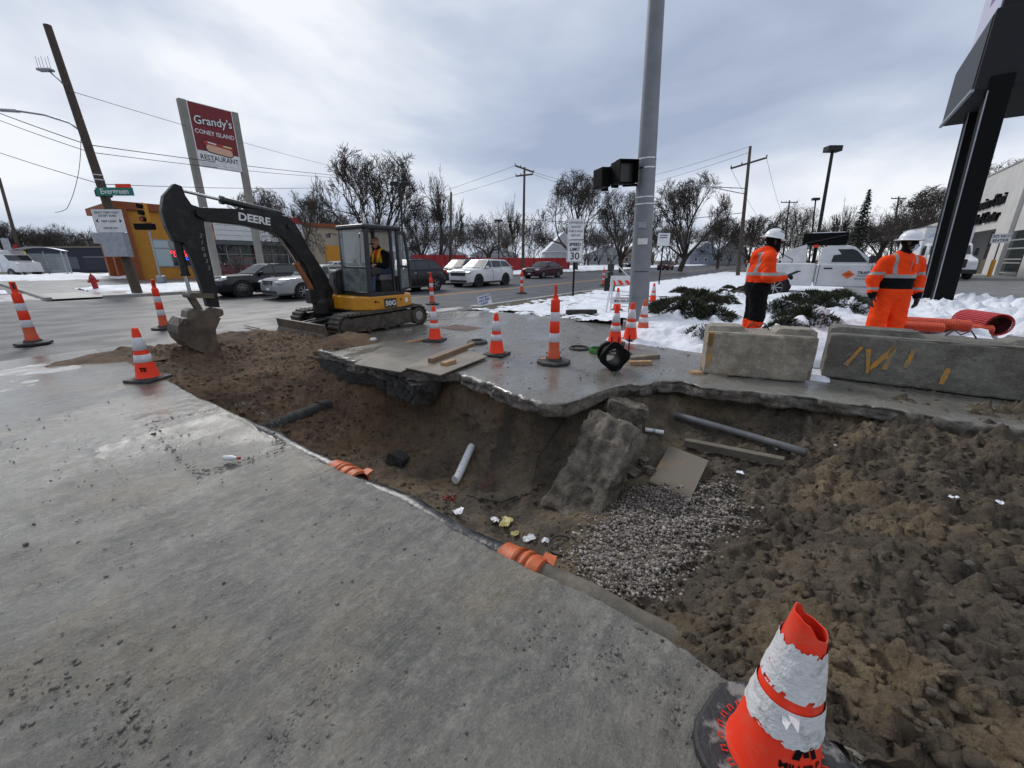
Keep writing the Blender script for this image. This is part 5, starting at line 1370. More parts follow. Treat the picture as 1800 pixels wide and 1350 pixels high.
# ---- white pickup of the traffic crew, side on
def pickup():
    q = dep(1478, 470, 15.2)
    t = thing('pickup_truck', 'white pickup truck with traffic equipment in its bed and an orange diamond on the door', 'pickup truck', (q.x, q.y + .15, .15), -PI / 2)
    W, hw = 2.0, 1.0
    # profile (x, z); front to +x
    mb = MB(); mb.prism([(-2.75, .62), (-2.75, 1.28), (-.62, 1.28), (-.62, .5), (-2.5, .5)], -hw, hw); bed = mb.build('bed', M_white, t, bevel=.04)
    mb = MB(); mb.prism([(-.58, .5), (-.58, 1.28), (.95, 1.26), (2.2, 1.16), (2.62, 1.05), (2.68, .6), (2.5, .5)], -hw, hw); body = mb.build('body', P_white, t, bevel=.06, seg=3)
    mb = MB()
    for (x, z, w) in ((-.56, 1.27, .95), (-.5, 1.78, .80), (-.36, 1.87, .74), (.22, 1.87, .74), (.42, 1.8, .77), (1.02, 1.26, .94)):
        mb.v += [(x, w, z), (x, w * .5, z + .03), (x, -w * .5, z + .03), (x, -w, z)]
    for k in range(5):
        for j in range(3): mb.f.append((k * 4 + j, k * 4 + j + 1, k * 4 + j + 5, k * 4 + j + 4)); mb.m.append(0)
    mb.f += [(0, 4, 8, 12, 16, 20), (3, 23, 19, 15, 11, 7)]; mb.m += [0, 0]
    cab = mb.build('cab', P_white, t, smooth=True, auto=30)
    for s in (1, -1):
        ww = lambda z: .95 + (.76 - .95) * (z - 1.27) / .55 + .012
        q4 = [(-.2, 1.33), (.78, 1.33), (.46, 1.70), (.34, 1.76), (-.14, 1.76)]
        mb = MB(); mb.add([(x, s * ww(z), z) for x, z in q4], [tuple(range(5))]); mb.build('side_window', M_clearglass if s < 0 else M_carglass, cab, fix=False)
        for xx in (-.5, .92): mb = MB(); mb.box((xx, s * (hw + .001), .9), (.014, .014, .7)); mb.build('door_gap', M_arch, body)
        mb = MB(); mb.box((-.25, s * (hw + .012), 1.12), (.24, .03, .045)); mb.build('door_handle', M_plastic, body, bevel=.008)
        mb = MB(); mb.box((.86, s * (hw + .16), 1.42), (.14, .24, .24)); mb.build('mirror', M_plastic, cab, bevel=.03)
        for xx in (1.75, -1.75):
            mb = MB(); mb.lathe([(0, s * .7), (.5, s * .7), (.5, s * (hw + .004)), (0, s * (hw + .004))], 24, (xx, 0, .42), 'y'); mb.build('wheel_arch', M_arch, body, fix=False)
            wheel(t, xx, s * .885, .41, .27, 8)
        mb = MB(); mb.box((2.6, s * .78, .98), (.16, .3, .2)); mb.build('headlight', M_head, body, bevel=.02)
    mb = MB(); mb.quad((.98, .82, 1.31), (.98, -.82, 1.31), (.47, -.68, 1.80), (.47, .68, 1.80)); mb.build('windscreen', M_carglass, cab, fix=False)
    mb = MB(); mb.box((2.68, 0, .62), (.16, 1.95, .22)); mb.build('bumper', M_plastic, body, bevel=.03)
    mb = MB(); mb.box((2.66, 0, .92), (.06, 1.1, .3)); mb.build('grille', M_plastic, body, bevel=.02)
    # the side towards the pit is local -y: diamond and lettering
    y = -hw - .008
    mb = MB(); mb.prism([(.16, .92), (.34, .78), (.52, .92), (.34, 1.06)], y - .003, y + .003); mb.build('door_diamond', mat('diamond_orange', (.75, .12, .02), .5), body)
    text('door_mark', 'TMG', .07, M_black, body, frame((.34, y - .006, .92), (1, 0, 0), (0, 0, 1)))
    text('door_lettering', 'TRAFFIC', .13, M_black, body, frame((.56, y - .002, .98), (1, 0, 0), (0, 0, 1)), align='LEFT', bold=.002, shear=.2)
    text('door_lettering', 'MANAGEMENT', .055, M_black, body, frame((.56, y - .002, .88), (1, 0, 0), (0, 0, 1)), align='LEFT')
    text('door_lettering', '800-763-3999', .055, M_black, body, frame((.53, y - .002, .78), (1, 0, 0), (0, 0, 1)), align='LEFT')
    # load: orange stands, white boards; arrow board on a mast
    for i, (x, l, a) in enumerate(((-2.5, .55, .05), (-2.35, .62, -.08), (-2.2, .5, .12), (-2.05, .6, -.02), (-1.95, .5, .1))):
        mb = MB(); mb.bar((x, -.3 - .05 * i, 1.25), (x + a, -.3, 1.25 + l), .04, .04); mb.build('sign_stand', M_orange, t, bevel=.006)
    mb = MB(); mb.bar((-2.2, -.55, 1.38), (-1.8, -.5, 2.25), .03, .03); mb.build('sign_stand', M_orange, t)
    mb = MB(); mb.bar((-2.6, -.4, 1.42), (-1.8, -.4, 1.40), .05, .05); mb.build('sign_stand', M_orange, t)
    mb = MB(); mb.prism([(-1.72, 1.26), (-.92, 1.26), (-1.0, 1.95), (-1.62, 1.72)], -.42, -.39); mb.build('white_board', M_white, t)
    mb = MB(); mb.tube([(-1.85, -.6, 1.28), (-1.85, -.6, 1.42), (-1.6, -.6, 1.56), (-1.35, -.6, 1.42), (-1.35, -.6, 1.28)], .015, 6); mb.build('rack_hoop', M_black, t)
    mb = MB(); mb.box((-.72, -.2, 1.66), (.07, .07, .8)); mb.build('mast', M_black, t)
    mb = MB(); mb.box((-.5, -.2, 2.12), (1.3, .18, .42), (0, .0, .0)); ab = mb.build('arrow_board', M_black, t, bevel=.02)
    mb = MB(); mb.bar((-1.1, -.3, 1.98), (.1, -.3, 2.25), .03, .03); mb.build('brace', M_blackdull, ab)
    mb = MB(); mb.box((-.45, -.2, 2.345), (.95, .14, .03)); mb.build('snow', M_snow, ab, bevel=.012)
    mb = MB(); mb.box((-.72, -.3, 1.88), (.14, .06, .1)); mb.build('amber_lamp', M_orange, ab, bevel=.01)
pickup()
# ---- box truck behind the sign post
def box_truck():
    q = dep(1650, 480, 29); d = Vector((-q.x, -q.y)); rz = math.atan2(d.y, d.x) + .25
    t = thing('box_truck', 'white box truck with blue lettering parked beside the medical building', 'truck', (q.x, q.y, .33), rz)
    mb = MB(); mb.box((-3.3, 0, 2.05), (6.0, 2.45, 2.75)); box = mb.build('cargo_box', M_white, t, bevel=.05)
    mb = MB(); mb.box((-3.3, 0, 3.43), (6.04, 2.49, .07)); mb.build('roof_rail', M_silver, box)
    mb = MB(); mb.prism([(-.3, .6), (-.3, 2.3), (.25, 2.34), (.6, 2.2), (.95, 1.55), (2.1, 1.3), (2.3, 1.15), (2.35, .55)], -1.1, 1.1); cab = mb.build('cab', P_white, t, bevel=.08, seg=3)
    mb = MB(); mb.quad((.66, -.95, 2.14), (.66, .95, 2.14), (.97, 1.0, 1.6), (.97, -1.0, 1.6)); mb.build('windscreen', M_carglass, cab, fix=False)
    mb = MB(); mb.box((2.3, 0, 1.0), (.14, 1.15, .55)); g_ = mb.build('grille', M_plastic, cab, bevel=.06)
    text('grille_lettering', 'MACK', .14, M_chrome, g_, frame((2.38, 0, 1.06), (0, 1, 0), (0, 0, 1)), bold=.004)
    for s in (1, -1):
        mb = MB(); mb.box((2.2, s * .88, .98), (.25, .35, .28)); mb.build('headlight', M_head, cab, bevel=.05)
        mb = MB(); mb.box((.8, s * 1.28, 1.75), (.1, .18, .5)); mb.build('mirror', M_plastic, cab, bevel=.03)
        mb = MB(); mb.box((.1, s * 1.105, 1.85), (.7, .02, .6)); mb.build('side_window', M_carglass, cab)
        for xx in (1.5, -4.3): wheel(t, xx, s * .98, .48, .3, 6)
    mb = MB(); mb.box((2.38, 0, .5), (.16, 2.2, .28)); mb.build('bumper', M_plastic, cab, bevel=.04)
    text('lettering', 'Shred-it', .42, mat('logo_blue', (.05, .2, .45), .5), box, frame((-.295, .15, 2.85), (0, 1, 0), (0, 0, 1)), bold=.012)
    for k in range(3): mb = MB(); mb.box((-.295, -.86, 2.76 + .09 * k), (.01, .26, .045), (.35, 0, 0)); mb.build('logo_stripe', mat('logo_lightblue', (.3, .45, .65), .5), box)
box_truck()
# ---- white service truck at the far left
q = dep(20, 470, 40)
t = thing('service_truck', 'white truck at the far left behind the snow bank', 'truck', (q.x, q.y, -.05), R(-60))
mb = MB(); mb.box((-.8, 0, 1.5), (2.4, 2.2, 2.0)); bx_ = mb.build('body', M_white, t, bevel=.06)
mb = MB(); mb.prism([(.4, .5), (.4, 2.1), (.9, 2.1), (1.3, 1.5), (2.0, 1.35), (2.1, .5)], -1.0, 1.0); cb = mb.build('cab', P_white, t, bevel=.06)
mb = MB(); mb.quad((.95, -.9, 2.04), (.95, .9, 2.04), (1.3, .9, 1.55), (1.3, -.9, 1.55)); mb.build('windscreen', M_carglass, cb, fix=False)
for xx in (1.3, -1.2):
    for s in (1, -1): wheel(t, xx, s * .92, .42, .25, 6)
# ------------------------------------------------------------------ buildings
def wallbox(name, x0, x1, y0, y1, z0, z1, m_, parent, bevel=0.0):
    mb = MB(); mb.box(((x0 + x1) / 2, (y0 + y1) / 2, (z0 + z1) / 2), (abs(x1 - x0), abs(y1 - y0), abs(z1 - z0))); return mb.build(name, m_, parent, bevel=bevel)
M_stucco = mat('white_stucco', (.55, .54, .52), .85, col2=(.47, .46, .44), nscale=.8, bump=.35, bscale=9)
M_stoneband = mat('dark_split_stone', (.09, .075, .06), .85, col2=(.15, .125, .1), nscale=3, stretch=(1, 1, 3), bump=.6, bscale=5)
M_mustard = mat('mustard_stucco', (.5, .23, .03), .8, col2=(.43, .19, .025), nscale=2, bump=.4, bscale=8)
M_rustred = mat('terracotta_trim', (.26, .075, .02), .75, col2=(.2, .055, .018), nscale=3)
M_cream = mat('cream_wall', (.42, .35, .26), .85, col2=(.36, .3, .22), nscale=1.5)
M_navy = mat('navy_wall', (.022, .026, .045), .7, col2=(.03, .034, .055), nscale=1)
M_panel = mat('grey_blue_panel', (.11, .12, .16), .6)
M_winframe = mat('window_frame_grey', (.28, .28, .27), .5)
M_shopglass = mat('shop_glass', (.035, .042, .045), .06, spec=.7)
M_paleglass = mat('pale_window_film', (.4, .5, .52), .3)

# ---- medical centre on the right; local x = world x, front wall in the plane y = -12
MC = thing('medical_building', 'white stucco medical building with black wall lettering at the right', 'building', (0, 0, .3))
Yw = -12.0
# front wall built round the recessed window bay
wallbox('front_wall', 38.5, 50.8, Yw - .4, Yw, -.2, 8.5, M_stucco, MC)
fw = MC.children[0]
wallbox('wall_above_bay', 50.8, 62.0, Yw - .4, Yw, 3.7, 8.5, M_stucco, MC)
wallbox('wall', 62.0, 64.0, Yw - .4, Yw, -.2, 8.5, M_stucco, MC)
wallbox('side_wall', 63.6, 64, Yw - 14, Yw - .41, -.2, 8.5, M_stucco, MC)
wallbox('roof', 38.6, 63.9, Yw - 14, Yw - .42, 8.0, 8.3, M_white, MC)
wallbox('low_wing', 64.0, 92, Yw - 12, Yw - 1.5, -.2, 6.2, M_stucco, MC)
wallbox('parapet_cap', 38.4, 64.05, Yw - .45, Yw + .06, 8.5, 8.62, M_winframe, MC)
bay = wallbox('window_bay', 50.8, 62, Yw - 2.4, Yw - 2.2, -.2, 3.9, M_winframe, MC)
wallbox('return_wall', 50.6, 50.79, Yw - 2.4, Yw - .41, -.2, 3.9, M_stucco, MC)
wallbox('stone_base', 51.4, 62, Yw - 2.2, Yw - 1.9, -.2, 1.3, M_stoneband, bay)
for k in range(9):
    x = 52.2 + k * 1.08
    wallbox('pane', x, x + 1.0, Yw - 2.19, Yw - 2.17, 1.38, 2.3, mat('tinted_pink_glass', (.09, .05, .06), .1), bay)
    wallbox('pane', x, x + 1.0, Yw - 2.19, Yw - 2.17, 2.42, 3.45, mat('tinted_glass', (.06, .075, .08), .08), bay)
ent = wallbox('entrance_glass', 44.2, 47.4, Yw + .004, Yw + .03, .0, 3.3, M_shopglass, MC)
for z in (.3, 1.0, 1.25, 2.0, 2.6): wallbox('rail', 44.2, 47.4, Yw + .031, Yw + .06, z, z + .1, M_winframe, ent)
mb = MB(); mb.prism([(47.6, -.2), (50.4, -.2), (50.4, 7.6), (49.4, 8.49), (47.6, 8.49)], Yw + .004, Yw + .25); mb.build('pilaster', M_stucco, MC)
text('wall_lettering', "Ascension d'Savior", 1.25, M_black, MC, frame((55.1, Yw + .10, 6.0), (-1, 0, 0), (0, 0, 1)), extrude=.09, bold=.02, shear=.15, wx=1.0)
text('wall_lettering', 'Medical Center', 1.25, M_black, MC, frame((55.6, Yw + .10, 4.75), (-1, 0, 0), (0, 0, 1)), extrude=.09, bold=.02, shear=.15, wx=1.0)
for k, (x, z0, z1) in enumerate(((62.6, 4.2, 5.3), (61.9, 4.6, 5.9), (61.2, 5.0, 6.4), (60.5, 5.2, 6.7))):
    wallbox('logo_bar', x - .5, x, Yw + .02, Yw + .12, z0, z1, mat('logo_magenta', (.14, .015, .06), .5), MC, .04)
wallbox('walkway', 40, 66, Yw + .01, Yw + 3.2, -.2, .13, M_kerb, MC)
# sign on a yellow bollard
q = dep(1740, 480, 29)
t = thing('do_not_enter_sign', 'white do not enter sign rising from a yellow bollard', 'sign', (q.x, q.y, .36)); t.rotation_euler = (0, .05, 0)
mb = MB(); mb.lathe([(.11, 0), (.11, 1.15), (.08, 1.22), (0, 1.24)], 16); mb.build('bollard', M_yellow, t, smooth=True, auto=40)
mb = MB(); mb.box((0, 0, 1.8), (.06, .06, 1.6)); mb.build('post', M_dirtyblack, t)
ang = math.atan2(-q.y, -q.x); d = Vector((math.cos(ang), math.sin(ang), 0)); u = Vector((-d.y, d.x, 0))
mb = MB(); mb.bar(Vector((0, 0, 2.6)) - u * .45 + d * .06, Vector((0, 0, 2.6)) + u * .45 + d * .06, .03, .62); pnl = mb.build('panel', M_white, t)
for s_, zz in (('DO NOT', 2.74), ('ENTER', 2.47)): text('lettering', s_, .24, mat('print_navy', (.03, .03, .06), .5), pnl, frame(Vector((0, 0, zz)) + d * .078, u, (0, 0, 1)), bold=.006)

# ---- restaurant: front wall y = 46
RS = thing('restaurant', 'low restaurant with mustard walls and terracotta pillars across the road', 'building', (0, 0, -.05))
Yr = 46.0
wallbox('front_wall', 10.4, 15.6, Yr, Yr + 9, 0, 5.5, M_mustard, RS)
wallbox('fascia', 9.6, 16.2, Yr - .25, Yr + 9.2, 5.5, 6.1, M_rustred, RS, .03)
for (x, w) in ((10.1, .5), (15.5, .5), (12.0, .0), (19.7, .5), (24.6, .5)):
    if w: wallbox('pillar', x - w / 2, x + w / 2, Yr - .35, Yr - .02, 0, 5.5 if x < 16 else 3.2, M_rustred, RS, .02)
# arched end porch
for yy in (Yr + 2.4, Yr + 5.2, Yr + 8.3):
    wallbox('porch_pillar', 9.9, 10.39, yy, yy + .6, 0, 5.5, M_rustred, RS, .02)
mb = MB()
for y0 in (Yr + .1, Yr + 3.0, Yr + 5.8):
    w_ = 2.3; arc = [(y0, 3.6)] + [(y0 + w_ / 2 - w_ / 2 * math.cos(a), 3.6 + .9 * math.sin(a)) for a in np.linspace(0, math.pi, 12)] + [(y0 + w_, 5.49), (y0, 5.49)]
    mb = MB(); mb.prism(arc, 10.1, 10.36, 'yz'); mb.build('arch', M_rustred, RS)
wn = wallbox('window', 11.5, 14.5, Yr - .06, Yr - .005, 1.0, 3.3, M_winframe, RS)
wallbox('pane', 11.6, 12.6, Yr - .08, Yr - .062, 1.1, 2.5, M_paleglass, wn); wallbox('pane', 12.7, 14.4, Yr - .08, Yr - .062, 1.1, 2.5, M_shopglass, wn)
wallbox('pane', 11.6, 12.6, Yr - .08, Yr - .062, 2.6, 3.2, M_paleglass, wn); wallbox('pane', 12.7, 14.4, Yr - .08, Yr - .062, 2.6, 3.2, M_winframe, wn)
M_neonr = mat('neon_red', (1, .04, .06), .4, emit=1.6); M_neonb = mat('neon_blue', (.06, .1, 1), .4, emit=1.8)
for s_, zz, m_ in (('COCKTAILS', 2.25, M_neonr), ('LOUNGE', 1.98, M_neonr), ('KENO', 1.7, M_neonb)): text('neon_sign', s_, .32, m_, wn, frame((13.45, Yr - .1, zz), (1, 0, 0), (0, 0, 1)), bold=.006)
wallbox('glass_front', 15.8, 24.6, Yr + .1, Yr + 14, 0, 3.0, M_shopglass, RS)
gf = RS.children[-1]
for x in (17.0, 18.2, 19.6, 21.2, 22.8): wallbox('mullion', x, x + .1, Yr + .02, Yr + .09, 0, 3.0, M_winframe, gf)
wallbox('mullion', 15.8, 24.6, Yr + .02, Yr + .088, 2.1, 2.18, M_winframe, gf)
wallbox('canopy', 15.8, 25.2, Yr - .5, Yr + .3, 3.0, 3.4, mat('canopy_grey', (.1, .11, .11), .6), RS)
mq = wallbox('marquee', 16.2, 24.6, Yr - .42, Yr + .2, 3.42, 5.9, M_white, RS)
wallbox('header', 16.2, 24.6, Yr - .46, Yr - .425, 5.3, 5.9, M_red, mq)
text('header_lettering', 'GRANDY\'S CONEY ISLAND', .5, M_white, mq, frame((20.4, Yr - .48, 5.6), (1, 0, 0), (0, 0, 1)), bold=.01)
for z in (3.85, 4.3, 4.75): wallbox('letter_track', 16.3, 24.5, Yr - .44, Yr - .421, z, z + .03, M_winframe, mq)
ps = wallbox('poster_board', 15.0, 16.15, Yr - .44, Yr - .36, 3.4, 5.6, M_yellow, RS)
wallbox('poster_band', 15.0, 16.15, Yr - .46, Yr - .442, 4.2, 4.75, M_red, ps); text('poster_lettering', 'XII', .5, M_white, ps, frame((15.6, Yr - .48, 4.45), (1, 0, 0), (0, 0, 1)), bold=.02, shear=.3)
wallbox('cream_wall', 24.7, 37, Yr + .3, Yr + 14, 0, 5.2, M_cream, RS)
wallbox('brick_course', 24.7, 37, Yr + .24, Yr + .29, 0, .9, M_rustred, RS)
wallbox('roof_edge', 24.7, 37.1, Yr + .0, Yr + 14, 5.2, 5.6, M_rustred, RS)
for x in (27.3, 33.2): dr = wallbox('door', x, x + 1.9, Yr + .2, Yr + .238, 0, 3.2, M_yellow, RS); wallbox('handle', x + .2, x + .3, Yr + .15, Yr + .2, 1.3, 1.6, M_steel, dr)
mb = MB(); mb.box((9.2, Yr - .6, 6.5), (.9, .5, .45)); mb.tube([(9.2, Yr - .3, 6.1), (9.2, Yr - .5, 6.4)], .06, 8); mb.build('flood_lamp', M_black, RS)

# ---- navy shop at the far left
a, b = dep(58, 476, 60), dep(215, 476, 58); ang = math.atan2(b.y - a.y, b.x - a.x); L_ = (Vector((b.x, b.y)) - Vector((a.x, a.y))).length
NS = thing('navy_shop', 'low navy blue shop building beyond the left crossing', 'building', (a.x, a.y, -.05), ang)
wallbox('wall', 0, L_, 0, 12, 0, 3.2, M_navy, NS); wallbox('roof_edge', -.1, L_ + .1, -.1, 12, 3.2, 3.45, mat('tan_coping', (.2, .17, .13), .8), NS)
wallbox('shutter', L_ * .32, L_ * .55, -.05, -.004, .35, 2.0, M_panel, NS); sh = wallbox('shutter_frame', L_ * .62, L_ * .97, -.04, -.004, .2, 2.0, mat('navy_panel', (.03, .034, .05), .6), NS)
wallbox('rail', L_ * .62, L_ * .97, -.07, -.041, 1.95, 2.05, M_winframe, sh)
wallbox('brick_end', -3.0, -.02, -.3, 10, 0, 3.3, mat('tan_brick', (.16, .115, .075), .85, col2=(.12, .085, .055), nscale=4), NS)

# ---- houses beyond the trees with snow on the roofs
def house(label, px, py, d, w, dp_, h, rh, m_, rz=0.0):
    q = dep(px, py, d)
    t = thing('house', label, 'house', (q.x, q.y, 0), rz, 'houses behind the trees')
    wallbox('wall', -w / 2, w / 2, -dp_ / 2, dp_ / 2, 0, h, m_, t)
    mb = MB(); mb.prism([(-w / 2 - .4, h - .1), (w / 2 + .4, h - .1), (0, h + rh)], -dp_ / 2 - .4, dp_ / 2 + .4); rf = mb.build('roof', M_snow, t)
    mb = MB(); mb.prism([(-w / 2, h), (w / 2, h), (0, h + rh - .2)], -dp_ / 2 - .45, -dp_ / 2 - .401); mb.build('gable', m_, t)
    for x in (-w * .3, w * .02, w * .28):
        wd = wallbox('window', x - .5, x + .5, -dp_ / 2 - .06, -dp_ / 2 - .003, 1.0, 2.3, M_white, t); wallbox('pane', x - .4, x + .4, -dp_ / 2 - .08, -dp_ / 2 - .061, 1.1, 2.2, M_shopglass, wd)
    wallbox('chimney', w * .15, w * .15 + .7, 0, .7, h + rh * .4, h + rh + .7, M_rustred, rf)
    return t
M_siding = mat('pale_siding', (.34, .34, .35), .8, col2=(.28, .28, .29), nscale=2); M_bluesiding = mat('blue_grey_siding', (.2, .23, .28), .8); M_tanbrick = mat('tan_house_brick', (.27, .2, .14), .85)
house('white house with steep snowy roof behind the speed limit sign', 985, 458, 112, 9, 9, 3.6, 4.8, M_siding, R(-54)); house('white house with snowy roof left of the grey pole', 1062, 458, 125, 12, 8, 3.2, 2.6, M_siding, R(-54))
house('tan brick bungalow behind the grey pole', 1112, 460, 125, 10, 8, 3.2, 3.6, M_tanbrick, R(-54)); house('blue grey house right of the grey pole among the trees', 1228, 458, 140, 10, 9, 3.8, 3.4, M_bluesiding, R(-54))
house('pale house farthest along the road', 1272, 458, 150, 11, 9, 4.5, 4.5, M_siding, R(-54)); house('white roofed bungalow behind the red fence at the white crossover', 870, 458, 125, 14, 8, 3.0, 2.6, M_siding, R(-54))
house('snow roofed house behind the red fence near the lamp', 790, 458, 135, 12, 8, 3.0, 2.6, M_siding, R(-50)); house('snowy house behind the excavator cab', 722, 458, 130, 11, 8, 3.0, 2.6, M_siding, R(-50))
# ---- red fence with posts
def fence(label, pa, pb, h, n):
    a, b = pa, pb; ang = math.atan2(b.y - a.y, b.x - a.x); L_ = (b - a).length
    t = thing('board_fence', label, 'fence', (a.x, a.y, -.05), ang, 'red board fences')
    k = int(L_ / .9)
    for i in range(k):
        mb = MB(); mb.box((L_ * (i + .5) / k, .012 * (i % 2), h / 2), (L_ / k - .02, .04, h)); mb.build('board', M_red, t)
    for i in range(n + 1): mb = MB(); mb.box((L_ * i / n, -.06, h / 2), (.1, .08, h + .06)); mb.build('post', mat('fence_post_red', (.22, .01, .012), .6), t)
fence('tall red board fence behind the black sport utility vehicle', dep(726, 470, 50), dep(818, 470, 54), 2.2, 5); fence('lower red board fence behind the white crossover', dep(818, 470, 56), dep(1000, 470, 66), 1.9, 8)
q0, q1 = dep(925, 468, 52), dep(968, 468, 54)
t = thing('guard_rail', 'yellow guard rail in front of the red fence', 'guard rail', (q0.x, q0.y, -.05), math.atan2(q1.y - q0.y, q1.x - q0.x)); LL = (q1 - q0).length
mb = MB(); mb.box((LL / 2, 0, .6), (LL, .1, .3)); mb.build('rail', M_yellow, t)
for x in (.2, LL / 2, LL - .2): mb = MB(); mb.box((x, .1, .35), (.12, .1, .7)); mb.build('post', M_yellow, t)
# ---- bus shelter
q = dep(78, 480, 41); t = thing('bus_shelter', 'grey framed bus shelter with curved roof at the far left', 'bus shelter', (q.x, q.y, -.03), R(-20))
for (x, y) in ((-1.6, 0), (1.6, 0), (-1.6, 1.5), (1.6, 1.5), (0, 1.5)): mb = MB(); mb.box((x, y, 1.2), (.1, .1, 2.4)); mb.build('post', M_silver, t)
mb = MB(); mb.prism([(-1.8, 2.4)] + [(x, 2.4 + .35 * (1 - (x / 1.8) ** 2) + .06) for x in np.linspace(-1.8, 1.8, 12)] + [(1.8, 2.4)] + [(x, 2.4 + .35 * (1 - (x / 1.8) ** 2)) for x in np.linspace(1.7, -1.7, 11)], -.1, 1.6); mb.build('roof', M_silver, t)
mb = MB(); mb.box((0, 1.5, 1.25), (3.2, .02, 1.9)); mb.build('back_pane', M_cabglass, t)
mb = MB(); mb.box((0, 1.2, .5), (2.4, .4, .06)); mb.build('bench', M_silver, t)
mb = MB(); mb.box((-1.9, .2, 3.0), (.5, .1, 1.1)); mb.build('stop_panel', M_silver, t)
# ------------------------------------------------------------------ big grey signal pole with pedestrian heads
M_pole = mat('painted_grey_steel', (.22, .235, .26), .5, col2=(.17, .185, .205), nscale=3, bump=.15, bscale=30)
PB = G(1120, 574)
GP = thing('signal_pole', 'tall thick grey steel pole rising out of the picture beside the cones', 'pole', (PB.x, PB.y, 0))
GP.rotation_euler = (-.028, -.02, 0)
mb = MB(); mb.lathe([(.26, 0), (.26, .05), (.235, .06), (.2, 3.0), (.165, 5.8), (.13, 9.5)], 32, caps=True); mb.build('shaft', M_pole, GP, smooth=True, auto=40)
mb = MB(); mb.prism([(.36 * math.cos(a), .36 * math.sin(a)) for a in np.linspace(0, 5.5, 8)], 0, .16, 'xy'); mb.build('foundation', M_kerb, GP, bevel=.02)
for z in (3.44, 3.62, 2.72, 2.86):
    mb = MB(); mb.lathe([(.2 - .012 * (z - 3) + .006, z), (.2 - .012 * (z - 3) + .006, z + .03)], 28); mb.build('steel_band', M_steel, GP, smooth=True)
_cd = math.atan2(-PB.y, -PB.x)          # towards the lens
def onpole(az, z, r): return Vector((r * math.cos(az), r * math.sin(az), z))
for (az, z, w, h, m_) in ((_cd + .05, 1.95, .2, .13, M_white), (_cd - .1, 2.3, .16, .12, M_silver), (_cd + .1, 1.3, .3, .012, M_black)):
    mb = MB(); K = 8
    for k in range(K + 1):
        a = az - w / .22 / 2 + w / .22 * k / K; r = .262 - .0135 * z * .9
        mb.v += [tuple(onpole(a, z - h / 2, r)), tuple(onpole(a, z + h / 2, r))]
    for k in range(K): mb.f.append((2 * k, 2 * k + 2, 2 * k + 3, 2 * k + 1)); mb.m.append(0)
    mb.build('sticker', m_, GP, fix=False)
# arms and two pedestrian heads, to the picture's left
lft = Vector((-_sa, _ca, 0)); tow = Vector((math.cos(_cd), math.sin(_cd), 0))
for z in (3.14, 3.56):
    mb = MB(); mb.tube([lft * .18 + Vector((0, 0, z)), lft * .5 + Vector((0, 0, z))], .03, 8); mb.build('bracket_arm', M_black, GP, smooth=True)
def head(c, az, name='pedestrian_signal', sc=1.0):
    d = Vector((math.cos(az), math.sin(az), 0)); u = Vector((-d.y, d.x, 0)); c = Vector(c)
    mb = MB(); mb.bar(c - d * .12 * sc, c + d * .12 * sc, .44 * sc, .44 * sc); hd = mb.build(name, M_black, GP, bevel=.02)
    mb = MB()
    for s in (-1, 1): mb.bar(c + d * .12 + u * s * .21, c + d * .3 + u * s * .21, .02, .44)
    mb.bar(c + d * .12 + Vector((0, 0, .21)), c + d * .3 + Vector((0, 0, .21)), .44, .02)
    mb.build('visor', M_black, hd)
    mb = MB(); mb.bar(c + d * .121, c + d * .125, .36, .36); mb.build('lens', mat('signal_lens', (.03, .028, .024), .3), hd)
head(lft * .52 + tow * .1 + Vector((0, 0, 3.36)), _cd + .55); head(lft * .98 - tow * .1 + Vector((0, 0, 3.31)), _cd + 2.2, sc=.9)

# ------------------------------------------------------------------ large black roadside sign at the right edge
BS = thing('roadside_sign', 'huge black electronic roadside sign on two black posts at the right edge', 'sign', (0, 0, 0))
M_led = mat('dark_led_face', (.012, .012, .013), .5); M_cabin = mat('sign_cabinet_grey', (.016, .017, .019), .6, spec=.25)
def lean(x, y, z): return (x - .012 * z, y + .034 * z, z)
for (x, y) in ((15.5, -3.06), (17.3, -3.14)):
    mb = MB(); w = .19
    for z in (.0, 5.6):
        for a, b in ((-w, -w), (w, -w), (w, w), (-w, w)): mb.v.append(lean(x + a, y + b, z))
    mb.f += [(0, 1, 2, 3), (7, 6, 5, 4), (0, 4, 5, 1), (1, 5, 6, 2), (2, 6, 7, 3), (3, 7, 4, 0)]; mb.m += [0] * 6
    po = mb.build('post', M_black, BS, bevel=.02)
    mb = MB(); mb.bar(lean(x - w - .004, y + w + .004, .2), lean(x - w - .004, y + w + .004, 5.3), .022, .022); mb.build('edge_glint', M_silver, po)  # pale strip painting in the light caught along the black post's corner
    mb = MB(); mb.box((x, y, .18), (.7, .6, .08)); mb.build('base_plate', M_black, po, bevel=.01)
mb = MB(); mb.prism([(15.3, 5.35), (18.1, 5.25), (18.1, 6.6), (15.3, 6.95)], -4.6, -2.45); cb = mb.build('cabinet', M_cabin, BS, bevel=.02)
mb = MB(); mb.prism([(15.4, 5.43), (18.02, 5.33), (18.02, 6.52), (15.4, 6.86)], -2.448, -2.43); mb.build('led_face', M_led, cb)
mb = MB(); mb.prism([(15.28, 5.33), (18.12, 5.23), (18.12, 5.29), (15.28, 5.39)], -2.46, -2.4); mb.build('trim', M_silver, cb)
mb = MB(); mb.prism([(15.9, 7.02), (18.0, 6.85), (18.0, 9.6), (15.9, 9.8)], -4.4, -2.62); ub = mb.build('upper_cabinet', M_cabin, BS, bevel=.02)
mb = MB(); mb.prism([(15.98, 7.1), (17.93, 6.94), (17.93, 9.5), (15.98, 9.7)], -2.618, -2.6); fc = mb.build('lit_face', mat('pale_lilac_panel', (.5, .49, .6), .4), ub)
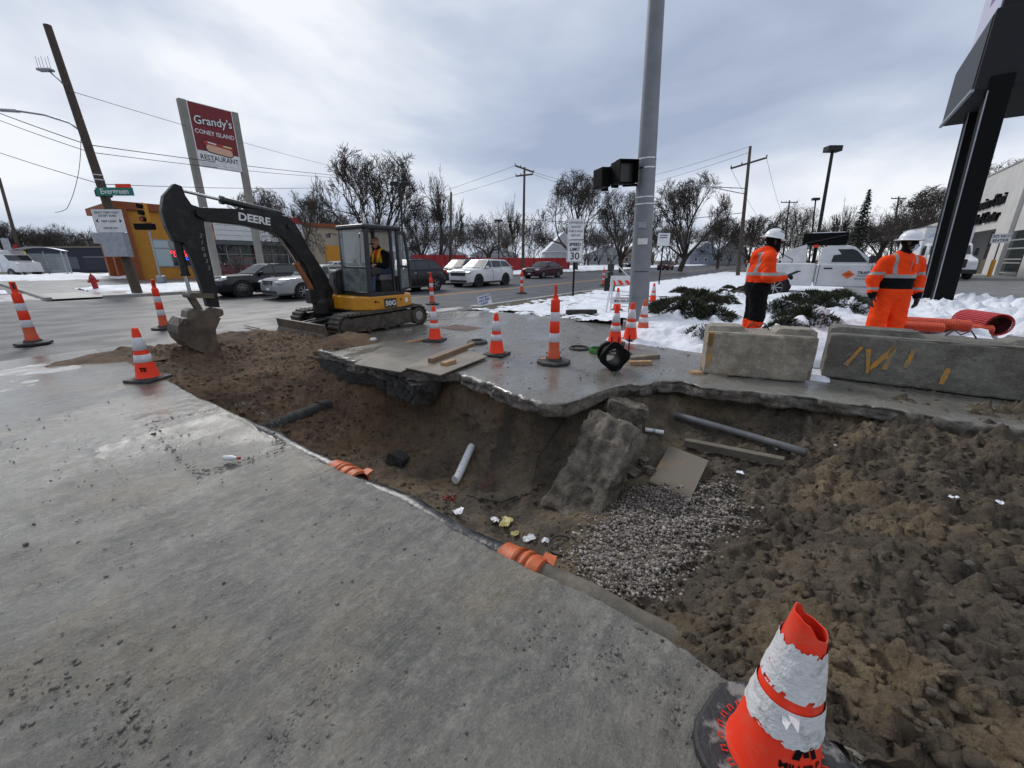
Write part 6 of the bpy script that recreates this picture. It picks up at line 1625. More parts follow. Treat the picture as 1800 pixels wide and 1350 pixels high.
text('face_lettering', 'E', 1.2, mat('lilac_print', (.2, .12, .3), .5), fc, frame((16.9, -2.598, 8.0), (-1, 0, 0), (0, 0, 1)), bold=.01)

# ------------------------------------------------------------------ wooden utility pole with signal, left
UP = thing('utility_pole', 'leaning wooden utility pole with street name sign at the left', 'utility pole', (5.75, 27.2, -.05))
T = Vector((-.05 * 1.0, .07, 0))
def up(z, r=0): return Vector((.0, .0, 0)) + Vector((-.045 * z * 1.0, .02 * z, z))
mb = MB(); mb.tube([up(0), up(3), up(6), up(10.9)], [.21, .19, .165, .13], 14); mb.build('shaft', M_oldwood, UP, smooth=True, auto=40)
lf = Vector((-_sa, _ca, 0)); rt = -lf; tc_ = Vector((-_ca, -_sa, 0))
mb = MB(); mb.tube([up(7.0), up(7.05) + lf * .5 + Vector((0, 0, .35)), up(7) + lf * 1.5 + Vector((0, 0, .7)), up(7) + lf * 2.6 + Vector((0, 0, .85))], .04, 8); la = mb.build('lamp_arm', M_silver, UP, smooth=True)
e_ = up(7) + lf * 2.6 + Vector((0, 0, .85)); mb = MB(); mb.bar(e_, e_ + lf * .85 + Vector((0, 0, .04)), .2, .1); mb.build('lamp_head', M_silver, la, bevel=.03)
mb = MB(); mb.tube([up(8.6), up(8.8) + lf * .3 + Vector((0, 0, .2)), up(8.9) + lf * .6 + Vector((0, 0, .4))], .03, 7); aa = mb.build('antenna_arm', M_silver, UP, smooth=True)
q_ = up(8.9) + lf * .75 + Vector((0, 0, .45)); mb = MB(); mb.bar(q_ - lf * .3, q_ + lf * .3, .24, .1); mb.build('router_box', M_silver, aa, bevel=.03)
for k, o_ in enumerate((-.25, -.12, .03, .16, .27)): mb = MB(); mb.tube([q_ + lf * o_ + Vector((0, 0, .05)), q_ + lf * o_ + Vector((0, 0, .5 - .06 * (k % 2)))], .009, 5); mb.build('antenna', M_silver, aa)
p1 = up(4.6) + tc_ * .24 + rt * .75; mb = MB(); mb.bar(p1 - rt * .85, p1 + rt * .85, .03, .34); sg = mb.build('street_name_sign', mat('sign_green', (.0, .17, .12), .5), UP)
text('lettering', 'Evergreen', .32, M_white, sg, frame(p1 + tc_ * .02, rt, (0, 0, 1)), bold=.006)
mb = MB(); mb.bar(p1 + rt * .1 + Vector((0, 0, .24)), p1 + rt * .8 + Vector((0, 0, .24)), .03, .16); mb.build('orange_tab', M_orange, sg)
p2 = up(3.35) + tc_ * .26 + rt * .05; mb = MB(); mb.bar(p2 - rt * .7, p2 + rt * .7, .03, 1.0); n_ = mb.build('notice_panel', M_white, UP)
for s_, zz in (('RIGHT TURN ONLY', .36), ('EXCEPT BUSES', .22), ('KEEP CLEAR', -.02), ('ENFORCED', -.32)): text('lettering', s_, .13, M_wire, n_, frame(p2 + tc_ * .02 + Vector((0, 0, zz)), rt, (0, 0, 1)))
for s in (-1, 1): mb = MB(); a_ = p2 + tc_ * .02 + rt * s * .5; mb.add([a_ + rt * s * .12, a_ + Vector((0, 0, .09)), a_ - Vector((0, 0, .09))], [(0, 1, 2)]); mb.build('arrow', M_wire, n_, fix=False)
p3 = up(2.3) + tc_ * .3 + rt * .05; mb = MB(); mb.bar(p3 - rt * .55, p3 + rt * .55, .34, 1.1); cbx = mb.build('control_cabinet', M_silver, UP, bevel=.02)
p4 = up(2.6) + lf * .75; mb = MB(); mb.bar(p4 - rt * .35, p4 + rt * .3, .4, .5); mb.build('meter_box', M_silver, UP, bevel=.04)
for z in (5.1, 5.3): mb = MB(); mb.lathe([(.185, z), (.185, z + .04)], 16, (up(z).x, up(z).y, 0)); mb.build('steel_band', M_steel, UP)
SGP = G(285, 497, -.05)
SP = thing('traffic_signal_post', 'grey post with yellow traffic signal beside the wooden utility pole', 'traffic signal', (SGP.x, SGP.y, -.05))
mb = MB(); mb.prism([(.3 * math.cos(a), .3 * math.sin(a)) for a in np.linspace(0, 5.5, 8)], 0, .5, 'xy'); mb.build('base', M_silver, SP, bevel=.04)
mb = MB(); mb.lathe([(.075, .4), (.06, 4.0)], 14); mb.build('post', M_silver, SP, smooth=True)
mb = MB(); c_ = Vector((0, 0, 4.75)); mb.bar(c_ - tc_ * .15, c_ + tc_ * .15, .42, 1.3); sgn = mb.build('signal_head', M_yellow, SP, bevel=.04)
for k, m_ in ((.42, M_black), (.0, M_black), (-.42, mat('red_lamp_dim', (.25, .02, .02), .3))):
    mb = MB(); q_ = c_ + tc_ * .16 + Vector((0, 0, k)); mb.tube([q_, q_ + tc_ * .2], .17, 16); mb.build('visor', M_black, sgn, smooth=True, auto=40)
    mb = MB(); mb.tube([q_ + tc_ * .12, q_ + tc_ * .21], .12, 14); mb.build('lens', m_, sgn)
mb = MB(); mb.bar(Vector((0, 0, 3.85)) + tc_ * .05 - rt * .85, Vector((0, 0, 3.85)) + tc_ * .05 + rt * .5, .3, .42); mb.build('side_signal', M_black, SP, bevel=.04)

# ------------------------------------------------------------------ restaurant sign on two tall posts
GS = thing('restaurant_sign', 'tall red and white coney island restaurant sign on two grey posts', 'sign', (0, 0, -.05))
Ys = 32.0; xa, xb = 11.15, 13.75
M_gpost = mat('sign_post_grey', (.2, .19, .165), .7, col2=(.26, .25, .22), nscale=2)
for x in (xa - .1, xb + .1):
    mb = MB(); mb.box((x, Ys, 5.35), (.36, .36, 10.7)); mb.build('post', M_gpost, GS)
mb = MB(); mb.box(((xa + xb) / 2, Ys, 8.95), (xb - xa - .16, .34, 3.5)); pn = mb.build('sign_cabinet', M_white, GS, bevel=.02)
yf = Ys - .18; xm = (xa + xb) / 2; ww = xb - xa - .3
mb = MB(); mb.box((xm, yf, 9.37), (ww, .02, 2.56)); mb.build('red_panel', mat('deep_red_sign', (.17, .003, .008), .5), pn)
mb = MB(); mb.box((xm, yf, 7.72), (ww, .02, .72)); mb.build('white_panel', M_white, pn)
rx = (1, 0, 0); uz = (0, 0, 1)
text('lettering', "Grandy's", .64, M_black, pn, frame((xm, yf - .014, 9.78), (1, 0, .07), uz), bold=.035, shear=.12, wx=.92)
text('lettering', "Grandy's", .64, M_white, pn, frame((xm, yf - .022, 9.79), (1, 0, .07), uz), bold=.008, shear=.12, wx=.92)
text('lettering', 'CONEY ISLAND', .33, M_white, pn, frame((xm, yf - .016, 9.13), rx, uz), bold=.004, wx=.92)
text('lettering', 'RESTAURANT', .40, M_wire, pn, frame((xm, yf - .016, 7.72), rx, uz), bold=.004, wx=.86)
def capsule(a, b, r, y, m_, nm):
    a = Vector(a); b = Vector(b); d = (b - a).normalized(); n = Vector((-d.y, d.x)); pts = []
    for k in range(11): t_ = -math.pi / 2 + math.pi * k / 10; v = d * math.cos(t_) * r + n * math.sin(t_) * r; pts.append(b + v)
    for k in range(11): t_ = math.pi / 2 + math.pi * k / 10; v = d * math.cos(t_) * r + n * math.sin(t_) * r; pts.append(a + v)
    mb = MB(); mb.prism([(p.x, p.y) for p in pts], y, y + .008); mb.build(nm, m_, pn)
capsule((xm - .62, 8.55), (xm + .75, 8.42), .20, yf - .02, M_wire, 'hot_dog_outline'); capsule((xm - .45, 8.28), (xm + .6, 8.16), .25, yf - .026, M_wire, 'bun_outline')
capsule((xm - .62, 8.55), (xm + .75, 8.42), .15, yf - .034, mat('sausage_red', (.36, .02, .02), .5), 'hot_dog'); capsule((xm - .45, 8.28), (xm + .6, 8.16), .2, yf - .042, mat('bun_tan', (.62, .38, .27), .6), 'bun')
capsule((xm - .5, 8.6), (xm - .1, 8.55), .035, yf - .05, M_white, 'mustard_highlight'); capsule((xm + .35, 8.52), (xm + .75, 8.5), .05, yf - .05, mat('mustard_cream', (.6, .5, .25), .6), 'mustard')

# ------------------------------------------------------------------ small road signs, barricade, hydrant and site bits
def face_cam(loc): return math.atan2(-loc.y, -loc.x)
SL = G(1007, 521, -.03); t = thing('speed_limit_sign', 'speed limit 30 sign below a commercial vehicles plate on a black post', 'sign', (SL.x, SL.y, -.03)); a_ = face_cam(SL); d = Vector((math.cos(a_), math.sin(a_), 0)); u = Vector((-d.y, d.x, 0))
mb = MB(); mb.box((0, 0, 1.6), (.06, .06, 3.3)); mb.build('post', M_black, t)
for (zc, h, w) in ((1.95, .92, .70), (2.85, .82, .70)):
    c_ = Vector((0, 0, zc)) + d * .05; mb = MB(); mb.bar(c_ - u * w / 2, c_ + u * w / 2, .012, h); pl = mb.build('plate', M_white, t)
    if zc < 2.5:
        mb = MB()
        for (x0, x1, z0, z1) in ((-.32, .32, .42, .435), (-.32, .32, -.435, -.42), (-.325, -.31, -.435, .435), (.31, .325, -.435, .435)):
            e_ = c_ + d * .009; mb.quad(e_ + u * x0 + Vector((0, 0, z0)), e_ + u * x1 + Vector((0, 0, z0)), e_ + u * x1 + Vector((0, 0, z1)), e_ + u * x0 + Vector((0, 0, z1)))
        mb.build('border', M_wire, pl, fix=False)
        for s_, zz, sz in (('SPEED', .27, .19), ('LIMIT', .07, .19), ('30', -.22, .42)): text('lettering', s_, sz, M_wire, pl, frame(c_ + d * .012 + Vector((0, 0, zz)), u, (0, 0, 1)), bold=.006)
    else:
        for s_, zz in (('COMMERCIAL', .26), ('VEHICLES', .09), ('OVER 2 AXLES', -.08), ('KEEP OFF', -.26)): text('lettering', s_, .12, M_wire, pl, frame(c_ + d * .012 + Vector((0, 0, zz)), u, (0, 0, 1)), wx=.8)
S2 = G(1158, 502, -.03); t = thing('road_sign', 'small white sign on a thin black post right of the grey pole', 'sign', (S2.x, S2.y, -.03)); d = Vector((math.cos(face_cam(S2)), math.sin(face_cam(S2)), 0)); u = Vector((-d.y, d.x, 0))
mb = MB(); mb.box((0, 0, 1.6), (.07, .07, 3.2)); mb.build('post', M_black, t); c_ = Vector((0, 0, 2.8)) + d * .06; mb = MB(); mb.bar(c_ - u * .36, c_ + u * .36, .012, .75); pl = mb.build('plate', M_white, t)
for zz in (.25, .12): mb = MB(); e_ = c_ + d * .01 + Vector((0, 0, zz)); mb.bar(e_ - u * .25, e_ + u * .2, .004, .05); mb.build('print', M_wire, pl)
YS = G(852, 546, -.05); t = thing('yard_sign', 'tilted white yard sign with blue lettering at the road edge', 'sign', (YS.x, YS.y, -.05)); t.rotation_euler = (.0, .0, 0); d = Vector((math.cos(face_cam(YS)), math.sin(face_cam(YS)), 0)); u = Vector((-d.y, d.x, 0))
ux = (u * .96 + Vector((0, 0, .27))).normalized(); c_ = Vector((0, 0, .34)); mb = MB(); mb.bar(c_ - ux * .22, c_ + ux * .22, .006, .32, up=(0, 0, 1)); pl = mb.build('panel', M_white, t)
for k, s_ in enumerate(('WE BUY', 'HOUSES', 'CASH')): text('lettering', s_, .1, mat('print_blue', (.03, .06, .3), .5), pl, frame(c_ + d * .006 + Vector((0, 0, .1 - .1 * k)), ux, (0, 0, 1)), bold=.003)
for s in (-.12, .12): mb = MB(); mb.tube([c_ + ux * s - Vector((0, 0, .1)), (u * s).to_tuple()], .005, 5); mb.build('wire_leg', M_steel, t)
# A-frame barricade
BA = G(1089, 552); t = thing('barricade', 'white A-frame barricade with orange striped board beside the grey pole', 'barricade', (BA.x, BA.y, 0), math.atan2(-.81, .58))
for s in (-1, 1):
    for f in (1, -1): mb = MB(); mb.bar((s * .3 + s * .05, f * .28, 0), (s * .27, f * .03, 1.1), .04, .04); mb.build('leg', M_white, t)
mb = MB(); mb.box((0, -.07, .98), (.72, .03, .26), (.22, 0, 0)); bd = mb.build('striped_board', M_white, t)
for k in range(4):
    x = -.38 + .21 * k; mb = MB(); z0, z1 = .855, 1.105; xs = [max(-.355, min(.355, v)) for v in (x, x + .1, x - .02, x - .12)]
    mb.add([(xs[0] + .1, -.115, z0), (xs[1] + .1, -.115, z0), (xs[2] + .1 - .06, -.06, z1), (xs[3] + .1 - .06, -.06, z1)], [(0, 1, 2, 3)]); mb.build('orange_stripe', M_orange, bd, fix=False)
mb = MB(); mb.box((0, -.2, .42), (.72, .02, .2)); lb = mb.build('lower_board', M_white, t); text('lettering', '800-763-3999', .1, M_wire, lb, frame((.04, -.213, .40), (1, 0, 0), (0, 0, 1)), bold=.002)
text('lettering', 'TRAFFIC MANAGEMENT', .045, M_red, lb, frame((.03, -.213, .48), (1, 0, 0), (0, 0, 1)))
mb = MB(); mb.bar((-.2, -.05, 1.42), (.2, -.07, 1.05), .03, .03); mb.build('loose_stick', M_white, t)
cone(1084, 546, 'orange traffic cone standing behind the striped barricade', s=1.0)
PU = G(1071, 513); t = thing('pump', 'small black site pump standing behind the striped barricade', 'pump', (PU.x, PU.y, 0), .3)
mb = MB(); mb.box((0, 0, .35), (.5, .5, .7)); mb.build('frame_box', M_dirtyblack, t, bevel=.03); mb = MB(); mb.lathe([(.1, .7), (.16, .8), (.16, .95), (.1, 1.0)], 14, caps=True); mb.build('engine', M_blackdull, t)
mb = MB(); mb.box((.0, 0, 1.2), (.4, .3, .36)); mb.build('control_box', M_blackdull, t, bevel=.05)
p = G(1022, 552); t = rough_block('timber', .95, .16, .14, mat('wet_black_timber', (.02, .017, .014), .8, col2=(.05, .042, .034), nscale=8), None, 5, .01, 6, None, (p.x, p.y, .06), (0, 0, math.atan2(-.81 + .15, .58 + .12))); tag(t, 'dark wet timber lying in the snow left of the barricade', 'timber')
# fire hydrant
p = G(170, 510, -.03); t = thing('fire_hydrant', 'small red fire hydrant in the snow at the left corner', 'fire hydrant', (p.x, p.y, -.03)); t.rotation_euler = (0, -.06, 0)
mb = MB(); mb.lathe([(.17, 0), (.17, .06), (.12, .08), (.12, .55), (.16, .58), (.16, .63), (.13, .66), (.1, .76), (.04, .82), (.03, .88), (0, .88)], 16); mb.build('barrel', M_red, t, smooth=True, auto=40)
for dv in (Vector((1, 0, 0)), Vector((-1, 0, 0)), Vector((0, -1, 0))): mb = MB(); mb.tube([dv * .1 + Vector((0, 0, .48)), dv * .22 + Vector((0, 0, .48))], .07, 10); mb.build('outlet', M_red, t)

# ------------------------------------------------------------------ poles, lamps and wires further off
def lamp_post(label, px, base, d, topy, heads, dx=0.0):
    b = dep(px, base, d); b.z = -.05; tp = dep(px + dx, topy, d); h = tp.z + .05
    t = thing('lot_lamp', label, 'lamp post', b, 0, 'parking lot lamps'); off = Vector((tp.x - b.x, tp.y - b.y, h))
    mb = MB(); mb.tube([(0, 0, 0), off], [.11, .08], 8); mb.build('post', M_dirtyblack, t)
    r_ = Vector((_sa, -_ca, 0))
    for s in heads: mb = MB(); c_ = off + r_ * s * .55; mb.bar(c_ - r_ * .4, c_ + r_ * .4, .5, .3); mb.build('lamp_head', M_dirtyblack, t, bevel=.03)
    return t
lamp_post('two-headed black lamp behind the excavator cab', 708, 470, 42, 323, (-1, 1), -4); lamp_post('small far lot lamp between the two wooden poles', 877, 465, 75, 388, (-.6, .6), -1)
lamp_post('single-headed black lamp rising behind the pickup', 1432, 460, 26, 262, (0,), 32); lamp_post('short dark lamp behind the pickup, left of the tall one', 1424, 460, 55, 350, (0,), 10)
def util(label, px, base, d, topx, topy, arms, lampside=0):
    b = dep(px, base, d); b.z = -.05; tp = dep(topx, topy, d)
    t = thing('wooden_pole', label, 'utility pole', b, 0, 'wooden utility poles along the road'); off = Vector((tp.x - b.x, tp.y - b.y, tp.z + .05)); r_ = Vector((_sa, -_ca, 0))
    mb = MB(); mb.tube([(0, 0, 0), off * .5, off], [.19, .16, .12], 10); mb.build('shaft', M_oldwood, t, smooth=True)
    ends = []
    for (f, l, tilt) in arms:
        c_ = off * f; a_, b2_ = c_ - r_ * l + Vector((0, 0, -tilt)), c_ + r_ * l + Vector((0, 0, tilt)); mb = MB(); mb.bar(a_, b2_, .14, .16); ca = mb.build('crossarm', M_oldwood, t)
        for q_ in (a_, b2_, a_.lerp(b2_, .3)): mb = MB(); mb.lathe([(.05, 0), (.06, .08), (.03, .18)], 8, q_ + Vector((0, 0, .08))); mb.build('insulator', M_dirtyblack, ca)
        ends += [a_ + t.location, b2_ + t.location]
    return t, off + t.location, ends
u1 = util('wooden pole with two crossarms behind the white crossover', 919, 474, 52, 922, 294, ((.985, 1.1, -.35), (.93, 1.0, .1))); u2 = util('plain wooden pole behind the red fence', 791, 472, 50, 793, 338, ())
u3 = util('leaning wooden pole with wide crossarm behind the worker with the tablet', 1304, 440, 42, 1319, 257, ((.88, 1.6, .45),)); u4 = util('distant wooden pole above the pickup bed', 1378, 450, 85, 1388, 352, ((.97, 1.6, 0),))
util('thin far pole left of the black sign posts', 1568, 450, 80, 1580, 345, ((.97, 1.3, 0),))
b = dep(38, 462, 44); b.z = -.05; t = thing('street_lamp', 'dark leaning pole at the far left picture edge', 'pole', b); tp = dep(-2, 312, 44)
mb = MB(); mb.tube([(0, 0, 0), (tp.x - b.x, tp.y - b.y, tp.z + .05)], [.17, .12], 10); mb.build('shaft', M_oldwood, t, smooth=True)
mb = MB(); mb.box((.2, -.3, 2.2), (.7, .1, .5), (0, 0, .6)); mb.build('yellow_notice', mat('notice_yellow', (.7, .62, .05), .5), t); mb = MB(); mb.box((.0, -.3, 2.9), (.5, .1, .45), (0, 0, .6)); mb.build('stop_notice', M_red, t)
# truss arm on the leaning pole
a_, b_ = dep(1212, 327, 42), dep(1309, 331, 42); c2_ = dep(1309, 341, 42); t = thing('truss_arm', 'thin metal truss arm reaching left from the leaning pole', 'lamp arm', a_); o_ = a_
mb = MB(); mb.tube([(0, 0, 0), b_ - o_], .04, 6); mb.tube([(b_ - o_) * .35, c2_ - o_], .04, 6)
for f in (.55, .75): mb.tube([(b_ - o_) * f, (b_ - o_) * f - Vector((0, 0, .25 * (f - .3)))], .03, 5)
mb.build('truss', M_silver, t)
def wire(label, pts, sag=.0, r=.012):
    pts = [Vector(p) for p in pts]; mb = MB(); full = []
    for a, b in zip(pts[:-1], pts[1:]):
        L_ = (b - a).length
        for k in range(14): f = k / 14; q = a.lerp(b, f); q.z -= sag * L_ * 4 * f * (1 - f); full.append(q)
    full.append(pts[-1]); mb.tube(full, r, 5); o = mb.build('overhead_wire', M_wire, None, smooth=True)
    tag(o, label, 'wire', 'overhead wires'); return o
D_ = dep; ut = lambda z: Vector((5.75, 27.2, -.05)) + up(z)
wire('upper of the twin wires crossing the restaurant sign', [D_(-60, 176, 24), ut(6.55), D_(590, 308, 46), D_(790, 356, 50)], .004, .02); wire('lower of the twin wires crossing the restaurant sign', [D_(-60, 188, 24), ut(6.25), D_(590, 312, 46), D_(790, 360, 50)], .006, .016)
wire('low wire passing the wooden utility pole towards the trees', [D_(-60, 248, 24), ut(4.95), D_(560, 330, 44), D_(790, 372, 50)], .005, .016); wire('thin high wire from the utility pole antenna to the right', [ut(8.6), D_(575, 290, 50), D_(793, 345, 50)], .004, .013)
wire('hanging slack cable looping down left of the utility pole', [ut(7.0) + lf * .12, ut(5.2) + lf * .9 + Vector((0, 0, .15)), ut(3.9) + lf * 2.0, ut(3.75) + lf * 2.6], .06, .012)
wire('thick cable across the trees from cab to grey pole', [D_(700, 402, 50), D_(800, 398, 50), D_(925, 386, 52), D_(1115, 394, 46), D_(1306, 374, 42)], .004, .03); wire('upper wire from the double crossarm down to the left', [u1[2][0], D_(700, 362, 60)], .006, .016); wire('second wire from the double crossarm down to the left', [u1[2][2], D_(690, 372, 60)], .006, .016)
wire('wire from the double crossarm to the right behind the grey pole', [u1[2][1], D_(1120, 350, 60)], .008, .016); wire('twin wire from the double crossarm to the right behind the grey pole', [u1[2][3], D_(1120, 362, 60)], .008, .016)
wire('top wire from the leaning pole down to the left', [u3[1], D_(1120, 315, 60)], .008, .016); wire('second wire from the leaning pole down to the left', [u3[1] - Vector((0, 0, .5)), D_(1120, 328, 60)], .008, .016)
wire('wire hanging from the left crossarm end of the leaning pole', [u3[2][0], D_(1345, 400, 60)], .01, .014); wire('wire hanging from the right crossarm end of the leaning pole', [u3[2][1], D_(1378, 380, 85)], .01, .014)
# ------------------------------------------------------------------ bare winter trees
def grow(seed, h, trunk=.2, limbs=6, levels=4, spread=.75, up=.35, kids=(4, 5, 4, 3), wander=.18, r0=.3, droop=0.0, lsp=None, lenf=(.55, .5, .5, .5), minr=.014):
    """returns arrays of limb segments (p0, p1, r0, r1, level)"""
    rs = np.random.RandomState(seed); S = []
    def branch(p, d, L, r, lev, n):
        q = p.copy(); dd = d / np.linalg.norm(d); nodes = [(q.copy(), dd.copy(), r)]
        for i in range(n):
            dd = dd + rs.randn(3) * wander + np.array([0, 0, up * (.25 if lev else .1) - droop * lev * .05]); dd /= np.linalg.norm(dd)
            e = q + dd * L / n; ra = r * (1 - .75 * i / n); rb = r * (1 - .75 * (i + 1) / n)
            S.append((q, e, max(ra, minr), max(rb, minr * .8), lev)); q = e; nodes.append((q.copy(), dd.copy(), max(rb, minr)))
        if lev >= levels: return
        k = kids[min(lev, len(kids) - 1)]
        for j in range(k):
            f = .3 + .7 * (j + rs.rand()) / k if lev else .6 + .4 * (j + rs.rand()) / k
            i = min(int(f * n), n - 1); b, bd, br = nodes[i]; b = b + (nodes[i + 1][0] - b) * (f * n - i)
            ax = rs.randn(3); ax -= bd * ax.dot(bd); ax /= np.linalg.norm(ax)
            an = spread * (.6 + .6 * rs.rand()); nd = bd * math.cos(an) + ax * math.sin(an)
            branch(b, nd, L * lenf[min(lev, len(lenf) - 1)] * (.75 + .5 * rs.rand()), br * .62, lev + 1, max(2, n - 1) if lev < 2 else 2)
    base = np.zeros(3); th = h * trunk
    e = base + np.array([rs.randn() * .03 * h, rs.randn() * .03 * h, th]); S.append((base, e, r0 * 1.25, r0, -1))
    for k in range(limbs):
        a = 2 * math.pi * (k + rs.rand() * .7) / limbs; an = (lsp or spread) * (.35 + .75 * rs.rand()) if k else .1
        branch(e - np.array([0, 0, rs.rand() * th * .3]), np.array([math.cos(a) * math.sin(an), math.sin(a) * math.sin(an), math.cos(an)]), h * (1 - trunk) * (.62 + .2 * rs.rand()), r0 * (.45 + .2 * rs.rand()), 0, 5)
    return S
def seg_mesh(name, segs, material, sides=4, parent=None):
    if not segs: return None
    A = np.array([s[0] for s in segs]); B = np.array([s[1] for s in segs]); ra = np.array([s[2] for s in segs]); rb = np.array([s[3] for s in segs])
    d = B - A; d /= np.maximum(np.linalg.norm(d, axis=1, keepdims=True), 1e-6)
    u = np.where(np.abs(d[:, 2:3]) < .9, np.array([[0, 0, 1.]]), np.array([[1., 0, 0]])); x = np.cross(d, u); x /= np.linalg.norm(x, axis=1, keepdims=True); y = np.cross(d, x)
    V = np.zeros((len(segs), 2 * sides, 3))
    for k in range(sides):
        a = 2 * math.pi * k / sides; o = x * math.cos(a) + y * math.sin(a)
        V[:, k] = A + o * ra[:, None]; V[:, sides + k] = B + o * rb[:, None]
    q = np.array([(k, (k + 1) % sides, sides + (k + 1) % sides, sides + k) for k in range(sides)])
    F = q[None] + (np.arange(len(segs)) * 2 * sides)[:, None, None]
    return rawmesh(name, V.reshape(-1, 3), F.reshape(-1, 4), material, parent, True)
VAR = {'round': dict(h=10, trunk=.17, limbs=11, levels=4, spread=.5, lsp=1.0, kids=(6, 5, 5, 3), r0=.28, up=.16, lenf=(.5, .5, .55, .6), wander=.12),
       'round2': dict(h=10, trunk=.2, limbs=9, levels=4, spread=.6, lsp=.95, kids=(6, 5, 5, 3), r0=.26, up=.16, wander=.17, lenf=(.5, .5, .55, .6)),
       'tall': dict(h=10, trunk=.2, limbs=4, levels=4, spread=.5, kids=(7, 5, 4, 3), r0=.18, up=.7),
       'gnarly': dict(h=10, trunk=.22, limbs=5, levels=4, spread=.85, kids=(6, 5, 4, 3), r0=.38, up=.12, wander=.34),
       'bushy': dict(h=10, trunk=.06, limbs=12, levels=3, spread=.6, kids=(7, 6, 4), r0=.14, up=.5)}
TREE = {}
WID = {'round': 5.2, 'round2': 4.4, 'tall': 2.6, 'gnarly': 5.2, 'bushy': 4.4}
def tree_proto(v):
    if v in TREE: return TREE[v]
    S = grow(hash_(v), **VAR[v])
    if v in ('round', 'round2', 'bushy'):          # crowns fill a dome
        rx, c = (.52, .56) if v == 'round' else ((.46, .56) if v == 'round2' else (.42, .45)); H0 = 10.0
        def warp(p):
            q = np.array([p[0] / (rx * H0), p[1] / (rx * H0), (p[2] - c * H0) / ((1 - c) * H0 if p[2] > c * H0 else c * H0)]); rho = np.linalg.norm(q)
            return p if rho <= 1.0 or p[2] < 2 else np.array([0, 0, c * H0]) + (p - np.array([0, 0, c * H0])) * ((1.0 + (rho - 1.0) * .35) / rho)
        S = [(warp(s[0]), warp(s[1]), s[2], s[3], s[4]) for s in S]
    zm = max(s[1][2] for s in S); xm_ = np.percentile([np.hypot(s[1][0], s[1][1]) for s in S], 97); kk = np.array([WID[v] / xm_, WID[v] / xm_, 10 / zm])
    S = [(s[0] * kk, s[1] * kk, s[2], s[3], s[4]) for s in S]
    tr = seg_mesh('trunk', [s for s in S if s[4] <= 0], M_bark, 6); cr = seg_mesh('crown', [s for s in S if s[4] > 0], M_bark, 3)
    TREE[v] = (tr.data, cr.data)
    for o in (tr, cr): bpy.data.objects.remove(o)
    return TREE[v]
def hash_(v): return {'round': 11, 'round2': 5, 'tall': 23, 'gnarly': 8, 'bushy': 31}[v]
def tree(label, v, px, base, d, topy, wf=1.0, rz=0.0, group='bare trees beyond the road'):
    b = dep(px, base, d); tp = dep(px, topy, d); z0 = -.05 if px < 1400 else .2
    h = (tp.z - z0) / 10.0 * .98
    t = thing('bare_tree', label, 'tree', (b.x, b.y, z0), rz, group); t.scale = (h * wf, h * wf, h)
    td, cd = tree_proto(v); link('trunk', td, t); link('crown', cd, t); return t
tree('large round bare tree behind the excavator cab', 'round', 668, 466, 60, 250, 1.0, .4); tree('bare tree with one tall crown right of the two-headed lamp', 'tall', 775, 466, 58, 285, 1.1, 1.0)
tree('gnarled dark tree in front of the cream wall left of the cab', 'gnarly', 533, 462, 38, 330, .85, 2.0); tree('bare tree above the restaurant roof left of the gnarled one', 'round2', 480, 462, 90, 322, .9, .7)
tree('low gnarled tree behind the dark grey sport utility vehicle', 'gnarly', 858, 464, 62, 378, 1.0, 3.9); tree('slender bare tree left of the double crossarm pole', 'tall', 905, 464, 70, 335, .8, .3)
tree('broad round bare tree above the speed limit sign', 'round2', 1012, 464, 62, 292, .95, 2.2); tree('round dark tree just left of the grey pole', 'round', 1092, 466, 58, 322, .8, 3.3)
tree('tall round tree just right of the grey pole', 'round', 1196, 464, 62, 298, .95, 5.0); tree('smaller round tree behind the white road sign', 'round2', 1262, 464, 80, 375, 1.0, 1.5)
tree('bare tree between lamp and red fence', 'round2', 742, 466, 66, 350, 1.0, 4.1); tree('bushy bare tree behind the pickup bed', 'bushy', 1388, 460, 58, 345, .9, .5)
tree('bare tree left of the dark evergreen', 'tall', 1462, 455, 62, 340, 1.1, 2.9); tree('bare tree right of the dark evergreen', 'gnarly', 1545, 455, 60, 345, 1.0, 1.1)
tree('bushy dark tree behind the black sign posts', 'round2', 1625, 450, 70, 318, 1.2, .9); tree('bare tree rising over the white medical building', 'round', 1725, 440, 95, 262, 1.0, 2.5); tree('dense tree between box truck and evergreen', 'bushy', 1588, 452, 66, 352, 1.2, 4.0)
tree('bare tree with open limbs at the far left behind the navy shop', 'gnarly', 140, 470, 85, 388, 1.0, .2); tree('dark bushy tree at the far left behind the bus shelter', 'bushy', 88, 472, 82, 390, 1.3, 1.9); tree('bare tree at the left picture edge', 'round2', 20, 470, 80, 380, 1.0, 3.0)
tree('tiny bare tree in front of the parked dark red car', 'gnarly', 424, 492, 33, 440, .9, 2.6); tree('bare tree above the cream wall right of the restaurant sign', 'round', 560, 462, 95, 335, 1.0, 2.0)
tree('bare tree at the bend of the road behind the leaning pole', 'round', 1318, 462, 85, 372, 1.0, .6)
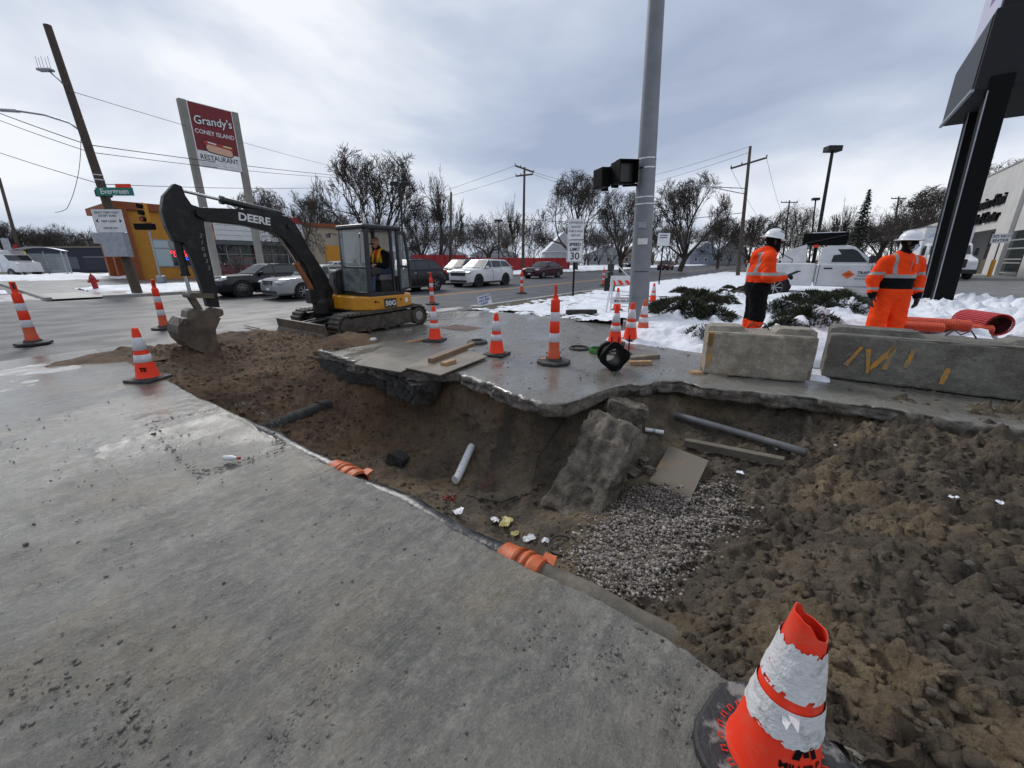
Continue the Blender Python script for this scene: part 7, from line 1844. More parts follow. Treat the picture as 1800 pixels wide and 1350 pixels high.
# evergreen
q = dep(1500, 455, 58); tpz = dep(1500, 332, 58).z
t = thing('evergreen_tree', 'dark evergreen spruce between the bare trees behind the pickup', 'tree', (q.x, q.y, .2))
mb = MB(); mb.tube([(0, 0, 0), (0, 0, tpz - .2)], [.18, .03], 8); mb.build('trunk', M_bark, t)
rs = np.random.RandomState(3); V = []; F = []
for k in range(2600):
    f = rs.rand() ** .7; z = tpz * (1 - f) * .98 + .4 * 0; lay = (z * 2.2) % 1; R_ = (f * tpz * .26) * (.55 + .45 * lay) * (.7 + .4 * rs.rand()); a = rs.rand() * 6.283; r = R_ * (.3 + .7 * rs.rand())
    c_ = np.array([r * math.cos(a), r * math.sin(a), max(.5, z) - .25 * r]); d = np.array([math.cos(a), math.sin(a), -.35]) * .35; w = np.array([-math.sin(a), math.cos(a), .2 * rs.randn()]) * .12
    o = len(V); V += [c_ - w, c_ + w, c_ + d]; F.append((o, o + 1, o + 2))
rawmesh('crown', np.array(V), np.array(F), mat('spruce_green', (.012, .018, .012), .9, col2=(.03, .04, .03), nscale=2), t)
# far wood as one mass
def far_wood():
    rs = np.random.RandomState(12); segs = []
    protos = [grow(100 + k, h=10, trunk=.12, limbs=6, levels=3, spread=.6, kids=(5, 5, 4), r0=.22, up=.4, minr=.03) for k in range(4)]
    for px in list(np.arange(440, 1760, 15)) + list(np.arange(-30, 200, 14)):
        d = 100 + 60 * rs.rand(); px = px + rs.randn() * 6; b = dep(px, 462, d)
        top = 402 + rs.randn() * 9 - (22 if 1540 < px < 1720 else 0) + (12 if px < 220 else 0); tp = dep(px, top, d); h = max(.4, tp.z / 10); w = h * (.9 + .5 * rs.rand()); a = rs.rand() * 6.28
        ca, sa_ = math.cos(a), math.sin(a); o = np.array([b.x, b.y, -.05])
        f = lambda p: np.array([(p[0] * ca - p[1] * sa_) * w, (p[0] * sa_ + p[1] * ca) * w, p[2] * h]) + o
        segs += [(f(s[0]), f(s[1]), s[2], s[3], 0) for s in protos[rs.randint(4)]]
    o = seg_mesh('far_wood', segs, M_bark, 3); tag(o, 'grey mass of bare trees along the horizon', None, None, 'stuff')
far_wood()

# ------------------------------------------------------------------ snow on lawns, corners and banks
bedz = lambda X, Y: .02 + .42 * np.clip((X - 7.4) / 3.4, 0, 1) * np.clip((4.2 - Y) / 2.0, 0, 1)
sn = lambda nm, *a, **k: snow(nm, *a, **k)
sheet('lawn', [(10.2, 3.8), (60, 3.8), (60, NC - .26), (10.6, NC - .26)], -.008, M_grass)
sn('lawn_snow', 9.7, 19.0, 3.7, 9.1, .05, .05, cover=-.22, seed=4, scale=2.6, lump=.04, label='thin patchy snow on the corner lawn'); sn('lawn_snow', 18.5, 62, 3.2, 9.0, .16, .06, cover=.75, seed=9, scale=.9, label='snow along the near road verge')
# planting bed behind the barriers
def bed_h(X, Y): return bedz(X, Y)
xs = np.arange(7.3, 14.6, .045); ys = np.arange(-2.6, 5.0, .045); X, Y = np.meshgrid(xs, ys, indexing='ij')
rim = np.minimum(np.minimum((X - 7.3) / .6, (14.6 - X) / .8), np.minimum((Y + 2.6) / .5 + .4, (4.9 - Y) / .7))
keep = (rim + .35 * fbm(X * 2, Y * 2, 3, 2) > .1) & ~((Y > 3.0) & (X < 9.6))
H_ = bedz(X, Y) + .10 * fbm(X * 1.1, Y * 1.1, 3, 6) + .09 * np.maximum(0, fbm(X * 3.0, Y * 3.0, 3, 7)) + .05 * np.abs(fbm(X * 6, Y * 6, 3, 8)) + .02 * fbm(X * 14, Y * 14, 2, 18)
rn = rim + .35 * fbm(X * 2, Y * 2, 3, 2) - .1
H_ = np.where(rn < .3, -.02 + (H_ + .02) * np.clip(rn / .3, 0, 1), H_)
BED0 = H_.copy()
def bed_at(x, y): i = np.clip(int((x - 7.3) / .045), 0, len(xs) - 1); j = np.clip(int((y + 2.6) / .045), 0, len(ys) - 1); return float(BED0[i, j])
BX, BY, BKEEP = X, Y, keep
sn('snow_bank', 8.3, 17.5, -9.5, -2.2, .05, .22, cover=.5, seed=15, scale=2.2, lump=.24, base=lambda X, Y: .05 + .25 * np.clip((X - 8.5) / 4, 0, 1), label='rutted snow bank behind the fence rolls')
sn('sidewalk_snow', 6.5, 7.2, -.5, -.2, .03, .03, cover=.5, seed=3, scale=6, label='snow crumbs between the barrier blocks')
# far side
sn('corner_snow', 4.6, 13.5, 26.3, 35.5, .10, .16, cover=.25, seed=21, scale=.5, lump=.08, base=-.04, label='snow round the hydrant and utility pole at the far corner'); sn('verge_snow', 14, 44, 27.0, 31.5, .16, .12, cover=.05, seed=24, scale=.35, base=-.03, label='snow strip beyond the far kerb')
sn('far_verge_snow', 44, 190, 26.0, 34, .4, .2, cover=.7, seed=27, scale=.2, base=-.03, label='snow covered lawns along the far side of the road'); sn('street_corner_snow', -16, 2, 33, 47, .2, .35, M_snow, cover=-.05, seed=33, scale=.28, lump=.2, base=-.08, label='ploughed snow heaps beyond the left crossing')
sn('shop_snow', -8, 12, 50, 66, .25, .3, cover=.4, seed=36, scale=.2, lump=.25, base=-.06, label='snow in front of the navy shop'); sn('slush', -10, 3.5, 26.2, 33, .12, .05, M_dirtysnow, cover=-.05, seed=39, scale=.5, base=-.1, label='grey slush along the left crossing')
sn('slush', -2.2, 1.0, 7.7, 10.2, .04, .016, M_dirtysnow, cover=-.25, seed=41, scale=1.6, base=lambda X, Y: -.1 * np.clip((Y - 8.2) / 2.6, 0, 1), lump=.012, label='grey slush left of the soil on the wet pavement'); sn('house_snow', 60, 150, 34, 120, 1.5, .25, cover=1.2, seed=44, scale=.05, base=-.08, label='snow covered yards round the houses')
sn('lot_snow', 17, 30, -1.5, 1.5, .12, .14, cover=.1, seed=48, scale=.6, base=.27, label='snow remnants along the parking lot edge'); sn('road_slush', 5.2, 12, 9.6, 10.4, .05, .02, M_dirtysnow, cover=-.3, seed=51, scale=1.5, base=-.1, label='slush in the near gutter')

# ------------------------------------------------------------------ juniper shrubs poking out of the snow
M_jun = mat('juniper_green', (.014, .02, .009), .9, col2=(.05, .055, .026), nscale=7)
M_jun2 = mat('juniper_brown_green', (.03, .022, .012), .9, col2=(.055, .05, .026), nscale=7)
JV = []
for v in range(4):
    rs = np.random.RandomState(60 + v); V = []; F = []
    for k in range(1500):
        a = rs.rand() * 6.283; rr_ = math.sqrt(rs.rand()); lob = .75 + .25 * math.sin(3 * a + v) + .12 * math.sin(7 * a + 2 * v); h = (1 - rr_ ** 2) * (.5 + .5 * rs.rand())
        c_ = np.array([rr_ * lob * math.cos(a), rr_ * lob * math.sin(a), .55 * h]); d = np.array([math.cos(a) * (.3 + rr_), math.sin(a) * (.3 + rr_), .5 + .5 * rs.rand()]) + .5 * rs.randn(3); d *= .16 / np.linalg.norm(d)
        w = np.cross(d, rs.randn(3)); w *= .028 / np.linalg.norm(w); o = len(V); V += [c_ - w, c_ + w, c_ + d]; F.append((o, o + 1, o + 2))
    ob = rawmesh('foliage', np.array(V), np.array(F), M_jun if v < 3 else M_jun2); JV.append(ob.data); bpy.data.objects.remove(ob)
rs = np.random.RandomState(77)
spots = [(1172, 548, .6), (1205, 555, .7), (1225, 540, .6), (1160, 535, .45), (1190, 520, .55), (1215, 506, .5), (1250, 522, .5), (1272, 506, .55), (1250, 560, .5), (1268, 545, .45), (1282, 498, .5), (1378, 520, .55), (1398, 548, .6), (1425, 540, .55), (1445, 555, .6), (1470, 540, .65),
         (1495, 560, .5), (1420, 570, .55), (1455, 520, .55), (1490, 520, .6), (1400, 508, .5), (1350, 508, .5), (1365, 560, .45), (1440, 503, .5), (1480, 500, .5), (1510, 505, .45), (1235, 575, .35), (1320, 500, .5), (1600, 520, .4), (1380, 575, .4)]
spots += [(1150 + 360 * rs.rand(), 500 + 66 * rs.rand(), .35 + .25 * rs.rand()) for _ in range(16)]
place = [(px, G(px, py, .3), r * (1.1 + .35 * rs.rand())) for px, py, r in spots]
cov = np.clip(fbm(BX * 3.4, BY * 3.4, 4, 91) * 2.8 + .05, 0, 1)
ADD = np.zeros_like(H_)
for (_, p, s) in place: ADD = np.maximum(ADD, .42 * s * np.exp(-(((BX - p.x) / (.62 * s)) ** 2 + ((BY - p.y) / (.62 * s)) ** 2)) * cov)
H_ = H_ + ADD
o = gridmesh('bed_snow', BX, BY, H_, M_snow, mask=BKEEP); tag(o, 'lumpy snow blanket over the planting bed behind the barriers', None, None, 'stuff')
for i, (px, p, s) in enumerate(place):
    wh = 'right of the grey pole' if px < 1290 else ('around the tablet worker' if px < 1372 else ('between the two workers' if px < 1505 else 'behind the masked worker'))
    t = thing('juniper_shrub', 'dark green juniper shrub in the snow ' + wh, 'shrub', (p.x, p.y, bed_at(p.x, p.y) - .04), rs.rand() * 6.28, 'juniper shrubs ' + wh); t.scale = (s * .85, s * .85, s * .85)
    link('foliage', JV[i % 4], t)
# ------------------------------------------------------------------ what lies in the pit and on the slab
def hit(px, py, dz=0.0):
    r = _ray(px, py); lo, hi = .4, 12.0; prev = None
    for k in range(240):
        t_ = 1.4 + k * .035; x, y, z = r[0] * t_, r[1] * t_, CAM_H + r[2] * t_
        if z < pit_surface(x, y): return Vector((x, y, pit_surface(x, y) + dz))
    return G(px, py, -.5)
def hits(poly, n, seed):
    rs = np.random.RandomState(seed); P = np.array(poly, float); lo, hi = P.min(0), P.max(0); out = []
    while len(out) < n:
        q = lo + (hi - lo) * rs.rand(2); c = False; j = len(P) - 1
        for i in range(len(P)):
            if (P[i, 1] > q[1]) != (P[j, 1] > q[1]) and q[0] < (P[j, 0] - P[i, 0]) * (q[1] - P[i, 1]) / (P[j, 1] - P[i, 1]) + P[i, 0]: c = not c
            j = i
        if c: out.append(q)
    return np.array(out)
def scatter_world(poly, n, seed):
    pts = hits(poly, n // 6, seed); W = np.array([hit(*q)[:] for q in pts]); rs = np.random.RandomState(seed + 1)
    base = W[rs.randint(len(W), size=n)] + np.c_[rs.randn(n, 2) * .085, np.zeros(n)]
    for b in base: b[2] = pit_surface(b[0], b[1])
    return base
GRP = [(1003, 975), (1090, 880), (1130, 858), (1215, 866), (1285, 862), (1308, 905), (1225, 965), (1120, 1052), (1040, 1020)]
rs = np.random.RandomState(5)
for k, (c1, c2) in enumerate((((.17, .145, .125), (.29, .25, .22)), ((.08, .068, .057), (.15, .125, .105)), ((.32, .28, .25), (.44, .39, .35)))):
    n = (3600, 3800, 1000)[k]; W = scatter_world(GRP, n, 50 + k); W[:, 2] += .004 + .016 * rs.rand(n)
    o = stones('gravel', W, .007 + .009 * rs.rand(n) ** 1.6, mat('gravel_%d' % k, c1, .8, col2=c2, nscale=40), 70 + k, .75); tag(o, 'loose pinkish grey gravel spread at the bottom of the pit', None, None, 'stuff')
# clods of loose soil
n = 12000; Xc = 1.5 + 4.0 * rs.rand(n) ** 1.3; Yc = -2.6 + 3.6 * rs.rand(n); W = np.array([(x, y, pit_surface(x, y)) for x, y in zip(Xc, Yc)])
o = stones('soil_clods', W, .004 + .026 * rs.rand(n) ** 3.5, M_soil, 80, .7, jit=.18); tag(o, 'loose clods of dark soil on the right of the pit', None, None, 'stuff')
n = 3400; Xc = 1.5 + 2.6 * rs.rand(n); Yc = 1.2 + 8.3 * rs.rand(n); W = np.array([(x, y, pit_surface(x, y)) for x, y in zip(Xc, Yc)])
o = stones('soil_clods', W, .006 + .03 * rs.rand(n) ** 3, M_soil, 81, .7, jit=.18); tag(o, 'loose clods of brown sandy soil in the left of the pit', None, None, 'stuff')
n = 2600; Xc = -1.6 + 3.0 * rs.rand(n); Yc = -1.2 + 7.5 * rs.rand(n)
o = stones('grit', np.c_[Xc, Yc, np.full(n, .004)], .0015 + .007 * rs.rand(n) ** 4, mat('grit_dark', (.06, .055, .048), .8, col2=(.2, .19, .17), nscale=9), 82, .7); tag(o, 'grit scattered over the near pavement', None, None, 'stuff')
n = 500; Xc = 3.9 + 4.5 * rs.rand(n); Yc = .2 + 4.5 * rs.rand(n); ok = Xc > slab_edge(Yc) + .1
o = stones('grit', np.c_[Xc, Yc, np.full(n, .006)][ok], (.003 + .012 * rs.rand(n) ** 4)[ok], mat('grit_dark'  , (.06, .055, .048)), 83, .6); tag(o, 'grit scattered over the wet slab', None, None, 'stuff')
# spill of dirt along the right end of the near pavement
n = 3000; Yc = .35 - 2.2 * rs.rand(n) ** .6; Xc = 1.43 - np.abs(rs.randn(n)) * (.004 + .07 * np.clip(.3 - Yc, 0, 1.2)) - .06 * np.clip(-Yc, 0, 1)
o = stones('soil_spill', np.c_[Xc, Yc, np.full(n, .003)], .002 + .014 * rs.rand(n) ** 4, M_soil, 84, .6); tag(o, 'dark soil spilled over the pavement edge', None, None, 'stuff')
# soil heap pushed up in front of the blade
def heap(name, cx, cy, rx, ry, h, seed, label, base=0.0):
    xs = np.arange(cx - rx * 1.3, cx + rx * 1.3, .03); ys = np.arange(cy - ry * 1.3, cy + ry * 1.3, .03); X, Y = np.meshgrid(xs, ys, indexing='ij')
    d = np.hypot((X - cx) / rx, (Y - cy) / ry) + .25 * fbm(X * 2.2, Y * 2.2, 3, seed); Z = h * (1 - d) + .05 * fbm(X * 6, Y * 6, 4, seed + 2, .6) * np.clip(1.2 - d, 0, 1)
    o = gridmesh(name, X, Y, base + np.maximum(Z, -.03), M_soil, mask=Z > -.01); tag(o, label, None, None, 'stuff')
heap('soil_heap', 4.45, 7.15, .62, .55, .24, 3, 'brown soil heap in front of the excavator track'); heap('soil_heap', 3.3, 9.5, 1.3, .6, .16, 5, 'brown soil bank behind the bucket', -.03); heap('soil_heap', 1.7, 9.4, .9, .7, .13, 9, 'brown soil tongue left of the bucket', -.04)
# ---- broken concrete
M_chunk = mat('muddy_chunk', (.07, .058, .043), .9, col2=(.23, .2, .16), nscale=5, bump=2.5, bscale=16, detail=10, contrast=(.38, .66))
M_asph = mat('broken_asphalt', (.014, .013, .012), .8, col2=(.05, .047, .043), nscale=7, bump=1.4, bscale=24)
def chunk(label, loc, dims, rot, seed, m_, amp=.05, cat='rubble', name='concrete_chunk'):
    o = rough_block(name, *dims, m_, None, seed, amp, 30, None, loc, rot, .12); tag(o, label, cat, 'broken concrete in the pit'); return o
p = hit(1035, 880); chunk('big muddy concrete slab leaning against the pit wall', (3.62, 1.48, -.60), (1.15, .62, .30), (.15, -1.0, -.35), 31, M_chunk, .06)
chunk('muddy concrete block under the slab edge above the leaning slab', (4.62, 1.58, -.36), (.5, .45, .42), (.2, .15, .5), 33, M_chunk, .05)
for (px, py, s, lb) in ((1112, 838, .17, 'small broken block left of the plywood scrap'), (1140, 832, .12, 'smallest broken stone against the plywood scrap'), (1130, 815, .13, 'flat grey stone above the plywood scrap')):
    p = hit(px, py, .03); chunk(lb, p, (s, s * .8, s * .55), (.2, .1, px * .1), int(px), M_chunk, .02)
p = hit(700, 815, .02); chunk('dark round rock in the brown slope of the pit', p, (.24, .24, .22), (.3, .2, .4), 44, M_asph, .03)
chunk('black asphalt layer hanging under the left slab end', (3.78, 6.35, -.27), (.5, 1.15, .34), (.0, .1, .05), 51, M_asph, .06, name='asphalt_chunk'); chunk('black asphalt lump under the plywood sheets', (3.74, 4.5, -.27), (.42, .72, .30), (.05, .1, -.1), 53, M_asph, .06, name='asphalt_chunk'); chunk('dark asphalt ledge between the two lumps', (3.84, 5.4, -.24), (.5, .9, .26), (.0, .05, .0), 55, M_asph, .05, name='asphalt_chunk')
# ---- ducts
M_duct = mat('wet_black_duct', (.018, .019, .022), .28, col2=(.1, .095, .085), nscale=7, bump=.4, bscale=18, contrast=(.5, .7)); M_clay = mat('muddy_pipe', (.075, .066, .05), .7, col2=(.15, .13, .1), nscale=5, bump=.7, bscale=22)
M_coup = mat('orange_coupling', (.58, .13, .03), .5, col2=(.42, .085, .025), nscale=9, bump=.35, bscale=18)
dz, dx = -.615, 1.99
def along(y0, y1, r, name, label, m_, cat, n=24, wob=.01, sd=0):
    t = thing(name, label, cat, (dx, (y0 + y1) / 2, dz)); ys = np.linspace(y0, y1, n) - (y0 + y1) / 2
    mb = MB(); mb.tube([(wob * math.sin(y * 5 + sd), y, wob * math.cos(y * 4)) for y in ys], [r * (1 + .03 * math.sin(13 * y)) for y in ys], 18); mb.build('pipe', m_, t, smooth=True, auto=50); return t
along(1.50, 3.35, .105, 'duct', 'black plastic wrapped duct along the near pit edge', M_duct, 'pipe', wob=.02); along(.12, 1.18, .115, 'duct', 'muddy clay pipe right of the orange coupling', M_clay, 'pipe'); along(3.75, 6.0, .105, 'duct', 'dark duct left of the farther orange coupling', M_duct, 'pipe')
for (y0, y1, lb) in ((1.16, 1.52, 'orange pipe coupling with folded collar at the near pit edge'), (3.32, 3.78, 'farther orange pipe coupling almost hidden by the pavement')):
    t = thing('pipe_coupling', lb, 'coupling', (dx, (y0 + y1) / 2, dz)); l = (y1 - y0) / 2
    mb = MB(); mb.lathe([(.11, -l), (.135, -l + .01), (.142, -l + .08), (.13, -l + .1), (.132, 0), (.14, l - .14), (.13, l - .12), (.13, l - .02), (.11, l)], 24, axis='y'); mb.build('sleeve', M_coup, t, smooth=True, auto=35)
    for y in (-l + .12, l - .18, 0): mb = MB(); mb.lathe([(.134, y), (.146, y + .005), (.146, y + .03), (.134, y + .035)], 24, axis='y'); mb.build('clamp_band', M_coup, t, smooth=True)
    mb = MB(); mb.prism([(.06, -l - .06), (.16, -l - .03), (.15, -l + .06), (.08, -l + .05)], .08, .1, 'xy'); mb.build('tab', M_coup, t)
# old pipe sticking out of the brown slope
a, b = hit(470, 746, -.11), hit(572, 710, -.07); t = thing('duct', 'old dark pipe end emerging from the brown slope below the bucket', 'pipe', a); d = b - a
mb = MB(); mb.tube([-d * .25, d * .3, d * .75, d * 1.0], [.10, .105, .1, .11], 14); mb.build('pipe', M_asph, t, smooth=True, auto=50)
mb = MB(); mb.tube([d * .86 + Vector((0, 0, .0)), d * 1.05 + Vector((0, 0, -.01))], [.125, .12], 12); mb.build('collar', M_asph, t, smooth=True, auto=50)
# grey pipe and beam on the right
a, m_, b = hit(1185, 738, .06), hit(1300, 770, .06), hit(1415, 801, .02); t = thing('grey_pipe', 'grey plastic pipe under the sidewalk slab', 'pipe', a)
mb = MB(); mb.tube([a - a, (m_ - a) * .5, m_ - a, (b - m_) * .5 + m_ - a, b - a], .042, 14); mb.build('pipe', mat('grey_pvc', (.16, .165, .17), .4, col2=(.11, .105, .1), nscale=6), t, smooth=True)
a, b = hit(1203, 786, .05), hit(1376, 822, .05); t = thing('timber_beam', 'muddy timber beam lying below the grey pipe', 'beam', a); mb = MB(); mb.bar((0, 0, 0), b - a, .09, .085); mb.build('beam', mat('muddy_timber', (.1, .085, .065), .85, col2=(.15, .13, .1), nscale=6, stretch=(1, 1, 1), bump=.5, bscale=26), t, bevel=.006)
# plywood scrap
Q = [hit(1140, 852, .03), hit(1175, 797, .09), hit(1243, 824, .09), hit(1214, 880, .03)]; mb = MB(); th = Vector((.008, 0, .016)); mb.add([*Q, *[q - th for q in Q]], [(0, 1, 2, 3), (7, 6, 5, 4), (0, 4, 5, 1), (1, 5, 6, 2), (2, 6, 7, 3), (3, 7, 4, 0)])
tag(mb.build('plywood_scrap', mat('wet_plywood_scrap', (.125, .105, .08), .75, col2=(.26, .14, .045), nscale=3.5, bump=.4, bscale=24, contrast=(.55, .72))), 'square plywood scrap with a rusty orange corner on the gravel', 'plywood')
# white perforated pipe
a, b = hit(803, 853, .05), hit(830, 797, .07); t = thing('white_pipe', 'white plastic pipe with dark slots lying on the brown slope', 'pipe', a); d = b - a
mb = MB(); mb.tube([d * 0, d * .1, d * .95, d], [.045, .05, .05, .04], 16); mb.build('pipe', M_white, t, smooth=True, auto=50); mb = MB(); mb.tube([d * -.03 + Vector((-.01, .01, .01)), d * .02], .055, 12); mb.build('cap', M_white, t, smooth=True, auto=50)
cam_d = (Vector((0, 0, CAM_H)) - a).normalized(); side = d.normalized().cross(cam_d)
for k in range(9): f = .2 + .07 * k; q = d * f + cam_d * .048 + side * (-.018 + .008 * (k % 3)); mb = MB(); mb.box(q, (.02, .02, .014), (0, 0, k)); mb.build('mud_slot', M_chunk, t)
# cables
def cable(label, pts, r, m_, name='cable'): mb = MB(); mb.tube(pts, r, 7); o = mb.build(name, m_, None, smooth=True); tag(o, label, 'cable', 'loose cables in the pit'); return o
C = hit(990, 968, .03); loop = [C + Vector((.11 * math.cos(a_) * 1.1, .13 * math.sin(a_), .012 * math.sin(2 * a_))) for a_ in np.linspace(-.6, 4.6, 28)]; cable('black rubber cable loop beside the orange coupling', loop, .009, M_wire)
cable('thin black cable hanging down the pit wall from the slab', [G(1087, 648, .05), G(1075, 668, -.02), G(1045, 690, -.1), hit(1000, 740, .04), hit(945, 810, .03), hit(935, 870, .02), hit(900, 885, .02)], .006, M_wire); cable('short black cable on the pit floor near the litter', [hit(820, 873, .02), hit(850, 880, .02), hit(880, 888, .02), hit(910, 880, .02)], .008, M_wire)
cable('red wire curl on the pit slope', [hit(847, 850, .03), hit(850, 865, .05), hit(862, 860, .06), hit(870, 845, .03), hit(860, 838, .03)], .004, mat('red_wire', (.3, .02, .02), .5)); cable('tangle of red wire by the black duct', [hit(790 + 12 * math.sin(k * 1.7), 880 + 7 * math.cos(k * 2.3), .02 + .02 * (k % 2)) for k in range(14)], .004, mat('red_wire', (.3, .02, .02), .5))
# litter
def scrap(label, px, py, s, m_, seed, n=1, name='plastic_scrap', cat='litter', on=None):
    p = on or hit(px, py, .02); rs_ = np.random.RandomState(seed); xs = np.linspace(-1, 1, 11); X, Y = np.meshgrid(xs, xs, indexing='ij'); Z = .5 * fbm(X * 1.7 + seed, Y * 1.7, 3, seed)
    msk = np.hypot(X, Y) + .5 * fbm(X * 2, Y * 2 + seed, 3, seed + 1) < .85; o = gridmesh(name, X * s * .8, Y * s, (Z + .3) * s, m_, mask=msk); o.location = p; o.rotation_euler = (0, 0, seed); tag(o, label, cat, 'litter'); return o
M_film = mat('clear_white_film', (.6, .6, .6), .3); M_ytape = mat('dirty_yellow_tape', (.4, .34, .12), .5)
scrap('crumpled white plastic tuft standing on the black duct', 806, 905, .07, M_film, 3); scrap('yellowish plastic scrap left of the orange coupling', 890, 925, .08, M_ytape, 5); scrap('white plastic scrap nearest the orange coupling', 930, 955, .06, M_film, 7); scrap('white plastic scrap behind the yellowish one', 870, 920, .05, M_film, 9)
scrap('dirty yellow tape scrap touching the orange coupling', 905, 945, .05, M_ytape, 11); scrap('white film shred beside the black cable loop', 958, 955, .04, M_film, 13)
for (px, py, s, lb) in ((1470, 788, .03, 'snow crumb under the sidewalk edge'), (1362, 801, .02, 'snow crumb at the end of the grey pipe'), (1300, 838, .035, 'snow streak right of the plywood scrap'), (1672, 890, .03, 'snow crumb in the soil at the right'), (1755, 889, .03, 'rightmost snow crumb in the soil')): scrap(lb, px, py, s, M_snow, px, name='snow_crumb', cat='snow')
a, b = hit(1133, 762, .05), hit(1165, 768, .05); t = thing('pvc_stub', 'short white plastic pipe stub beside the concrete block', 'pipe', a); mb = MB(); mb.tube([a - a, b - a], .026, 12); mb.build('pipe', M_white, t, smooth=True, auto=50); mb = MB(); mb.tube([(b - a) * .4, (b - a) * .55], .031, 12); mb.build('ring', M_silver, t, smooth=True, auto=50)
# pebbles one can pick out
for (px, py, s, lb) in ((1605, 1022, .028, 'smooth pale pebble in the soil at the right'), (1640, 1290, .05, 'rough dark clod low in the right foreground'), (1630, 1232, .028, 'pale stone above the dark clod'), (1660, 1112, .03, 'flat tan stone right of the torn cone'), (1700, 1000, .03, 'grey pebble near the right edge')):
    p = hit(px, py, .01); o = stones('pebble', np.array([[0, 0, 0.]]), np.array([s * .75]), M_chunk, px, .7, None, 2, True, .1); o.location = p; tag(o, lb, 'stone', 'stones in the soil')

# ------------------------------------------------------------------ on the slab
M_ply = mat('wet_dark_plywood', (.085, .075, .06), .35, col2=(.15, .13, .1), nscale=3, bump=.25, bscale=26, rough2=.6, rscale=2); M_ply2 = mat('wet_plywood', (.15, .125, .095), .32, col2=(.22, .18, .135), nscale=2.4, bump=.25, bscale=26, rough2=.6, rscale=2)
def board(label, pix, z, th, m_, name='plywood_sheet', cat='plywood'):
    Q = [G(*p, z) for p in pix]; mb = MB(); d = Vector((0, 0, th)); mb.add([*Q, *[q - d for q in Q]], [(0, 1, 2, 3), (7, 6, 5, 4), (0, 4, 5, 1), (1, 5, 6, 2), (2, 6, 7, 3), (3, 7, 4, 0)]); o = mb.build(name, m_); tag(o, label, cat, 'plywood over the broken edge'); return o
board('dark plywood sheet overhanging the pit left of the timber', [(622, 640), (704, 654), (793, 611), (690, 598)], .035, .02, M_ply); board('pale plywood sheet overhanging the pit under the timber', [(712, 646), (774, 659), (857, 626), (800, 607)], .05, .018, M_ply2)
def lumber(label, p0, p1, w, h, z=.0, m_=M_wood):
    a, b = G(*p0, z + h / 2), G(*p1, z + h / 2); o = MB(); d = (b - a); o.bar(-d / 2, d / 2, w, h); ob = o.build('lumber', m_, None, bevel=.004); ob.location = (a + b) / 2; tag(ob, label, 'lumber', 'cut lumber on the slab'); return ob
lumber('long timber lying across the pale plywood sheet', (756, 634), (832, 605), .09, .07, .05, mat('tan_timber', (.22, .15, .085), .7, col2=(.16, .11, .065), nscale=6)); lumber('small wood block on the pale plywood sheet', (778, 640), (798, 634), .1, .05, .05); lumber('short plank beside the torn-band cone', (712, 603), (744, 597), .1, .04)
lumber('wood block wedged behind the channelizer post base', (950, 633), (966, 632), .09, .06); lumber('weathered plank behind the black adaptor', (1108, 630), (1156, 625), .13, .06, 0, mat('grey_plank', (.25, .21, .16), .8, col2=(.17, .14, .1), nscale=6)); lumber('pale short plank right of the black adaptor', (1106, 638), (1145, 637), .09, .06); lumber('wood block at the foot of the short barrier', (1213, 656), (1232, 656), .12, .06)
def ring(label, px, py, r, w, h, m_, z=0.0, tilt=(0, 0, 0), name='manhole_ring'):
    p = G(px, py, z); t = thing(name, label, 'ring', p); t.rotation_euler = tilt; mb = MB(); mb.lathe([(r - w, 0), (r, 0), (r, h * .5), (r - w * .4, h), (r - w, h), (r - w, 0)], 32); mb.build('ring', m_, t, smooth=True, auto=40); return t
M_green = mat('green_ring_paint', (.05, .2, .03), .45, col2=(.035, .12, .025), nscale=6)
ring('thin black ring left of the green one', 1018, 613, .19, .035, .035, M_blackdull); ring('green manhole ring with raised lugs', 1052, 620, .17, .03, .085, M_green); ring('flat black ring behind the black adaptor', 1090, 622, .2, .03, .03, M_blackdull)
ring('black octagonal rubber ring behind the plywood', 839, 603, .2, .09, .06, M_blackdull, name='rubber_base')
p = G(1078, 652); t = thing('pipe_adaptor', 'black flanged pipe adaptor standing on its side at the slab edge', 'adaptor', (p.x, p.y, .21), face_cam(p) + .35)
pl = []
for k in range(40):
    a_ = 2 * math.pi * k / 40; rr_ = .205 * (1 + .10 * math.cos(4 * a_)); pl.append((rr_ * math.cos(a_ + .1), rr_ * math.sin(a_ + .1)))
mb = MB(); n_ = len(pl)
for xx, sc in ((.0, 1.0), (.03, 1.0), (.035, .62), (-.26, .58), (-.26, .66), (0, .68)):
    for (y, z) in pl:
        f = sc if sc > .9 else sc * .205 / math.hypot(y, z); mb.v.append((xx, y * f, z * f))
for a_, b_ in ((0, 1), (1, 2), (2, 3), (3, 4), (4, 5), (5, 0)):
    for k in range(n_): mb.f.append((a_ * n_ + k, a_ * n_ + (k + 1) % n_, b_ * n_ + (k + 1) % n_, b_ * n_ + k)); mb.m.append(0)
mb.build('flange_body', M_black, t, smooth=True, auto=40); mb = MB(); mb.lathe([(.13, -.3), (.17, -.3), (.17, -.24), (.13, -.24), (.13, -.3)], 24, axis='x'); mb.build('rear_ring', M_black, t)
for i, (px, py) in enumerate(((1075, 618), (1087, 618), (1105, 618))):
    p = G(px, py); o = MB(); o.tube([(0, 0, 0), (.01 * (i - 1), .01, .26 + .03 * (i == 2))], .011, 7); ob = o.build('steel_pin', M_black); ob.location = p; tag(ob, ('left', 'middle', 'tallest right')[i] + ' black steel pin standing behind the adaptor', 'pin', 'steel pins on the slab')
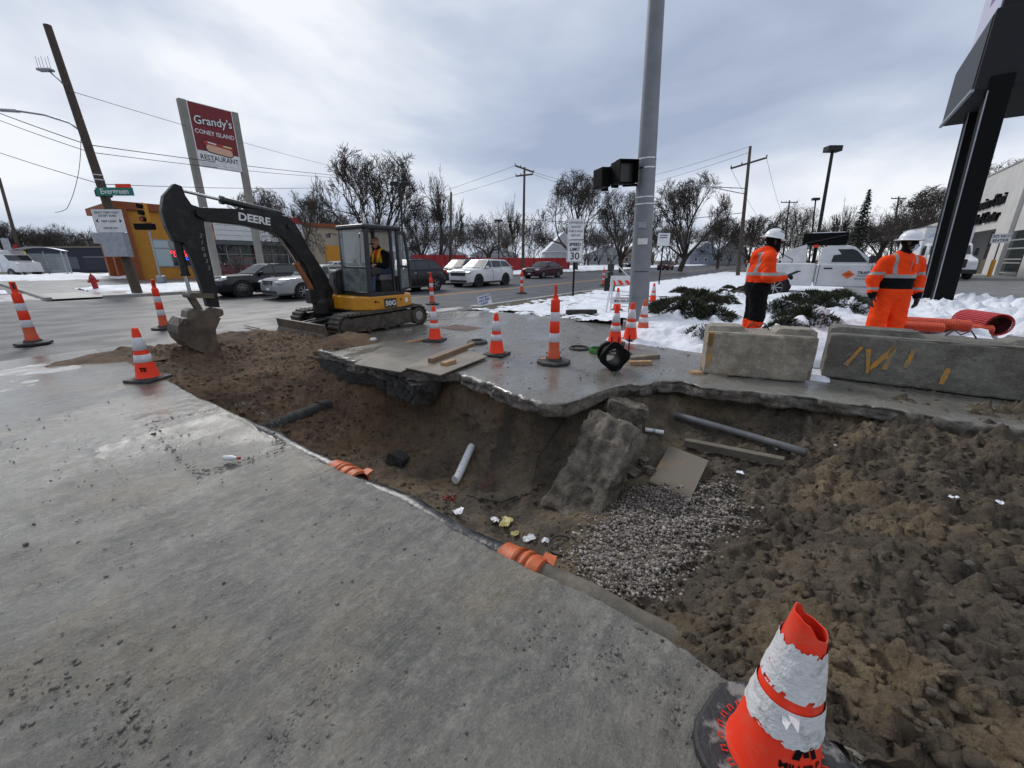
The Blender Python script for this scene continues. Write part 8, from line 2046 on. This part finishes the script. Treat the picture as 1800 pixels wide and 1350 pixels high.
# cup, bottle, drain grate, small things
p = G(655, 599, .03); t = thing('plastic_cup', 'crushed clear plastic cup beside the excavator track', 'cup', p); mb = MB(); mb.tube([(-.06, 0, .01), (0, .0, .02), (.07, .02, .015)], [.028, .04, .045], 12); mb.build('cup', M_film, t, smooth=True)
p = G(405, 805, .025); t = thing('bottle', 'small plastic bottle with red cap on the muddy pavement', 'bottle', p, -1.0); mb = MB(); mb.tube([(-.06, 0, 0), (-.055, 0, 0), (.02, 0, 0), (.045, 0, 0), (.06, 0, 0)], [.015, .021, .021, .012, .01], 12); mb.build('body', M_film, t, smooth=True); mb = MB(); mb.tube([(.058, 0, 0), (.08, 0, 0)], .012, 10); mb.build('cap', M_red, t)
t = thing('drain_grate', 'rusty tactile plate on the wet slab behind the cones', 'grate', G(810, 576, .006), .0)
for i in range(9):
    mb = MB(); mb.box((0, -.4 + .1 * i, 0), (.6, .05, .008)); mb.build('bar', mat('rusty_red_plate', (.2, .1, .08), .5, col2=(.14, .08, .065), nscale=8), t)
mb = MB(); mb.bar(G(430, 572, -.05), G(455, 577, -.05), .05, .02); tag(mb.build('steel_bar', M_dirtyblack), 'thin dark steel bar lying on the asphalt behind the soil', 'bar')
# crumbs round the old utility-cut patch and dried tyre prints on the near pavement
def crumbs(pix, n, w, seed, label, smax=.014):
    rs_ = np.random.RandomState(seed); out = []
    for k in range(n):
        f = rs_.rand() * (len(pix) - 1); i = int(f); a, b = G(*pix[i]), G(*pix[i + 1]); q = a.lerp(b, f - i); out.append((q.x + rs_.randn() * w, q.y + rs_.randn() * w, .004))
    o = stones('mud_crumbs', np.array(out), .0015 + smax * .8 * rs_.rand(n) ** 4, mat('wet_mud_crumb', (.075, .07, .06), .7, col2=(.15, .14, .12), nscale=12), seed, .5); tag(o, label, None, None, 'stuff')
crumbs([(262, 745), (350, 725), (440, 708), (480, 745), (495, 790), (420, 812), (352, 832), (300, 790), (262, 745)], 900, .025, 91, 'mud crumbs round the rectangular pavement patch')
crumbs([(930, 1090), (1000, 1150), (1080, 1130), (1180, 1230), (1250, 1290)], 500, .07, 93, 'mud crumbs on the pavement near the torn cone', .01)
crumbs([(30, 1180), (120, 1230), (250, 1260), (160, 1310), (300, 1340)], 380, .08, 95, 'mud crumbs in the lower left of the pavement', .012); crumbs([(640, 1130), (560, 1220), (480, 1330)], 420, .05, 97, 'line of mud crumbs across the pavement', .008)
